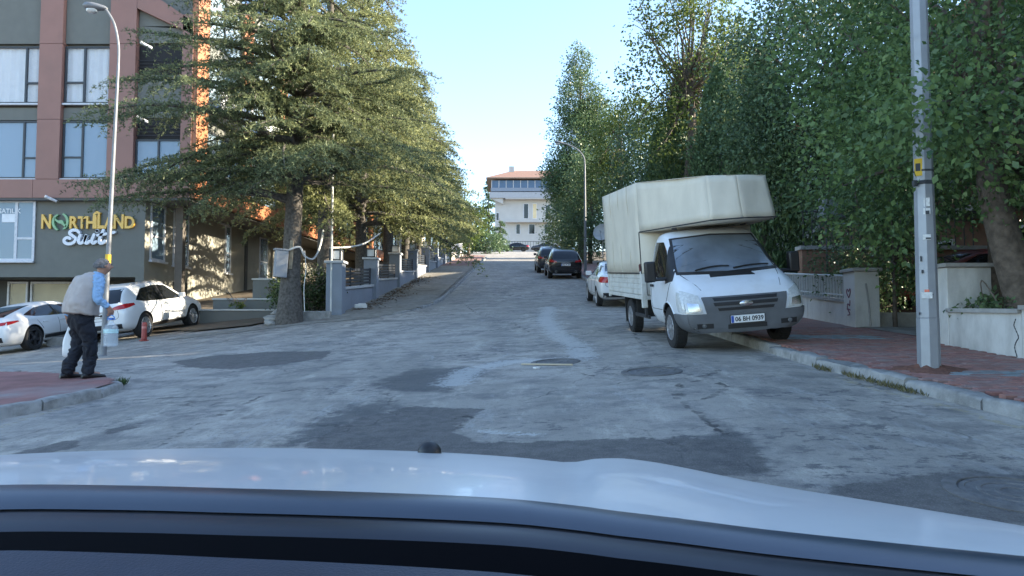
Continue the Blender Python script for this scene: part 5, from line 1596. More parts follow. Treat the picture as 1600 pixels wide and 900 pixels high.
# near wall: pillar and planter
nw = thing('planter_wall', 'cracked white planter wall with square pillar behind the steel pole', 'wall', (6.62, 11, zp(11)))
q = zp(11.3)
MB().box(6.60, 7.28, 11.15, 11.55, q - .4, q + 1.17).build('pillar', wallw, nw, world=True, bevel=.012)
MB().box(6.55, 7.34, 11.10, 11.60, q + 1.172, q + 1.235).build('pillar_cap', cope, nw, world=True, bevel=.012)
for a, b_ in ((3.0, 9.55), (9.56, 11.14)):
    dx = .0
    MB().prism([(0, a, zp(a, 6) - .4), (0, b_, zp(b_, 6) - .4), (0, b_, zp(11.14) + .50), (0, a, zp(11.14) + .50 - (11.14 - a) * .03)], (6.61, 0, 0), (6.81, 0, 0)).build('wall', wallw, nw, world=True)
    MB().prism([(0, a, zp(11.14) + .502 - (11.14 - a) * .03), (0, b_, zp(11.14) + .502), (0, b_, zp(11.14) + .56), (0, a, zp(11.14) + .56 - (11.14 - a) * .03)], (6.56, 0, 0), (6.86, 0, 0)).build('coping', cope, nw, world=True)
MB().box(7.29, 10.2, 11.3, 11.50, q - .4, q + .45).build('back_wall', wallw, nw, world=True)
crk = catmull([Vector((6.607, 9.66, zp(9.66) + .50)), Vector((6.607, 9.70, zp(9.7) + .42)), Vector((6.607, 9.68, zp(9.7) + .37)), Vector((6.607, 9.62, zp(9.7) + .26)), Vector((6.607, 9.665, zp(9.7) + .2)), Vector((6.607, 9.70, zp(9.7) + .12)), Vector((6.607, 9.66, zp(9.7)))], 5)
MB().tube(crk, [.003 + .005 * abs(math.sin(i * 1.7)) for i in range(len(crk))], 5).build('crack', dark_ink, nw, world=True)
MB().box(6.81, 10.2, 3.0, 11.3, zp(10) - .5, zp(11.14) + .40).build('planter_soil', soil, nw, world=True)
# step in the gateway and raised drive
sx = zp(15.3)
tag(MB().box(7.45, 9.2, 15.02, 15.25, sx - .3, sx + .26).build('gate_step', cope, bevel=.02), 'low concrete step across the driveway behind the gate pillar', 'step')
tag(MB().box(9.21, 11.9, 15.02, 15.25, sx - .3, sx + .25).build('gate_step', cope, bevel=.02), 'low concrete step nearest the square planter pillar', 'step')
MB_ = MB().box(7.2, 14.5, 15.26, 19.2, sx - .4, sx + .24); tag(MB_.build('forecourt', pave_grey), kind='structure')
# houses behind the trees on the right, placed and sized to shade the street
wall_cols = [M('house_brown', (.24, .135, .09), .85, .1), M('house_sand', (.42, .37, .29), .85, .08), M('house_grey', (.34, .34, .33), .85, .08)]
def block(label, x0, x1, y0, y1, zb, zt, mat, fl=3):
    t = thing('apartment_house', label, 'building', ((x0 + x1) / 2, (y0 + y1) / 2, zb), group='apartment houses behind the right hand trees')
    MB().box(x0, x1, y0, y1, zb - 1.5, zt).build('wall', mat, t, world=True)
    MB().box(x0 - .35, x1 + .35, y0 - .35, y1 + .35, zt + .003, zt + .3).build('roof', M('roof_tile_red', (.32, .12, .07), .8, .2), t, world=True)
    n = max(2, int((y1 - y0) / 3.2)); fh = (zt - zb) / fl
    for f_ in range(fl):
        z0 = zb + f_ * fh + .9
        for k in range(n):
            ya = y0 + (k + .5) * (y1 - y0) / n - .7
            w = MB().box(x0 - .06, x0 + .02, ya, ya + 1.4, z0, z0 + 1.45).build('window', whitef, t, world=True)
            o = MB().box(x0 - .068, x0 - .062, ya + .08, ya + 1.32, z0 + .08, z0 + 1.37).build('pane', glass_dark, None); o.data.transform(Matrix.Translation(-t.location)); o.parent = w
        if f_:
            MB().box(x0 - 1.1, x0 - .001, y0 + .8, y0 + 4.0, z0 - 1.0, z0 - .85).build('balcony_slab', cope, t, world=True)
            rl = MB()
            for k in range(12): rl.tube([(x0 - 1.06, y0 + .85 + k * .28, z0 - .85), (x0 - 1.06, y0 + .85 + k * .28, z0)], .015, 5)
            rl.tube([(x0 - 1.06, y0 + .82, z0), (x0 - 1.06, y0 + 3.98, z0)], .025, 6)
            rl.build('balcony_railing', anth, t, world=True)
        for k in range(2):
            xa = x0 + 1.2 + k * 3.6
            w = MB().box(xa, xa + 1.5, y0 - .06, y0 + .02, z0, z0 + 1.4).build('window', whitef, t, world=True)
            o = MB().box(xa + .08, xa + 1.42, y0 - .068, y0 - .062, z0 + .08, z0 + 1.32).build('pane', glass_dark, None); o.data.transform(Matrix.Translation(-t.location)); o.parent = w
    return t
zz = h(10, 16)
block('brown apartment house with balcony railings behind the driveway', 13.2, 22, 17.2, 31.4, zz + .3, zz + 9.0, wall_cols[0])
block('unseen sand coloured apartment house added behind the near trees for shade', 13.5, 23, 2.0, 16.0, h(10, 7), h(10, 7) + 9.0, wall_cols[1])
block('grey apartment house up the hill behind the thujas', 15.5, 25, 32, 49, h(10, 40), h(10, 40) + 8.0, wall_cols[2])
block('upper sand coloured apartment house behind the pointed tall tree', 13.5, 22, 49.5, 70, h(10, 58), h(10, 58) + 7.5, wall_cols[1])
block('unseen apartment house added behind the car on the right for shade', 13.0, 23, -14, -1, h(10, -8), h(10, -8) + 11.5, wall_cols[2])
# terracotta boundary with iron rail seen over the gate
bw = thing('boundary_wall', 'low brown wall with iron railing above the dark red car', 'wall', (10.5, 18.6, zz))
MB().box(7.4, 13.2, 18.7, 19.0, zz, zz + 2.0).build('wall', wall_cols[0], bw, world=True)
MB().box(7.35, 13.2, 18.65, 19.05, zz + 2.002, zz + 2.10).build('coping', cope, bw, world=True)
for k in range(20):
    MB().tube([(7.5 + k * .23, 18.85, zz + 2.1), (7.5 + k * .23, 18.85, zz + 3.0)], .014, 5).build('iron_bar', anth, bw, world=True)
MB().tube([(7.45, 18.85, zz + 3.0), (12, 18.85, zz + 3.0)], .022, 6).build('iron_rail', anth, bw, world=True)
p = at(1310, 325, 17.5)
ac = thing('air_conditioner', 'grey box unit hanging above the driveway among the leaves', 'air conditioner', (p.x, 17.5, p.z - .25))
MB().box(-.42, .42, -.15, .15, 0, .5).build('housing', M('ac_grey', (.18, .19, .21), .6), ac, bevel=.02)
MB().lathe([(.19, 0), (.19, .01), (.03, .012), (.03, .02)], 20, (.12, -.155, .25), Matrix.Rotation(R(90), 3, 'X')).build('fan_grille', anth, ac)
MB().tube([(-.3, .0, 0), (-.3, .0, -1.6)], .02, 6).build('bracket', anth, ac)
MB().tube([(.3, .0, 0), (.3, .0, -1.6)], .02, 6).build('bracket', anth, ac)
# satellite dish by the far railing
def dish(px, py, Y, r, label, post):
    p = at(px, py, Y)
    t = thing('satellite_dish', label, 'satellite dish', (p.x, Y, p.z - post))
    m = Vector((-.35, -.85, .3)).normalized().to_track_quat('Z', 'Y').to_matrix()
    MB().lathe([(.001, 0), (r * .5, .04), (r * .85, .12), (r, .17), (r, .18), (r * .85, .13), (r * .5, .05), (.001, .012)], 24, (0, 0, post), m, cap=False).build('reflector', M('dish_grey', (.42, .43, .44), .5, .1), t, smooth=True)
    e = Vector((0, 0, post)) + m @ Vector((0, -r * .2, r * 1.05))
    MB().tube([Vector((0, 0, post)) + m @ Vector((0, -r * .9, .15)), e], .012, 5).build('feed_arm', galv, t)
    MB().lathe([(.03, -.05), (.035, .05)], 10, e, m).build('feed_horn', galv, t)
    MB().tube([(0, 0.05, 0), (0, .05, post)], .025, 6).build('post', galv, t)
dish(942, 365, 33, .40, 'grey satellite dish on a post behind the white saloon car', 1.1)
dish(1568, 38, 17, .34, 'pale satellite dish showing through leaves at top right', 1.5)

# ---------------------------------------------------------------- white house closing the street
def far_house():
    Y = 126.0
    gz = h(2, 122)
    x0, x1 = at(768, 330, Y).x, at(880, 330, Y).x
    t = thing('white_house', 'white three storey house with blue grey balconies closing the street', 'house', ((x0 + x1) / 2, Y + 5, gz))
    wm = M('white_render', (.44, .44, .44), .85, .05, 1)
    bm_ = M('balcony_blue_grey', (.22, .26, .33), .7, .06)
    rt = M('far_roof_tile', (.26, .15, .11), .85, .2)
    def Z(py): return at(800, py, Y).z
    MB().box(x0 + .6, x1 + 2, Y, Y + 11, gz - 3, Z(283)).build('wall', wm, t, world=True)
    ov = .9
    MB().prism([(x0 - ov, Y - 1.4, Z(281)), (x1 + 3, Y - 1.4, Z(281)), (x1 + 3, Y + 12, Z(281)), (x0 - ov, Y + 12, Z(281))], (0, 0, 0), (0, 0, .16)).build('eaves', M('eave_brown', (.28, .2, .15), .8), t, world=True)
    b = MB(); zt = Z(262); e = Z(281) + .162
    xa, xb, ya, yb = x0 - ov, x1 + 3, Y - 1.4, Y + 12
    b.add([(xa, ya, e), (xb, ya, e), (xb, yb, e), (xa, yb, e), (xa + 4.5, (ya + yb) / 2, zt + .6), (xb - 4.5, (ya + yb) / 2, zt + .6)], [(0, 1, 5, 4), (1, 2, 5), (2, 3, 4, 5), (3, 0, 4), (3, 2, 1, 0)])
    b.build('roof', rt, t, world=True)
    MB().box(x0 + 3, x0 + 3.9, Y + 4, Y + 4.9, Z(270), Z(252)).build('chimney', wm, t, world=True)
    # glazed top storey band, two balcony bands
    for (p0_, p1_, out) in ((297, 283, .7),):
        MB().box(x0 - .1, x1 - 1, Y - out, Y - .001, Z(300), Z(294.5)).build('balcony_front', bm_, t, world=True, bevel=.02)
        for k in range(9):
            xa = x0 + .0 + k * (x1 - 1.2 - x0) / 9
            w = MB().box(xa, xa + .09, Y - out + .02, Y - out + .1, Z(294.5), Z(283)).build('window_post', whitef, t, world=True)
            MB().box(xa + .1, xa + (x1 - 1.2 - x0) / 9 - .01, Y - out + .05, Y - out + .07, Z(294.4), Z(283.2)).build('window', M('far_pane', (.06, .11, .2), .08, .1), t, world=True)
    MB().box(x0 - .3, x1 - .5, Y - 1.2, Y - .701, Z(311), Z(302)).build('balcony_front', M('balcony_grey', (.36, .38, .42), .7, .06), t, world=True, bevel=.02)
    MB().box(x0 + 2.4, x1 - .5, Y - 1.2, Y - .002, Z(312.5), Z(311.1)).build('balcony_slab', wm, t, world=True)
    MB().prism([(x0 - .1, 0, Z(311.2)), (x0 + 2.0, 0, Z(311.2)), (x0 + 2.0, 0, Z(320))], (0, Y - .9, 0), (0, Y - .002, 0)).build('bracket', wm, t, world=True)
    for (px, py0, py1, wpx, mm) in ((818, 342, 318, 8, glass_dark), (832, 342, 318, 7, cream), (852, 342, 320, 8, glass_dark), (872, 342, 320, 7, glass_dark), (806, 366, 350, 7, glass_dark), (826, 366, 350, 10, glass_dark), (850, 366, 350, 10, glass_dark), (775, 345, 332, 5, glass_dark)):
        xa, xb = at(px, 330, Y).x, at(px + wpx, 330, Y).x
        w = MB().box(xa, xb, Y - .05, Y + .02, Z(py0), Z(py1)).build('window', whitef, t, world=True)
        o = MB().box(xa + .08, xb - .08, Y - .058, Y - .052, Z(py0) + .08, Z(py1) - .08).build('pane', mm, None); o.data.transform(Matrix.Translation(-t.location)); o.parent = w
    MB().box(x0 + 2.4, x1 - .5, Y - 1.2, Y - .002, Z(348.5), Z(345)).build('balcony_slab', wm, t, world=True)
    wl_ = thing('garden_wall', 'low pale wall with railing in front of the white house', 'wall', (0, 120.5, h(0, 120.5)))
    for k in range(6):
        xa = -4.5 + k * 2.6
        MB().box(xa, xa + 2.58, 120.3, 120.6, h(xa, 120) - .5, h(xa, 120) + .8).build('wall', M('pale_wall', (.5, .48, .44), .8, .1), wl_, world=True)
        for j in range(6):
            MB().box(xa + .2 + j * .42, xa + .26 + j * .42, 120.42, 120.48, h(xa, 120) + .8, h(xa, 120) + 1.7).build('railing_bar', anth, wl_, world=True)
        MB().box(xa, xa + 2.58, 120.40, 120.50, h(xa, 120) + 1.7, h(xa, 120) + 1.78).build('rail', anth, wl_, world=True)
far_house()

# ---------------------------------------------------------------- the car we sit in
def own_car():
    t = thing('car', 'white bonnet and dark dashboard of the car in the foreground', 'car', (-.45, 1.2, h(-.4, 1.2)))
    far = [(-700, 800), (-450, 760), (-200, 727), (0, 711), (200, 703), (350, 700), (500, 701), (670, 706), (800, 714), (880, 722), (905, 721), (930, 717), (965, 716), (1000, 719), (1060, 729), (1200, 757), (1400, 789), (1600, 822), (1800, 860), (2000, 905)]
    near = [(-700, 830), (-450, 795), (-200, 770), (0, 759), (200, 760), (350, 764), (500, 768), (670, 774), (800, 781), (880, 789), (905, 792), (930, 795), (965, 800), (1000, 804), (1060, 811), (1200, 829), (1400, 850), (1600, 870), (1800, 892), (2000, 925)]
    dfar = lambda px: float(np.interp(px, [-700, -200, 200, 900, 1200, 1600, 2000], [1.25, 1.75, 1.9, 1.85, 1.65, 1.28, 1.0]))
    dnear = lambda px: float(np.interp(px, [-700, -200, 200, 900, 1200, 1600, 2000], [.98, 1.12, 1.17, 1.12, 1.06, .97, .88]))
    pxs = sorted(set(list(np.linspace(-700, 2000, 109)) + [880, 905, 930, 965, 1000]))
    fx = catmull([(a, b, 0) for a, b in far], 12); nx_ = catmull([(a, b, 0) for a, b in near], 12)
    fy = lambda px: float(np.interp(px, [p.x for p in fx], [p.y for p in fx])); ny = lambda px: float(np.interp(px, [p.x for p in nx_], [p.y for p in nx_]))
    rows = 12
    v = []; cols = []
    for px in pxs:
        A = at(px, ny(px), dnear(px)); B = at(px, fy(px), dfar(px))
        col = [A + Vector((0, .0, -.018)), A + Vector((0, .003, -.004))]
        for k in range(rows + 1):
            u = k / rows
            p = A.lerp(B, u); p.z += .030 * math.sin(math.pi * u) * (1 - .35 * u) * .55
            col.append(p)
        for k in range(1, 9):               # the nose rolls down out of sight
            a = k / 8 * R(80)
            col.append(B + Vector((0, .22 * math.sin(a) + .25 * (k / 8) * .6, -.02 * k / 8 - .30 * (1 - math.cos(a)) - .02 * k)))
        col.append(col[-1] + Vector((0, .05, -.35)))
        cols.append(col)
    n = len(cols[0]); f = []
    for c in cols: v += c
    for i in range(len(cols) - 1):
        for k in range(n - 1): f.append((i * n + k, (i + 1) * n + k, (i + 1) * n + k + 1, i * n + k + 1))
    # wings fall away at both sides
    m0 = len(v)
    bonnet_paint = M('bonnet_white_paint', (.66, .675, .675), .30, .03, 1.5, coat=.35, dirt=(.50, .51, .51), dirt_amt=.35, dscale=5)
    b = MB().add(v, f)
    b.build('bonnet', bonnet_paint, t, smooth=True, world=True, angle=70)
    for side_, c in ((-1, cols[0]), (1, cols[-1])):
        w = MB()
        vv = []
        for p in c: vv += [p, p + Vector((side_ * .10, 0, -.05)), p + Vector((side_ * .14, 0, -.22)), Vector((p.x + side_ * .14, p.y, min(p.z - .45, -.8)))]
        ff = []
        for i in range(len(c) - 1):
            for k in range(3): ff.append((i * 4 + k, i * 4 + k + 1, (i + 1) * 4 + k + 1, (i + 1) * 4 + k))
        w.add(vv, ff); w.build('wing', bonnet_paint, t, smooth=True, world=True, angle=70)
    # scuttle panel, windscreen foot, dashboard: strips across the car, each nearer than the last
    def strip_(name, ya, yb, da, db, mat, lift=0.0, rows=6, bow=.0):
        bb = MB()
        def fn(u, q):
            px = -700 + 2700 * u
            dn = dnear(px)
            A = at(px, ny(px) + ya(px), dn * da); B = at(px, ny(px) + yb(px), dn * db)
            p = A.lerp(B, q); p.z += bow * math.sin(math.pi * q) + lift
            return p
        bb.grid(fn, 60, rows)
        return bb.build(name, mat, t, smooth=True, world=True, angle=70)
    scm = M('scuttle_plastic', (.026, .040, .066), .30, .1, 3, spec=.7)
    scm2 = M('windscreen_foot', (.007, .011, .024), .4, .1, spec=.35)
    strip_('scuttle_panel', lambda p: -1.5, lambda p: 37, 1.005, .93, scm, bow=.006)
    strip_('scuttle_groove', lambda p: 36, lambda p: 44, .935, .925, black_plastic)
    strip_('wiper_tray', lambda p: 42, lambda p: 74, .925, .86, scm2, bow=.004)
    strip_('windscreen_foot', lambda p: 72, lambda p: 110 + .018 * max(0, p), .858, .80, M('black_frit', (.002, .002, .003), .8, .1, spec=.05))
    dm = M('dashboard_vinyl', (.026, .032, .055), .5, .08, 30, bump=.15, bscale=300)
    strip_('dashboard', lambda p: 101 + .018 * max(0, p), lambda p: 420, .70, .42, dm)
    # jet nozzle standing on the bonnet
    A_ = at(671, ny(671), dnear(671)); B_ = at(671, fy(671), dfar(671)); p = A_.lerp(B_, .93); p.z += .030 * math.sin(math.pi * .93) * (1 - .35 * .93) * .55 + .002
    nz = MB().lathe([(.030, -.01), (.0285, .008), (.022, .018), (.012, .0245), (.001, .0265)], 20, p + Vector((0, 0, -.001))).build('washer_nozzle', black_plastic, t, smooth=True, world=True)
    # cabin shell over the seats: roof, doors and tail, behind and above the view
    MB().box(-1.38, .46, -1.9, .26, .235, .29).build('roof', bonnet_paint, t, world=True, bevel=.02)
    for xs_d in (-1.42, .47):
        MB().box(xs_d, xs_d + .05, -1.9, .22, -1.0, -.22).build('door', bonnet_paint, t, world=True, bevel=.015)
        MB().box(xs_d + .01, xs_d + .035, -1.85, -.15, -.22, .23).build('side_window', glass_dark, t, world=True)
    MB().box(-1.38, .46, -2.0, -1.92, -1.0, .24).build('tail', bonnet_paint, t, world=True, bevel=.02)
    # wheels below, out of sight from the seat
    tm, rm = wheel_meshes(.36, .24, 10, alloy)
    for s in (-1, 1):
        o = obj('wheel', rm, t); o.location = (s * .8, .55, .36); o.rotation_euler = (0, R(90) * s, 0); obj('tyre', tm, o)
own_car()
# ---------------------------------------------------------------- the man with the water bottle
def skin_mesh(verts, edges, radii, sub=2):
    me = bpy.data.meshes.new('figure')
    me.from_pydata([tuple(v) for v in verts], edges, [])
    o = obj('figure', me)
    o.modifiers.new('skin', 'SKIN').use_smooth_shade = True
    sk = me.skin_vertices[0].data
    for i, r in enumerate(radii):
        sk[i].radius = r if hasattr(r, '__len__') else (r, r)
        sk[i].use_root = (i == 0)
    md = o.modifiers.new('sub', 'SUBSURF'); md.levels = sub; md.render_levels = sub
    out = evaluated(o)
    bpy.data.objects.remove(o)
    out.shade_smooth()
    return out
from mathutils import noise as mnoise
def crumple(me, amp, sc):
    for v, n in [(v, v.normal.copy()) for v in me.vertices]:
        p = Vector((v.co.x * sc[0], v.co.y * sc[1], v.co.z * sc[2]))
        q = p + Vector((1.3, .4, 2.1)) * mnoise.noise(p * .5)
        v.co += n * amp * (abs(mnoise.noise(q)) * 1.6 - .45 + .4 * mnoise.noise(q * 2.3))
    me.update()
    return me
def chain(V, E, Rr, start, pts, rads):
    prev = start
    for p, r in zip(pts, rads):
        V.append(p); Rr.append(r); E.append((prev, len(V) - 1)); prev = len(V) - 1
    return prev
def loft_rings(rings, n=28, wob=0.0, seed=0):
    """rings: (cx, cy, z, halfwidth, halfdepth, forward tilt)"""
    rnd = random.Random(seed)
    b = MB(); v = []; f = []
    ph = [rnd.uniform(0, 6) for _ in range(4)]
    for i, (cx, cy, z, a, d, tl) in enumerate(rings):
        for k in range(n):
            t = 2 * math.pi * k / n
            q = 1 + wob * (math.sin(3 * t + ph[0] + i * .9) * .5 + math.sin(7 * t + ph[1] - i * .7) * .35 + math.sin(11 * t + ph[2] + i * 1.3) * .2)
            x, y = math.copysign(abs(math.cos(t)) ** .85, math.cos(t)) * a * q, math.copysign(abs(math.sin(t)) ** .9, math.sin(t)) * d * q
            v.append((cx + x, cy + y, z - y * tl))
    for i in range(len(rings) - 1):
        for k in range(n):
            f.append((i * n + k, i * n + (k + 1) % n, (i + 1) * n + (k + 1) % n, (i + 1) * n + k))
    f.append(tuple(reversed(range(n)))); f.append(tuple(range((len(rings) - 1) * n, len(rings) * n)))
    b.add(v, f)
    return b
def man():
    g = gp(126, 591, .125)
    gx, gy = g.x, g.y
    gz = h(gx, gy) + .125
    root = thing('person', 'grey haired man in beige vest and navy trousers carrying a water bottle', 'person', (gx, gy, gz), R(-38))
    skin_m = M('skin', (.36, .20, .14), .55, .1, 20)
    vest_m = M('vest_cloth', (.42, .375, .35), .9, .08, 8, bump=.8, bscale=9)
    shirt_m = M('shirt_blue', (.25, .41, .62), .8, .06, 10, bump=.4, bscale=18)
    trou_m = M('trouser_navy', (.007, .009, .017), .85, .15, 8, bump=.4, bscale=12)
    shoe_m = M('shoe_black', (.014, .014, .015), .45, .1)
    hair_m = M('grey_hair', (.13, .13, .135), .8, .45, 40, bump=.6, bscale=90)
    # body
    V = [Vector((0, -.02, .90))]; E = []; Rr = [(.15, .12)]
    top = chain(V, E, Rr, 0, [(0, .01, 1.05), (0, .07, 1.22), (0, .13, 1.36)], [(.15, .11), (.16, .11), (.13, .09)])
    nk = chain(V, E, Rr, top, [(0.01, .19, 1.44), (.015, .225, 1.475)], [.058, .058])
    hd = chain(V, E, Rr, nk, [(.02, .25, 1.53), (.03, .255, 1.60), (.03, .24, 1.655)], [(.078, .09), (.08, .10), (.05, .06)])
    hm = hd - 1
    chain(V, E, Rr, hm, [(.055, .345, 1.575), (.06, .372, 1.565)], [.022, .013])          # nose
    for s in (-1, 1):
        chain(V, E, Rr, hm, [(.03 + s * .075, .24, 1.575), (.03 + s * .098, .225, 1.58)], [.022, .016])
    # arms with hands
    grips = {}
    for s, el, wr_ in ((1, (.315, .06, 1.10), (.335, .20, .985)), (-1, (-.36, .0, 1.08), (-.45, -.03, .87))):
        a = chain(V, E, Rr, top, [(s * .19, .13, 1.37), tuple(Vector((s * .19, .13, 1.37)).lerp(Vector(el), .5)), el, tuple(Vector(el).lerp(Vector(wr_), .55)), wr_], [.058, .05, .045, .042, .03])
        w = Vector(wr_)
        d = Vector((0, .35, -.94)).normalized(); lat = Vector((s * .2, .9, .3)).normalized()
        palm = w + d * .055
        pi = chain(V, E, Rr, a, [tuple(palm)], [(.034, .02)])
        tip = w + d * .115
        grips[s] = tip
        for k in range(4):                      # fingers curl round the handle
            o_ = lat * (-.03 + .02 * k)
            b0 = w + d * .085 + o_
            ln = (.9, 1.0, .95, .78)[k]
            chain(V, E, Rr, pi, [tuple(b0), tuple(b0 + d * .035 * ln + Vector((-s * .012, 0, 0))), tuple(b0 + d * .038 * ln + Vector((-s * .040, 0, .004))), tuple(b0 + d * .016 * ln + Vector((-s * .050, 0, .012)))], [.011, .0095, .0085, .0075])
        b0 = w + d * .045 + lat * .035
        chain(V, E, Rr, pi, [tuple(b0), tuple(b0 + d * .04 + Vector((-s * .02, .012, 0))), tuple(b0 + d * .06 + Vector((-s * .042, 0, 0)))], [.013, .011, .009])
    feet = {}
    for s, ky, ay in ((1, .10, .06), (-1, .02, -.12)):
        a = chain(V, E, Rr, 0, [(s * .10, -.01, .80), (s * .115, ky * .6, .62), (s * .115, ky, .47), (s * .115, (ky + ay) / 2, .28), (s * .115, ay, .09)], [.095, .082, .06, .055, .042])
        chain(V, E, Rr, a, [(s * .12, ay + .06, .05), (s * .13, ay + .15, .04)], [(.045, .035), (.04, .028)])
        feet[s] = ay
    me = skin_mesh(V, E, Rr); me.materials.append(skin_m)
    body = obj('body', me, root)
    # trousers: wide legs falling in folds
    V = [Vector((0, -.02, .96))]; E = []; Rr = [(.215, .165)]
    a0 = chain(V, E, Rr, 0, [(0, -.02, .86)], [(.225, .175)])
    for s, ky, ay in ((1, .10, .06), (-1, .02, -.12)):
        chain(V, E, Rr, a0, [(s * .105, -.01, .72), (s * .105, ky * .5, .60), (s * .105, ky * .7, .46), (s * .105, (ky + ay) / 2 - .01, .28), (s * .108, ay - .01, .13), (s * .108, ay, .03)], [(.128, .132), (.114, .118), (.10, .106), (.092, .097), (.086, .092), (.088, .098)])
    me = crumple(skin_mesh(V, E, Rr, 4), .024, (8, 8, 10)); me.materials.append(trou_m)
    obj('trousers', me, root)
    # vest: bulky, hangs over the hips, hunched back
    rings = [(0, -.03, .875, .245, .20, .12), (0, -.03, .89, .258, .208, .12), (0, -.025, .98, .275, .215, .06), (0, -.01, 1.08, .272, .212, .10), (0, .02, 1.18, .268, .208, .16), (0, .055, 1.27, .262, .195, .25), (0, .085, 1.345, .245, .17, .35), (0, .12, 1.40, .205, .135, .42), (.0, .155, 1.435, .125, .095, .45), (.005, .175, 1.455, .085, .08, .4)]
    b = loft_rings(rings, 44, .03, 3)
    vo = b.build('vest', vest_m, None, smooth=True, subsurf=2, angle=60)
    vm = crumple(evaluated(vo), .020, (6, 6, 5)); bpy.data.objects.remove(vo)
    obj('vest', vm, root)
    b = loft_rings([(.01, .185, 1.445, .075, .072, .35), (.01, .20, 1.475, .07, .068, .35), (.01, .20, 1.478, .062, .06, .35)], 20)
    b.build('collar', shirt_m, root, smooth=True)
    # sleeves
    for s, el, wr_ in ((1, (.315, .06, 1.10), (.335, .20, .985)), (-1, (-.36, .0, 1.08), (-.45, -.03, .87))):
        sh = Vector((s * .195, .11, 1.375)); el = Vector(el); wv_ = Vector(wr_)
        pts = catmull([sh + Vector((-s * .06, 0, .02)), sh + Vector((s * .02, 0, -.02)), sh.lerp(el, .5) + Vector((s * .015, 0, 0)), el, el.lerp(wv_, .5), wv_ + (wv_ - el).normalized() * -.01], 5)
        n = len(pts)
        rad = [np.interp(i / (n - 1), [0, .2, .5, .62, .8, 1], [.078, .085, .07, .062, .052, .042]) * (1 + .05 * math.sin(i * 1.9)) for i in range(n)]
        so_ = MB().tube(pts, rad, 16).build('sleeve', shirt_m, None, smooth=True, subsurf=2, angle=70)
        sm2 = crumple(evaluated(so_), .020, (12, 12, 16)); bpy.data.objects.remove(so_)
        obj('sleeve', sm2, root)
    # shoes
    for s in (-1, 1):
        ay = feet[s]
        rings = []
        b = MB()
        pr = [(-.10, .035, .05), (-.08, .043, .075), (0, .045, .085), (.08, .05, .07), (.15, .05, .052), (.20, .04, .042), (.215, .02, .03)]
        v = []; f = []; n = 14
        for (yy, wd_, hh) in pr:
            for k in range(n):
                t = 2 * math.pi * k / n
                v.append((s * .125 + math.cos(t) * wd_, ay + yy, max(0.0, hh / 2 + math.sin(t) * hh / 2 * 1.05)))
        for i in range(len(pr) - 1):
            for k in range(n): f.append((i * n + k, i * n + (k + 1) % n, (i + 1) * n + (k + 1) % n, (i + 1) * n + k))
        f.append(tuple(reversed(range(n)))); f.append(tuple(range((len(pr) - 1) * n, len(pr) * n)))
        b.add(v, f)
        b.build('shoe', shoe_m, root, smooth=True, angle=60)
    # hair: cap over the back and sides of the head
    rg = np.random.default_rng(4)
    b = MB()
    hc = Vector((.027, .236, 1.59))
    def hf(u, v):
        th = u * 2 * math.pi; phi = v * math.pi * .64
        d = Vector((math.sin(phi) * math.cos(th), math.sin(phi) * math.sin(th), math.cos(phi)))
        lim_ = 1.0
        if d.y > .45 and d.z < .55: lim_ = .86
        r = Vector((.092, .112, .098)) * (1.0 + .03 * math.sin(th * 7 + v * 9) + .02 * math.sin(th * 13)) * lim_
        return hc + Vector((d.x * r.x, d.y * r.y - (.012 if d.z < .2 else 0), d.z * r.z))
    b.grid(hf, 40, 16)
    b.build('hair', hair_m, root, smooth=True, angle=80)
    for s in (-1, 1):
        MB().lathe([(.001, -.008), (.008, 0), (.001, .008)], 8, (.05 + s * .03, .338, 1.603)).build('eye', shoe_m, root, smooth=True)
    # water bottle in the right hand
    root.scale = (1.07, 1.07, 1.07)
    m = Matrix.Rotation(R(-38), 4, 'Z') @ Matrix.Scale(1.07, 4)
    gr = m @ Vector((*grips[1],)) + Vector((gx, gy, gz))
    bt = thing('water_bottle', 'large clear plastic water bottle with blue cap in the right hand of the man', 'bottle', (gr.x, gr.y, gr.z - .47))
    pet = clear_mat('clear_plastic', (.74, .82, .88), .30, .08)
    r = .103
    prof = [(.02, 0), (r * .9, .002), (r, .02)]
    for k in range(5):
        z = .04 + k * .035
        prof += [(r, z), (r * .955, z + .012), (r, z + .024)]
    prof += [(r, .22), (r * .98, .27), (r * .8, .315), (r * .45, .355), (.032, .375), (.030, .40)]
    MB().lathe(prof, 28).build('bottle_shell', pet, bt, smooth=True, angle=60)
    MB().lathe([(.02, .004), (r * .94, .008), (r * .94, .20), (.001, .20)], 24).build('water', clear_mat('water', (.66, .78, .86), .16, .02), bt, smooth=True)
    MB().lathe([(r * 1.004, .20), (r * 1.004, .262)], 28, cap=False).build('bottle_label', M('bottle_label', (.5, .72, .74), .5, .25, 20), bt, smooth=True)
    MB().lathe([(.036, .40), (.037, .405), (.037, .425), (.03, .428)], 16).build('cap', M('cap_blue', (.03, .16, .6), .4), bt, smooth=True)
    arc = [Vector((math.cos(a) * .055, 0, .395 + math.sin(a) * .075)) for a in np.linspace(0, math.pi, 12)]
    MB().tube(arc, .007, 6).build('handle', M('handle_blue', (.05, .25, .65), .4), bt, smooth=True)
    # thin white carrier bag in the left hand
    gl = m @ Vector((*grips[-1],)) + Vector((gx, gy, gz))
    bg = thing('plastic_bag', 'thin white carrier bag in the left hand of the man', 'bag', (gl.x, gl.y, gl.z - .56))
    b = loft_rings([(0, 0, .04, .06, .04, 0), (0, 0, .06, .09, .06, 0), (.01, 0, .14, .105, .07, 0), (0, .01, .24, .095, .065, 0), (0, 0, .33, .085, .05, 0), (0, 0, .42, .045, .028, 0), (0, 0, .50, .022, .018, 0), (0, 0, .56, .016, .02, 0)], 26, .07, 8)
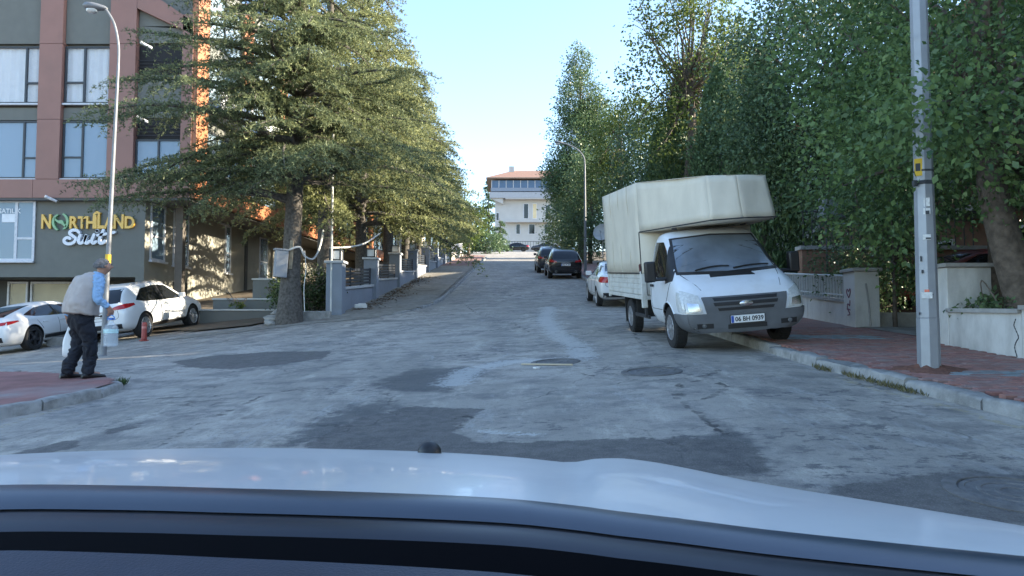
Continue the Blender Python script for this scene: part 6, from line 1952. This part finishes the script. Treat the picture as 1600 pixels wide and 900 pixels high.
    b.build('sack', clear_mat('bag_plastic', (.80, .82, .84), .72, .35), bg, smooth=True, subsurf=1, angle=80)
man()
# ---------------------------------------------------------------- vegetation
bark_grey = M('cedar_bark', (.095, .085, .075), .95, .45, 14, bump=1.0, bscale=22)
bark_brown = M('tree_bark', (.12, .095, .075), .95, .4, 10, bump=1.0, bscale=18)
lf_cedar = leaf_mat('cedar_needles', (.045, .070, .045), (.36, .40, .20), .38)
lf_cedar_y = leaf_mat('cedar_needles_light', (.06, .082, .042), (.46, .48, .22), .4)
lf_broad = leaf_mat('broad_leaves', (.050, .10, .048), (.20, .30, .095), .35, .4)
lf_dark = leaf_mat('dark_leaves', (.044, .084, .050), (.16, .235, .10), .25, .45)
lf_light = leaf_mat('light_leaves', (.045, .085, .022), (.15, .19, .05), .45, .45)
lf_thuja = leaf_mat('thuja_sprays', (.048, .092, .050), (.16, .24, .095), .2)
lf_hedge = leaf_mat('hedge_leaves', (.022, .04, .016), (.07, .10, .035), .25)
def unit(a):
    return a / (np.linalg.norm(a, axis=-1, keepdims=True) + 1e-9)
def blades(P, D, L, W, rg, flat=None, fold=.22):
    """one rhombus per point: base P, direction D, length L, width W"""
    n = len(P)
    rv = rg.normal(size=(n, 3)) if flat is None else flat + rg.normal(size=(n, 3)) * .45
    S = unit(np.cross(D, rv))
    L = np.broadcast_to(np.asarray(L, float), (n,))[:, None]; W = np.broadcast_to(np.asarray(W, float), (n,))[:, None]
    m = P + D * L * .45
    N = np.cross(S, D)
    f = N * W * fold
    V = np.stack([P, m + S * W * .5 + f, P + D * L, m - S * W * .5 + f], 1).reshape(-1, 3)
    Q = np.arange(4 * n).reshape(n, 4)
    return V, Q
def merge(parts):
    V = []; Q = []; o = 0
    for v, q in parts:
        V.append(v); Q.append(q + o); o += len(v)
    return np.concatenate(V), np.concatenate(Q)
def limb(b, p0, p1, r0, r1, bend, rg, n=6, seg=6):
    p0 = Vector(p0); p1 = Vector(p1)
    pts = []; rad = []
    off = Vector(rg.normal(size=3) * bend)
    for i in range(seg + 1):
        t = i / seg
        p = p0.lerp(p1, t) + off * math.sin(math.pi * t) + Vector((0, 0, bend * .6 * math.sin(math.pi * t)))
        pts.append(p); rad.append(r0 + (r1 - r0) * t ** .8)
    b.tube(pts, rad, n)
    return pts
def cedar_parts(Ht, Rad, z0, seed, nlev=.42, per=4, twig=.2, tuft=.075, extra=(), blade=(.13, .034), topcut=None, low_bias=1.0):
    rg = np.random.default_rng(seed)
    wood = MB(); P = []; D = []; FL = []; LN = []
    # trunk
    tp = []; tr = []
    for i in range(12):
        t = i / 11
        tp.append(Vector((.12 * math.sin(t * 5 + seed), .12 * math.cos(t * 4 + seed) - .12, Ht * t)))
        tr.append(max(.025, .30 * (1 - t) ** .8 + (.12 * math.exp(-t * 40))))
    trunk = MB().tube(tp, tr, 14)
    branches = []
    z = z0
    while z < Ht - .3:
        for k in range(per if z < Ht * .7 else 3):
            f = (z - z0) / (Ht - z0)
            L = Rad * (1 - f) ** .75 * rg.uniform(.62, 1.08) * (low_bias if f < .12 else 1) + .35
            az = rg.uniform(0, 2 * math.pi)
            branches.append((z + rg.uniform(-.2, .2), az, L, rg.uniform(.05, .32), rg.uniform(.22, .5)))
        z += nlev * (1 + .2 * rg.normal() * .5)
    branches += list(extra)
    for (z, az, L, rise, droop) in branches:
        d = np.array([math.cos(az), math.sin(az), 0])
        side = np.array([-d[1], d[0], 0])
        n = max(5, int(L / .35))
        ts = np.linspace(0, 1, n + 1)
        wv = rg.normal() * .12
        cur = np.array([d * L * t + side * math.sin(t * 3) * wv * L + np.array([0, 0, z + L * (rise * t * 1.2 - droop * t * t)]) for t in ts])
        r0 = .018 + .016 * L
        wood.tube([Vector(c) for c in cur], [r0 * (1 - t) ** .9 + .007 for t in ts], 5)
        # twigs to both sides, and a leader
        s = L * .16
        while s < L:
            t = s / L
            i = min(int(t * n), n - 1); ft = t * n - i
            p = cur[i] * (1 - ft) + cur[i + 1] * ft
            tan = unit(cur[i + 1] - cur[i])
            for sg in (-1, 1):
                ln = (.22 + .34 * L * math.sin(math.pi * min(.86, .22 + .70 * t)) * .62) * rg.uniform(.6, 1.15)
                ln = min(ln, 1.7)
                a = rg.uniform(.55, 1.0)
                td = unit(tan * math.cos(a) + side * sg * math.sin(a) + np.array([0, 0, rg.uniform(-.12, .16)]))
                m = max(2, int(ln / tuft))
                q = np.linspace(.08, 1, m)
                pts = p + td * (q * ln)[:, None] + np.array([0, 0, -1.0]) * ((q ** 2) * ln * rg.uniform(.2, .62))[:, None]
                pts = pts + rg.normal(size=(m, 3)) * .02
                for rep in range(6):        # needle rosettes
                    sp = unit(rg.normal(size=(m, 3)))
                    dd = unit(td * .55 + sp * np.array([.8, .8, .6]) + np.array([0, 0, .12]))
                    P.append(pts); D.append(dd); FL.append(np.tile([0, 0, 1.0], (m, 1)))
                    LN.append(np.full(m, blade[0]) * rg.uniform(.6, 1.2, m))
            s += twig * rg.uniform(.7, 1.3)
    P = np.concatenate(P); D = np.concatenate(D); FL = np.concatenate(FL); LN = np.concatenate(LN)
    V, Q = blades(P, D, LN, blade[1] * rg.uniform(.7, 1.3, len(P)), rg, FL)
    return trunk, wood, (V, Q)
def make_tree(name, label, cat, base, trunk, wood, leaves, lmat, bmat, group=None, rz=0):
    t = thing(name, label, cat, base, rz, group)
    trunk.build('trunk', bmat, t, smooth=True)
    if wood is not None:
        wood.build('branches', bmat, t, smooth=True)
    me = np_mesh('crown', leaves[0], leaves[1], lmat)
    obj('crown', me, t)
    return t
def copy_tree(src, label, base, rz, sc):
    r = src.copy(); COL.objects.link(r)
    r.location = base; r.rotation_euler = (0, 0, rz); r.scale = sc
    r['label'] = label
    for ch in [c for c in src.children]:
        c = ch.copy(); COL.objects.link(c); c.parent = r
    return r
CG = 'deodar cedars in a row behind the fence'
# front cedar, its lower limbs placed as they grow towards the hotel and the street
bx, by = at(460, 500, 22.3).x, 22.3
bz = h(bx, by)
lim = [(3.75, R(182), 6.2, .30, .28), (3.9, R(192), 5.4, .15, .22), (4.6, R(170), 5.8, .34, .36), (5.4, R(198), 5.6, .35, .32), (6.0, R(178), 6.0, .30, .30),
       (6.8, R(188), 5.4, .32, .30), (7.6, R(172), 5.2, .3, .3), (8.4, R(190), 4.8, .32, .3), (4.4, R(205), 4.6, .18, .3), (5.2, R(160), 5.2, .2, .3),
       (4.4, R(10), 4.4, .12, .20), (5.0, R(-8), 4.4, .28, .3), (6.0, R(5), 4.5, .3, .3), (7.0, R(-15), 4.3, .3, .28), (4.9, R(-60), 3.6, .25, .35), (5.6, R(-90), 3.4, .25, .4), (6.4, R(-120), 4.0, .3, .35),
       (4.2, R(-100), 2.8, .2, .45), (7.2, R(-70), 3.8, .3, .35), (8.0, R(-100), 3.8, .3, .35)]
rnl = random.Random(2)
for k in range(62):                # many boughs towards the street
    zk = rnl.uniform(4.3, 13.5)
    lim.append((zk, R(rnl.uniform(-150, -10)), rnl.uniform(2.0, 4.4) * (1 - (zk - 4) / 22), rnl.uniform(.1, .35), rnl.uniform(.3, .55)))
tk, wd, lv = cedar_parts(17.0, 4.6, 4.6, 11, extra=lim, nlev=.46, per=3, twig=.15, tuft=.095, blade=(.115, .030))
make_tree('cedar_tree', 'nearest deodar cedar with a metal box on its trunk, limbs reaching to the hotel', 'tree', (bx, by, bz - .1), tk, wd, lv, lf_cedar, bark_grey, CG)
tk, wd, lv = cedar_parts(15.5, 4.7, 4.2, 23, nlev=.4, per=4, twig=.17, tuft=.125, blade=(.15, .046))
c2 = make_tree('cedar_tree', 'second cedar of the row, just behind the nearest one beside the end pillar', 'tree', (-7.0, 27.4, h(-7.0, 27.4)), tk, wd, lv, lf_cedar_y, bark_grey, CG, 1.0)
tk, wd, lv = cedar_parts(14.5, 5.0, 3.3, 37, nlev=.42, per=4, twig=.2, tuft=.15, blade=(.18, .058))
c3 = make_tree('cedar_tree', 'third cedar of the row with yellow green boughs over the fence', 'tree', (-6.9, 33.5, h(-6.9, 33.5)), tk, wd, lv, lf_cedar_y, bark_grey, CG, 2.0)
for lab, y, x, src, rz, s in (('fourth cedar of the row behind the stepped fence', 40.5, -7.0, c2, 2.6, 1.0), ('fifth cedar of the row with a bare sunlit trunk', 47.5, -6.9, c3, .6, 1.0),
                              ('sixth cedar of the row up the hill', 55, -7.0, c2, 4.1, .95), ('seventh cedar of the row near the top of the fence', 63, -7.2, c3, 3.3, .9),
                              ('farthest cedar of the row at the top of the hill', 72, -7.4, c2, 5.2, .8)):
    copy_tree(src, lab, (x, y, h(x, y)), rz, (s, s, s))
# leafy crowns from lobes
def leafy(lobes, n, leaf, rg, droop=.35, clump=26, spread=.34, wid=.62):
    P = []; D = []; C = []
    vol = np.array([a[1][0] * a[1][1] * a[1][2] for a in lobes]) ** .7; vol /= vol.sum()
    for (c, r), w in zip(lobes, vol):
        k = max(3, int(n * w / clump))
        d = unit(rg.normal(size=(k, 3))); q = rg.uniform(.25, 1.0, (k, 1)) ** .45
        cen = np.array(c) + d * q * np.array(r) * (1 + .12 * rg.normal(size=(k, 1)))
        C.append(cen)
        m = clump
        pp = np.repeat(cen, m, 0) + rg.normal(size=(k * m, 3)) * spread * np.array([1, 1, .7])
        out = unit(np.repeat(d, m, 0) + rg.normal(size=(k * m, 3)) * .9 + np.array([0, 0, -droop]))
        P.append(pp); D.append(out)
    P = np.concatenate(P); D = np.concatenate(D)
    L = leaf * rg.uniform(.5, 1.35, len(P))
    return blades(P, D, L, L * wid, rg), np.concatenate(C)
def broadleaf(name, label, base, trunk_pts, trunk_r, lobes, n, leaf, lmat, seed, bmat=None, group=None, cat='tree', limbs=14, **kw):
    rg = np.random.default_rng(seed)
    leaves, cen = leafy(lobes, n, leaf, rg, **kw)
    tk = MB().tube(catmull(trunk_pts, 4), list(np.interp(np.linspace(0, 1, (len(trunk_pts) - 1) * 4 + 1), np.linspace(0, 1, len(trunk_r)), trunk_r)), 14)
    wd = MB(); top = Vector(trunk_pts[-1])
    for i in rg.choice(len(cen), min(limbs, len(cen)), replace=False):
        s = Vector(trunk_pts[-2]).lerp(top, rg.uniform(.2, 1.0))
        limb(wd, s, cen[i], trunk_r[-1] * .7, .012, .25, rg)
    return make_tree(name, label, cat, base, tk, wd, leaves, lmat, bmat or bark_brown, group)
GR = 'trees behind the right hand walls'
# A: tree in the planter, close on the right
ax, ay = 7.25, 10.55
az = h(6, 10.5) + .35
lobes = [((0.3, .4, 3.9), (2.7, 2.6, 1.9)), ((-1.5, -.6, 3.2), (1.3, 1.4, 1.0)), ((-2.4, -2.3, 2.4), (.75, .5, .42)), ((-2.3, -2.35, 2.3), (.7, .45, .38)), ((-2.5, -2.2, 2.5), (.7, .45, .42)), ((-1.9, -1.6, 2.9), (.7, .7, .6)), ((1.2, -1.2, 3.0), (1.5, 1.3, 1.3)), ((-.9, 1.6, 3.0), (1.7, 1.5, 1.5)),
         ((0, .5, 6.0), (2.6, 2.6, 1.9)), ((1.6, .5, 2.4), (1.1, 1.2, .9)), ((-1.35, 1.0, 2.0), (.8, .9, .8)), ((.1, -.5, 2.0), (.7, .7, .55)), ((-2.0, .9, 4.6), (1.0, 1.1, 1.3))]
broadleaf('leafy_tree', 'near broadleaf tree leaning in the raised planter behind the steel pole', (ax, ay, az), [(.25, 0, -.25), (.1, 0, .5), (-.1, 0, 1.2), (-.25, .1, 2.2), (-.2, .2, 3.2)], [.30, .25, .22, .19, .13],
          lobes, 38000, .092, lf_broad, 5, group=GR, limbs=40, clump=20, spread=.27)
# dark shrubs behind the truck
broadleaf('bush', 'dark dense bush behind the truck mirror and the white railing', (8.0, 16.6, h(8, 16.6) + .1), [(0, 0, -.2), (0, 0, .6), (.05, 0, 1.4)], [.1, .07, .05],
          [((0, 0, 1.7), (1.0, 1.1, 1.5)), ((-.3, -.5, .9), (.8, .8, .8)), ((.5, 0, 2.7), (.7, .8, .8))], 9000, .075, lf_dark, 6, group=GR, cat='bush', spread=.22)
broadleaf('climbing_shrub', 'light green straggly shrub spilling over the gate pillar', (7.65, 14.7, h(7.5, 14.7) + .1), [(0, 0, -.2), (0, 0, .8), (.1, 0, 1.8)], [.05, .04, .03],
          [((0.0, -.1, 2.3), (.65, .6, .7)), ((.15, -.2, 1.45), (.5, .5, .6)), ((.5, -.3, .85), (.5, .45, .35)), ((-.2, .2, 3.1), (.7, .7, .6))], 5200, .085, lf_broad, 8, group=GR, cat='bush', limbs=24, spread=.2)
broadleaf('leafy_tree', 'dark tall broadleaf tree rising above the truck canopy', (8.9, 20.5, h(8, 19) + .1), [(0, 0, -.2), (.1, 0, 2), (0, .2, 4.5), (.2, 0, 7)], [.24, .2, .16, .1],
          [((0, 0, 7.2), (3.0, 3.0, 2.3)), ((-1.3, -.3, 5.2), (2.0, 2.0, 1.7)), ((1.8, .2, 5.4), (2.2, 2.2, 2.2)), ((.5, 0, 8.8), (2.3, 2.3, 1.2)), ((0, -.5, 3.6), (2.0, 1.6, 1.2))], 44000, .112, lf_dark, 9, group=GR, limbs=30, spread=.36)
broadleaf('leafy_tree', 'broadleaf tree with deep green crown between pole and tall tree', (10.2, 15.5, h(10, 15) + .1), [(0, 0, -.2), (.1, 0, 2), (0, .2, 4.0)], [.22, .2, .13],
          [((0, 0, 6.4), (2.8, 2.8, 2.6)), ((-1.6, -.3, 4.2), (1.6, 1.8, 1.6)), ((1.6, .2, 4.2), (2.0, 2.0, 1.8)), ((.2, 0, 9.4), (2.3, 2.3, 1.8))], 27000, .10, lf_broad, 10, group=GR, limbs=24)
broadleaf('leafy_tree', 'leafy tree at the right edge of the picture behind the planter', (11.5, 11.8, h(11, 12) + .1), [(0, 0, -.2), (.1, 0, 2), (0, .2, 4.0)], [.22, .2, .13],
          [((0, 0, 5.4), (2.6, 2.8, 2.8)), ((-1.2, -.3, 3.2), (1.6, 1.8, 1.4)), ((0, 0, 8.4), (2.4, 2.4, 1.8))], 20000, .105, lf_dark, 13, group=GR)
# thujas
def thuja(label, x, y, Ht, r, seed, n=22000, leaf=.17):
    rg = np.random.default_rng(seed)
    t = rg.uniform(0.02, 1, n) ** 1.15
    a = rg.uniform(0, 2 * math.pi, n)
    env = r * np.clip((1 - t) ** .62 * (1 + .14 * np.sin(a * 3 + t * 19) + .12 * np.sin(a * 5 - t * 31)), .02, None) * np.minimum(1, .55 + t * 3)
    q = rg.uniform(.55, 1.06, n)
    P = np.column_stack([np.cos(a) * env * q, np.sin(a) * env * q, .5 + t * Ht])
    D = unit(np.column_stack([np.cos(a) * .45, np.sin(a) * .45, np.full(n, 1.0)]) + rg.normal(size=(n, 3)) * .35)
    lv = blades(P, D, leaf * rg.uniform(.6, 1.3, n), leaf * .36, rg)
    tk = MB().tube([(0, 0, -.3), (0, 0, Ht * .5), (0, 0, Ht * .93)], [.14, .09, .02], 8)
    return make_tree('thuja_tree', label, 'tree', (x, y, h(x, y) + .05), tk, None, lv, lf_thuja, bark_brown, GR)
thuja('leftmost tall thuja column behind the truck canopy', 7.0, 29.8, 8.6, 1.7, 31)
thuja('middle thuja column above the truck canopy', 7.6, 26.5, 8.0, 1.7, 32)
thuja('right thuja column above the truck canopy', 8.0, 23.2, 7.6, 1.6, 33)
thuja('short thuja behind the far railing', 7.0, 34.0, 7.2, 1.5, 34)
broadleaf('leafy_tree', 'tall sunlit loose crowned tree against the sky above the thujas', (6.9, 28.6, h(7, 28.6)), [(0, 0, -.2), (0, 0, 4), (.2, 0, 7), (0, 0, 9)], [.24, .2, .15, .08],
          [((0, 0, 9.8), (2.1, 2.3, 2.2)), ((-1.4, 0, 8.2), (1.4, 1.6, 1.4)), ((-.9, 0, 11.3), (1.3, 1.4, 1.2)), ((1.8, 0, 8.8), (1.8, 2.0, 2.2)), ((.9, 0, 12), (1.4, 1.4, 1.1)), ((-.1, 0, 6.2), (2.0, 2.2, 1.6))], 11000, .14, lf_light, 14, group=GR, limbs=70, clump=18, spread=.26)
broadleaf('leafy_tree', 'tall broadleaf crown at the top centre right', (11.6, 41, h(11, 41)), [(0, 0, -.2), (0, 0, 4), (.2, 0, 8), (0, 0, 10)], [.26, .22, .16, .1],
          [((0, 0, 10.6), (3.0, 3.0, 2.8)), ((-2.2, 0, 8.0), (1.8, 1.8, 1.6)), ((2.2, 0, 8.2), (2.4, 2.2, 2.2)), ((0, 0, 12.0), (2.2, 2.2, 1.0)), ((0, 0, 6), (2.6, 2.4, 1.6))], 34000, .15, lf_dark, 15, group=GR, limbs=40)
# dark mass beside the far lamp post
broadleaf('leafy_tree', 'dark tree right of the far lamp post above the railing', (7.6, 41, h(8, 41)), [(0, 0, -.2), (0, 0, 2), (.2, 0, 4), (0, 0, 6)], [.2, .18, .13, .08],
          [((0, 0, 4.6), (2.6, 3.0, 2.4)), ((-.6, 0, 2.6), (2.2, 2.4, 1.6)), ((.5, 0, 7.4), (2.2, 2.4, 2.0)), ((-.8, -1.5, 1.6), (1.4, 1.4, 1.0))], 24000, .14, lf_dark, 16, group=GR, clump=20, spread=.45)
broadleaf('leafy_tree', 'dark tree left of the far lamp post in front of the white house', (6.4, 60, h(6.4, 60)), [(0, 0, -.2), (0, 0, 2), (.2, 0, 4), (0, 0, 6)], [.2, .18, .13, .08],
          [((0, 0, 4.2), (2.4, 3.0, 2.6)), ((-.4, 0, 2.0), (2.0, 2.2, 1.6)), ((.8, 0, 7.4), (2.6, 2.6, 2.2))], 17000, .18, lf_dark, 17, group=GR, clump=18, spread=.36)
broadleaf('poplar_tree', 'tall pointed tree with a bright sunlit edge above the far lamp post', (6.2, 66, h(6, 66)), [(0, 0, -.2), (0, 0, 5), (.1, 0, 10), (0, 0, 17)], [.3, .24, .18, .05],
          [((0, 0, 6.5), (2.9, 2.9, 3.2)), ((0, 0, 11), (2.7, 2.7, 3.4)), ((-.1, 0, 15), (1.9, 1.9, 2.8)), ((-.1, 0, 18.2), (1.0, 1.0, 1.9)), ((1.6, 0, 12), (2.0, 2.0, 3.2)), ((-1.5, 0, 8), (2.0, 2, 2.2))], 46000, .19, lf_dark, 18, group=GR, clump=26, spread=.34, limbs=40)
broadleaf('leafy_tree', 'yellow green tree catching sun beside the pointed tall tree', (7.6, 52, h(7, 52)), [(0, 0, -.2), (0, 0, 4), (.2, 0, 8), (0, 0, 10)], [.24, .2, .15, .08],
          [((0, 0, 9.0), (2.2, 2.4, 2.4)), ((-1.0, 0, 6.4), (1.8, 1.8, 1.7)), ((1.2, 0, 11), (1.7, 1.7, 1.6))], 14000, .16, lf_light, 19, group=GR, clump=20, spread=.32, limbs=30)
broadleaf('leafy_tree', 'dark rounded tree hiding the right half of the white house', (6.0, 77, h(6, 77)), [(0, 0, -.2), (0, 0, 2), (.2, 0, 4), (0, 0, 6)], [.2, .18, .13, .08],
          [((0, 0, 4.6), (2.3, 2.6, 2.6)), ((-.5, 0, 2.2), (2.1, 2.2, 1.6)), ((.5, 0, 7.2), (2.1, 2.2, 1.8))], 12000, .22, lf_dark, 27, group=GR, clump=18, spread=.4)
# far end, left of the white house
broadleaf('leafy_tree', 'pale green tree at the top of the left pavement', (-5.2, 88, h(-5, 88)), [(0, 0, -.2), (0, 0, 2), (.2, 0, 4)], [.2, .16, .1],
          [((0, 0, 4.0), (2.2, 2.2, 2.2)), ((-.8, 0, 2.2), (1.8, 1.8, 1.2)), ((-1.6, 0, 5.6), (1.8, 1.8, 1.6))], 6000, .3, lf_light, 20, clump=18, spread=.5)
broadleaf('bush', 'dark clipped hedge bush beside the far road end', (-3.6, 98, h(-3.6, 98)), [(0, 0, -.2), (0, 0, .6), (0, 0, 1.4)], [.1, .07, .05],
          [((0, 0, 1.6), (2.6, 1.4, 1.5)), ((-2.5, 0, 1.9), (2.2, 1.4, 1.6))], 6000, .26, lf_dark, 21, cat='bush', spread=.4)
rg = np.random.default_rng(55)
tk, wd, lv = cedar_parts(5.2, 1.5, .6, 61, nlev=.4, per=4, twig=.3, tuft=.14, blade=(.28, .09))
make_tree('fir_tree', 'small dark fir in front of the white house', 'tree', (-1.9, 112, h(-1.9, 112)), tk, wd, lv, lf_dark, bark_grey)
tk, wd, lv = cedar_parts(17, 3.2, 3, 62, nlev=.7, per=4, twig=.45, tuft=.22, blade=(.5, .16))
make_tree('fir_tree', 'fir top rising behind the roof of the white house', 'tree', (-4.6, 142, 11.5), tk, wd, lv, lf_dark, bark_grey)
# hedge and weeds by the first fence pillar
broadleaf('hedge', 'low dark hedge between the nearest cedar and the fence pillar', (-6.9, 24.4, h(-6.9, 24.4)), [(0, 0, -.1), (0, 0, .3), (0, 0, .7)], [.05, .04, .03],
          [((.0, 0, .55), (.75, .5, .55)), ((-.6, .5, .9), (.6, .5, .8)), ((.4, .6, 1.0), (.5, .5, .7))], 5200, .09, lf_hedge, 22, cat='hedge', spread=.16)
broadleaf('bush', 'small weed bush at the end of the grey planter', (-8.2, 26.4, h(-8.2, 26.4) + .2), [(0, 0, -.1), (0, 0, .3), (0, 0, .6)], [.03, .03, .02],
          [((0, 0, .6), (.35, .35, .55))], 1100, .09, lf_broad, 24, cat='bush', spread=.14)
broadleaf('potted_weed', 'tiny bright green weed on the planter ledge', (at(370, 480, 26.6).x, 26.6, at(370, 482, 26.6).z), [(0, 0, -.05), (0, 0, .1), (0, 0, .15)], [.02, .02, .01],
          [((0, 0, .1), (.22, .15, .08))], 160, .09, lf_light, 25, cat='weed', spread=.06, limbs=4)
broadleaf('low_shrub', 'low shrub in the planter at the foot of the leaning tree', (7.0, 10.9, h(6, 10.9) + .6), [(0, 0, -.1), (0, 0, .1), (0, 0, .2)], [.02, .02, .01],
          [((0, 0, .12), (.3, .4, .14))], 500, .08, lf_dark, 26, cat='bush', spread=.08, limbs=6)
# unseen trees added further down the street on the right to shade the bonnet
for lab, x, y, sd_ in (('unseen street tree added beside the driver to shade the bonnet', 8.0, 3.5, 41), ('unseen street tree added behind the car on the right for shade', 8.4, -3.5, 42)):
    broadleaf('leafy_tree', lab, (x, y, h(x, y) + .1), [(0, 0, -.2), (0, 0, 2), (.1, 0, 3.5)], [.22, .18, .12],
              [((0, 0, 5), (2.8, 2.8, 2.4)), ((-1, 0, 3.6), (1.6, 1.8, 1.3)), ((.5, 0, 7.4), (2.2, 2.4, 1.6))], 5000, .2, lf_broad, sd_, group=GR)
# grass tufts along the kerbs
def grass(name, label, spots, n, Lh, seed, mat):
    rg = np.random.default_rng(seed)
    P = []; D = []
    for (x, y, r, k) in spots:
        a = rg.uniform(0, 6.28, k); q = rg.uniform(0, 1, k) ** .5 * r
        xx = x + np.cos(a) * q * .35; yy = y + np.sin(a) * q * 1.6
        P.append(np.column_stack([xx, yy, H(xx, yy) + .01]))
        D.append(unit(np.column_stack([rg.normal(size=k) * .6, rg.normal(size=k) * .6, np.full(k, 1.0)])))
    P = np.concatenate(P); D = np.concatenate(D)
    V, Q = blades(P, D, Lh * rg.uniform(.4, 1.2, len(P)), .012, rg)
    return tag(obj(name, np_mesh(name, V, Q, mat)), label, 'grass', kind='stuff')
dry = leaf_mat('dry_grass', (.07, .075, .03), (.22, .19, .09), .3)
grass('grass', 'dry grass growing in the gutter along the right kerb', [(kx_right(y) - .04 + random.uniform(-.03, .03), y, .16, 60) for y in (7.6, 7.8, 8.0, 8.15, 8.5, 8.7, 9.3, 9.4)], 0, .075, 51, dry)
gq = gp(185, 603)
grass('grass_tuft', 'green grass tuft at the tip of the left corner kerb', [(gq.x, gq.y, .13, 110), (gq.x + .1, gq.y - .1, .09, 70)], 0, .13, 52, leaf_mat('tuft_grass', (.03, .06, .015), (.11, .16, .04), .3))
# fallen leaves and dirt along the fence foot
def leaf_litter():
    rg = np.random.default_rng(77)
    k = 1300
    yy = rg.uniform(24.5, 44, k); xx = -5.45 + np.abs(rg.normal(size=k)) * .45
    P = np.column_stack([xx, yy, H(xx, yy) + .095])
    D = unit(np.column_stack([rg.normal(size=k), rg.normal(size=k), rg.normal(size=k) * .12]))
    V, Q = blades(P, D, .09 * rg.uniform(.4, 1.4, k), .05, rg, np.tile([0, 0, 1.], (k, 1)))
    tag(obj('leaf_litter', np_mesh('leaf_litter', V, Q, leaf_mat('dead_needles', (.07, .045, .025), (.2, .13, .07), .1))), 'brown fallen needles along the foot of the fence wall', 'leaf litter', kind='stuff')
leaf_litter()
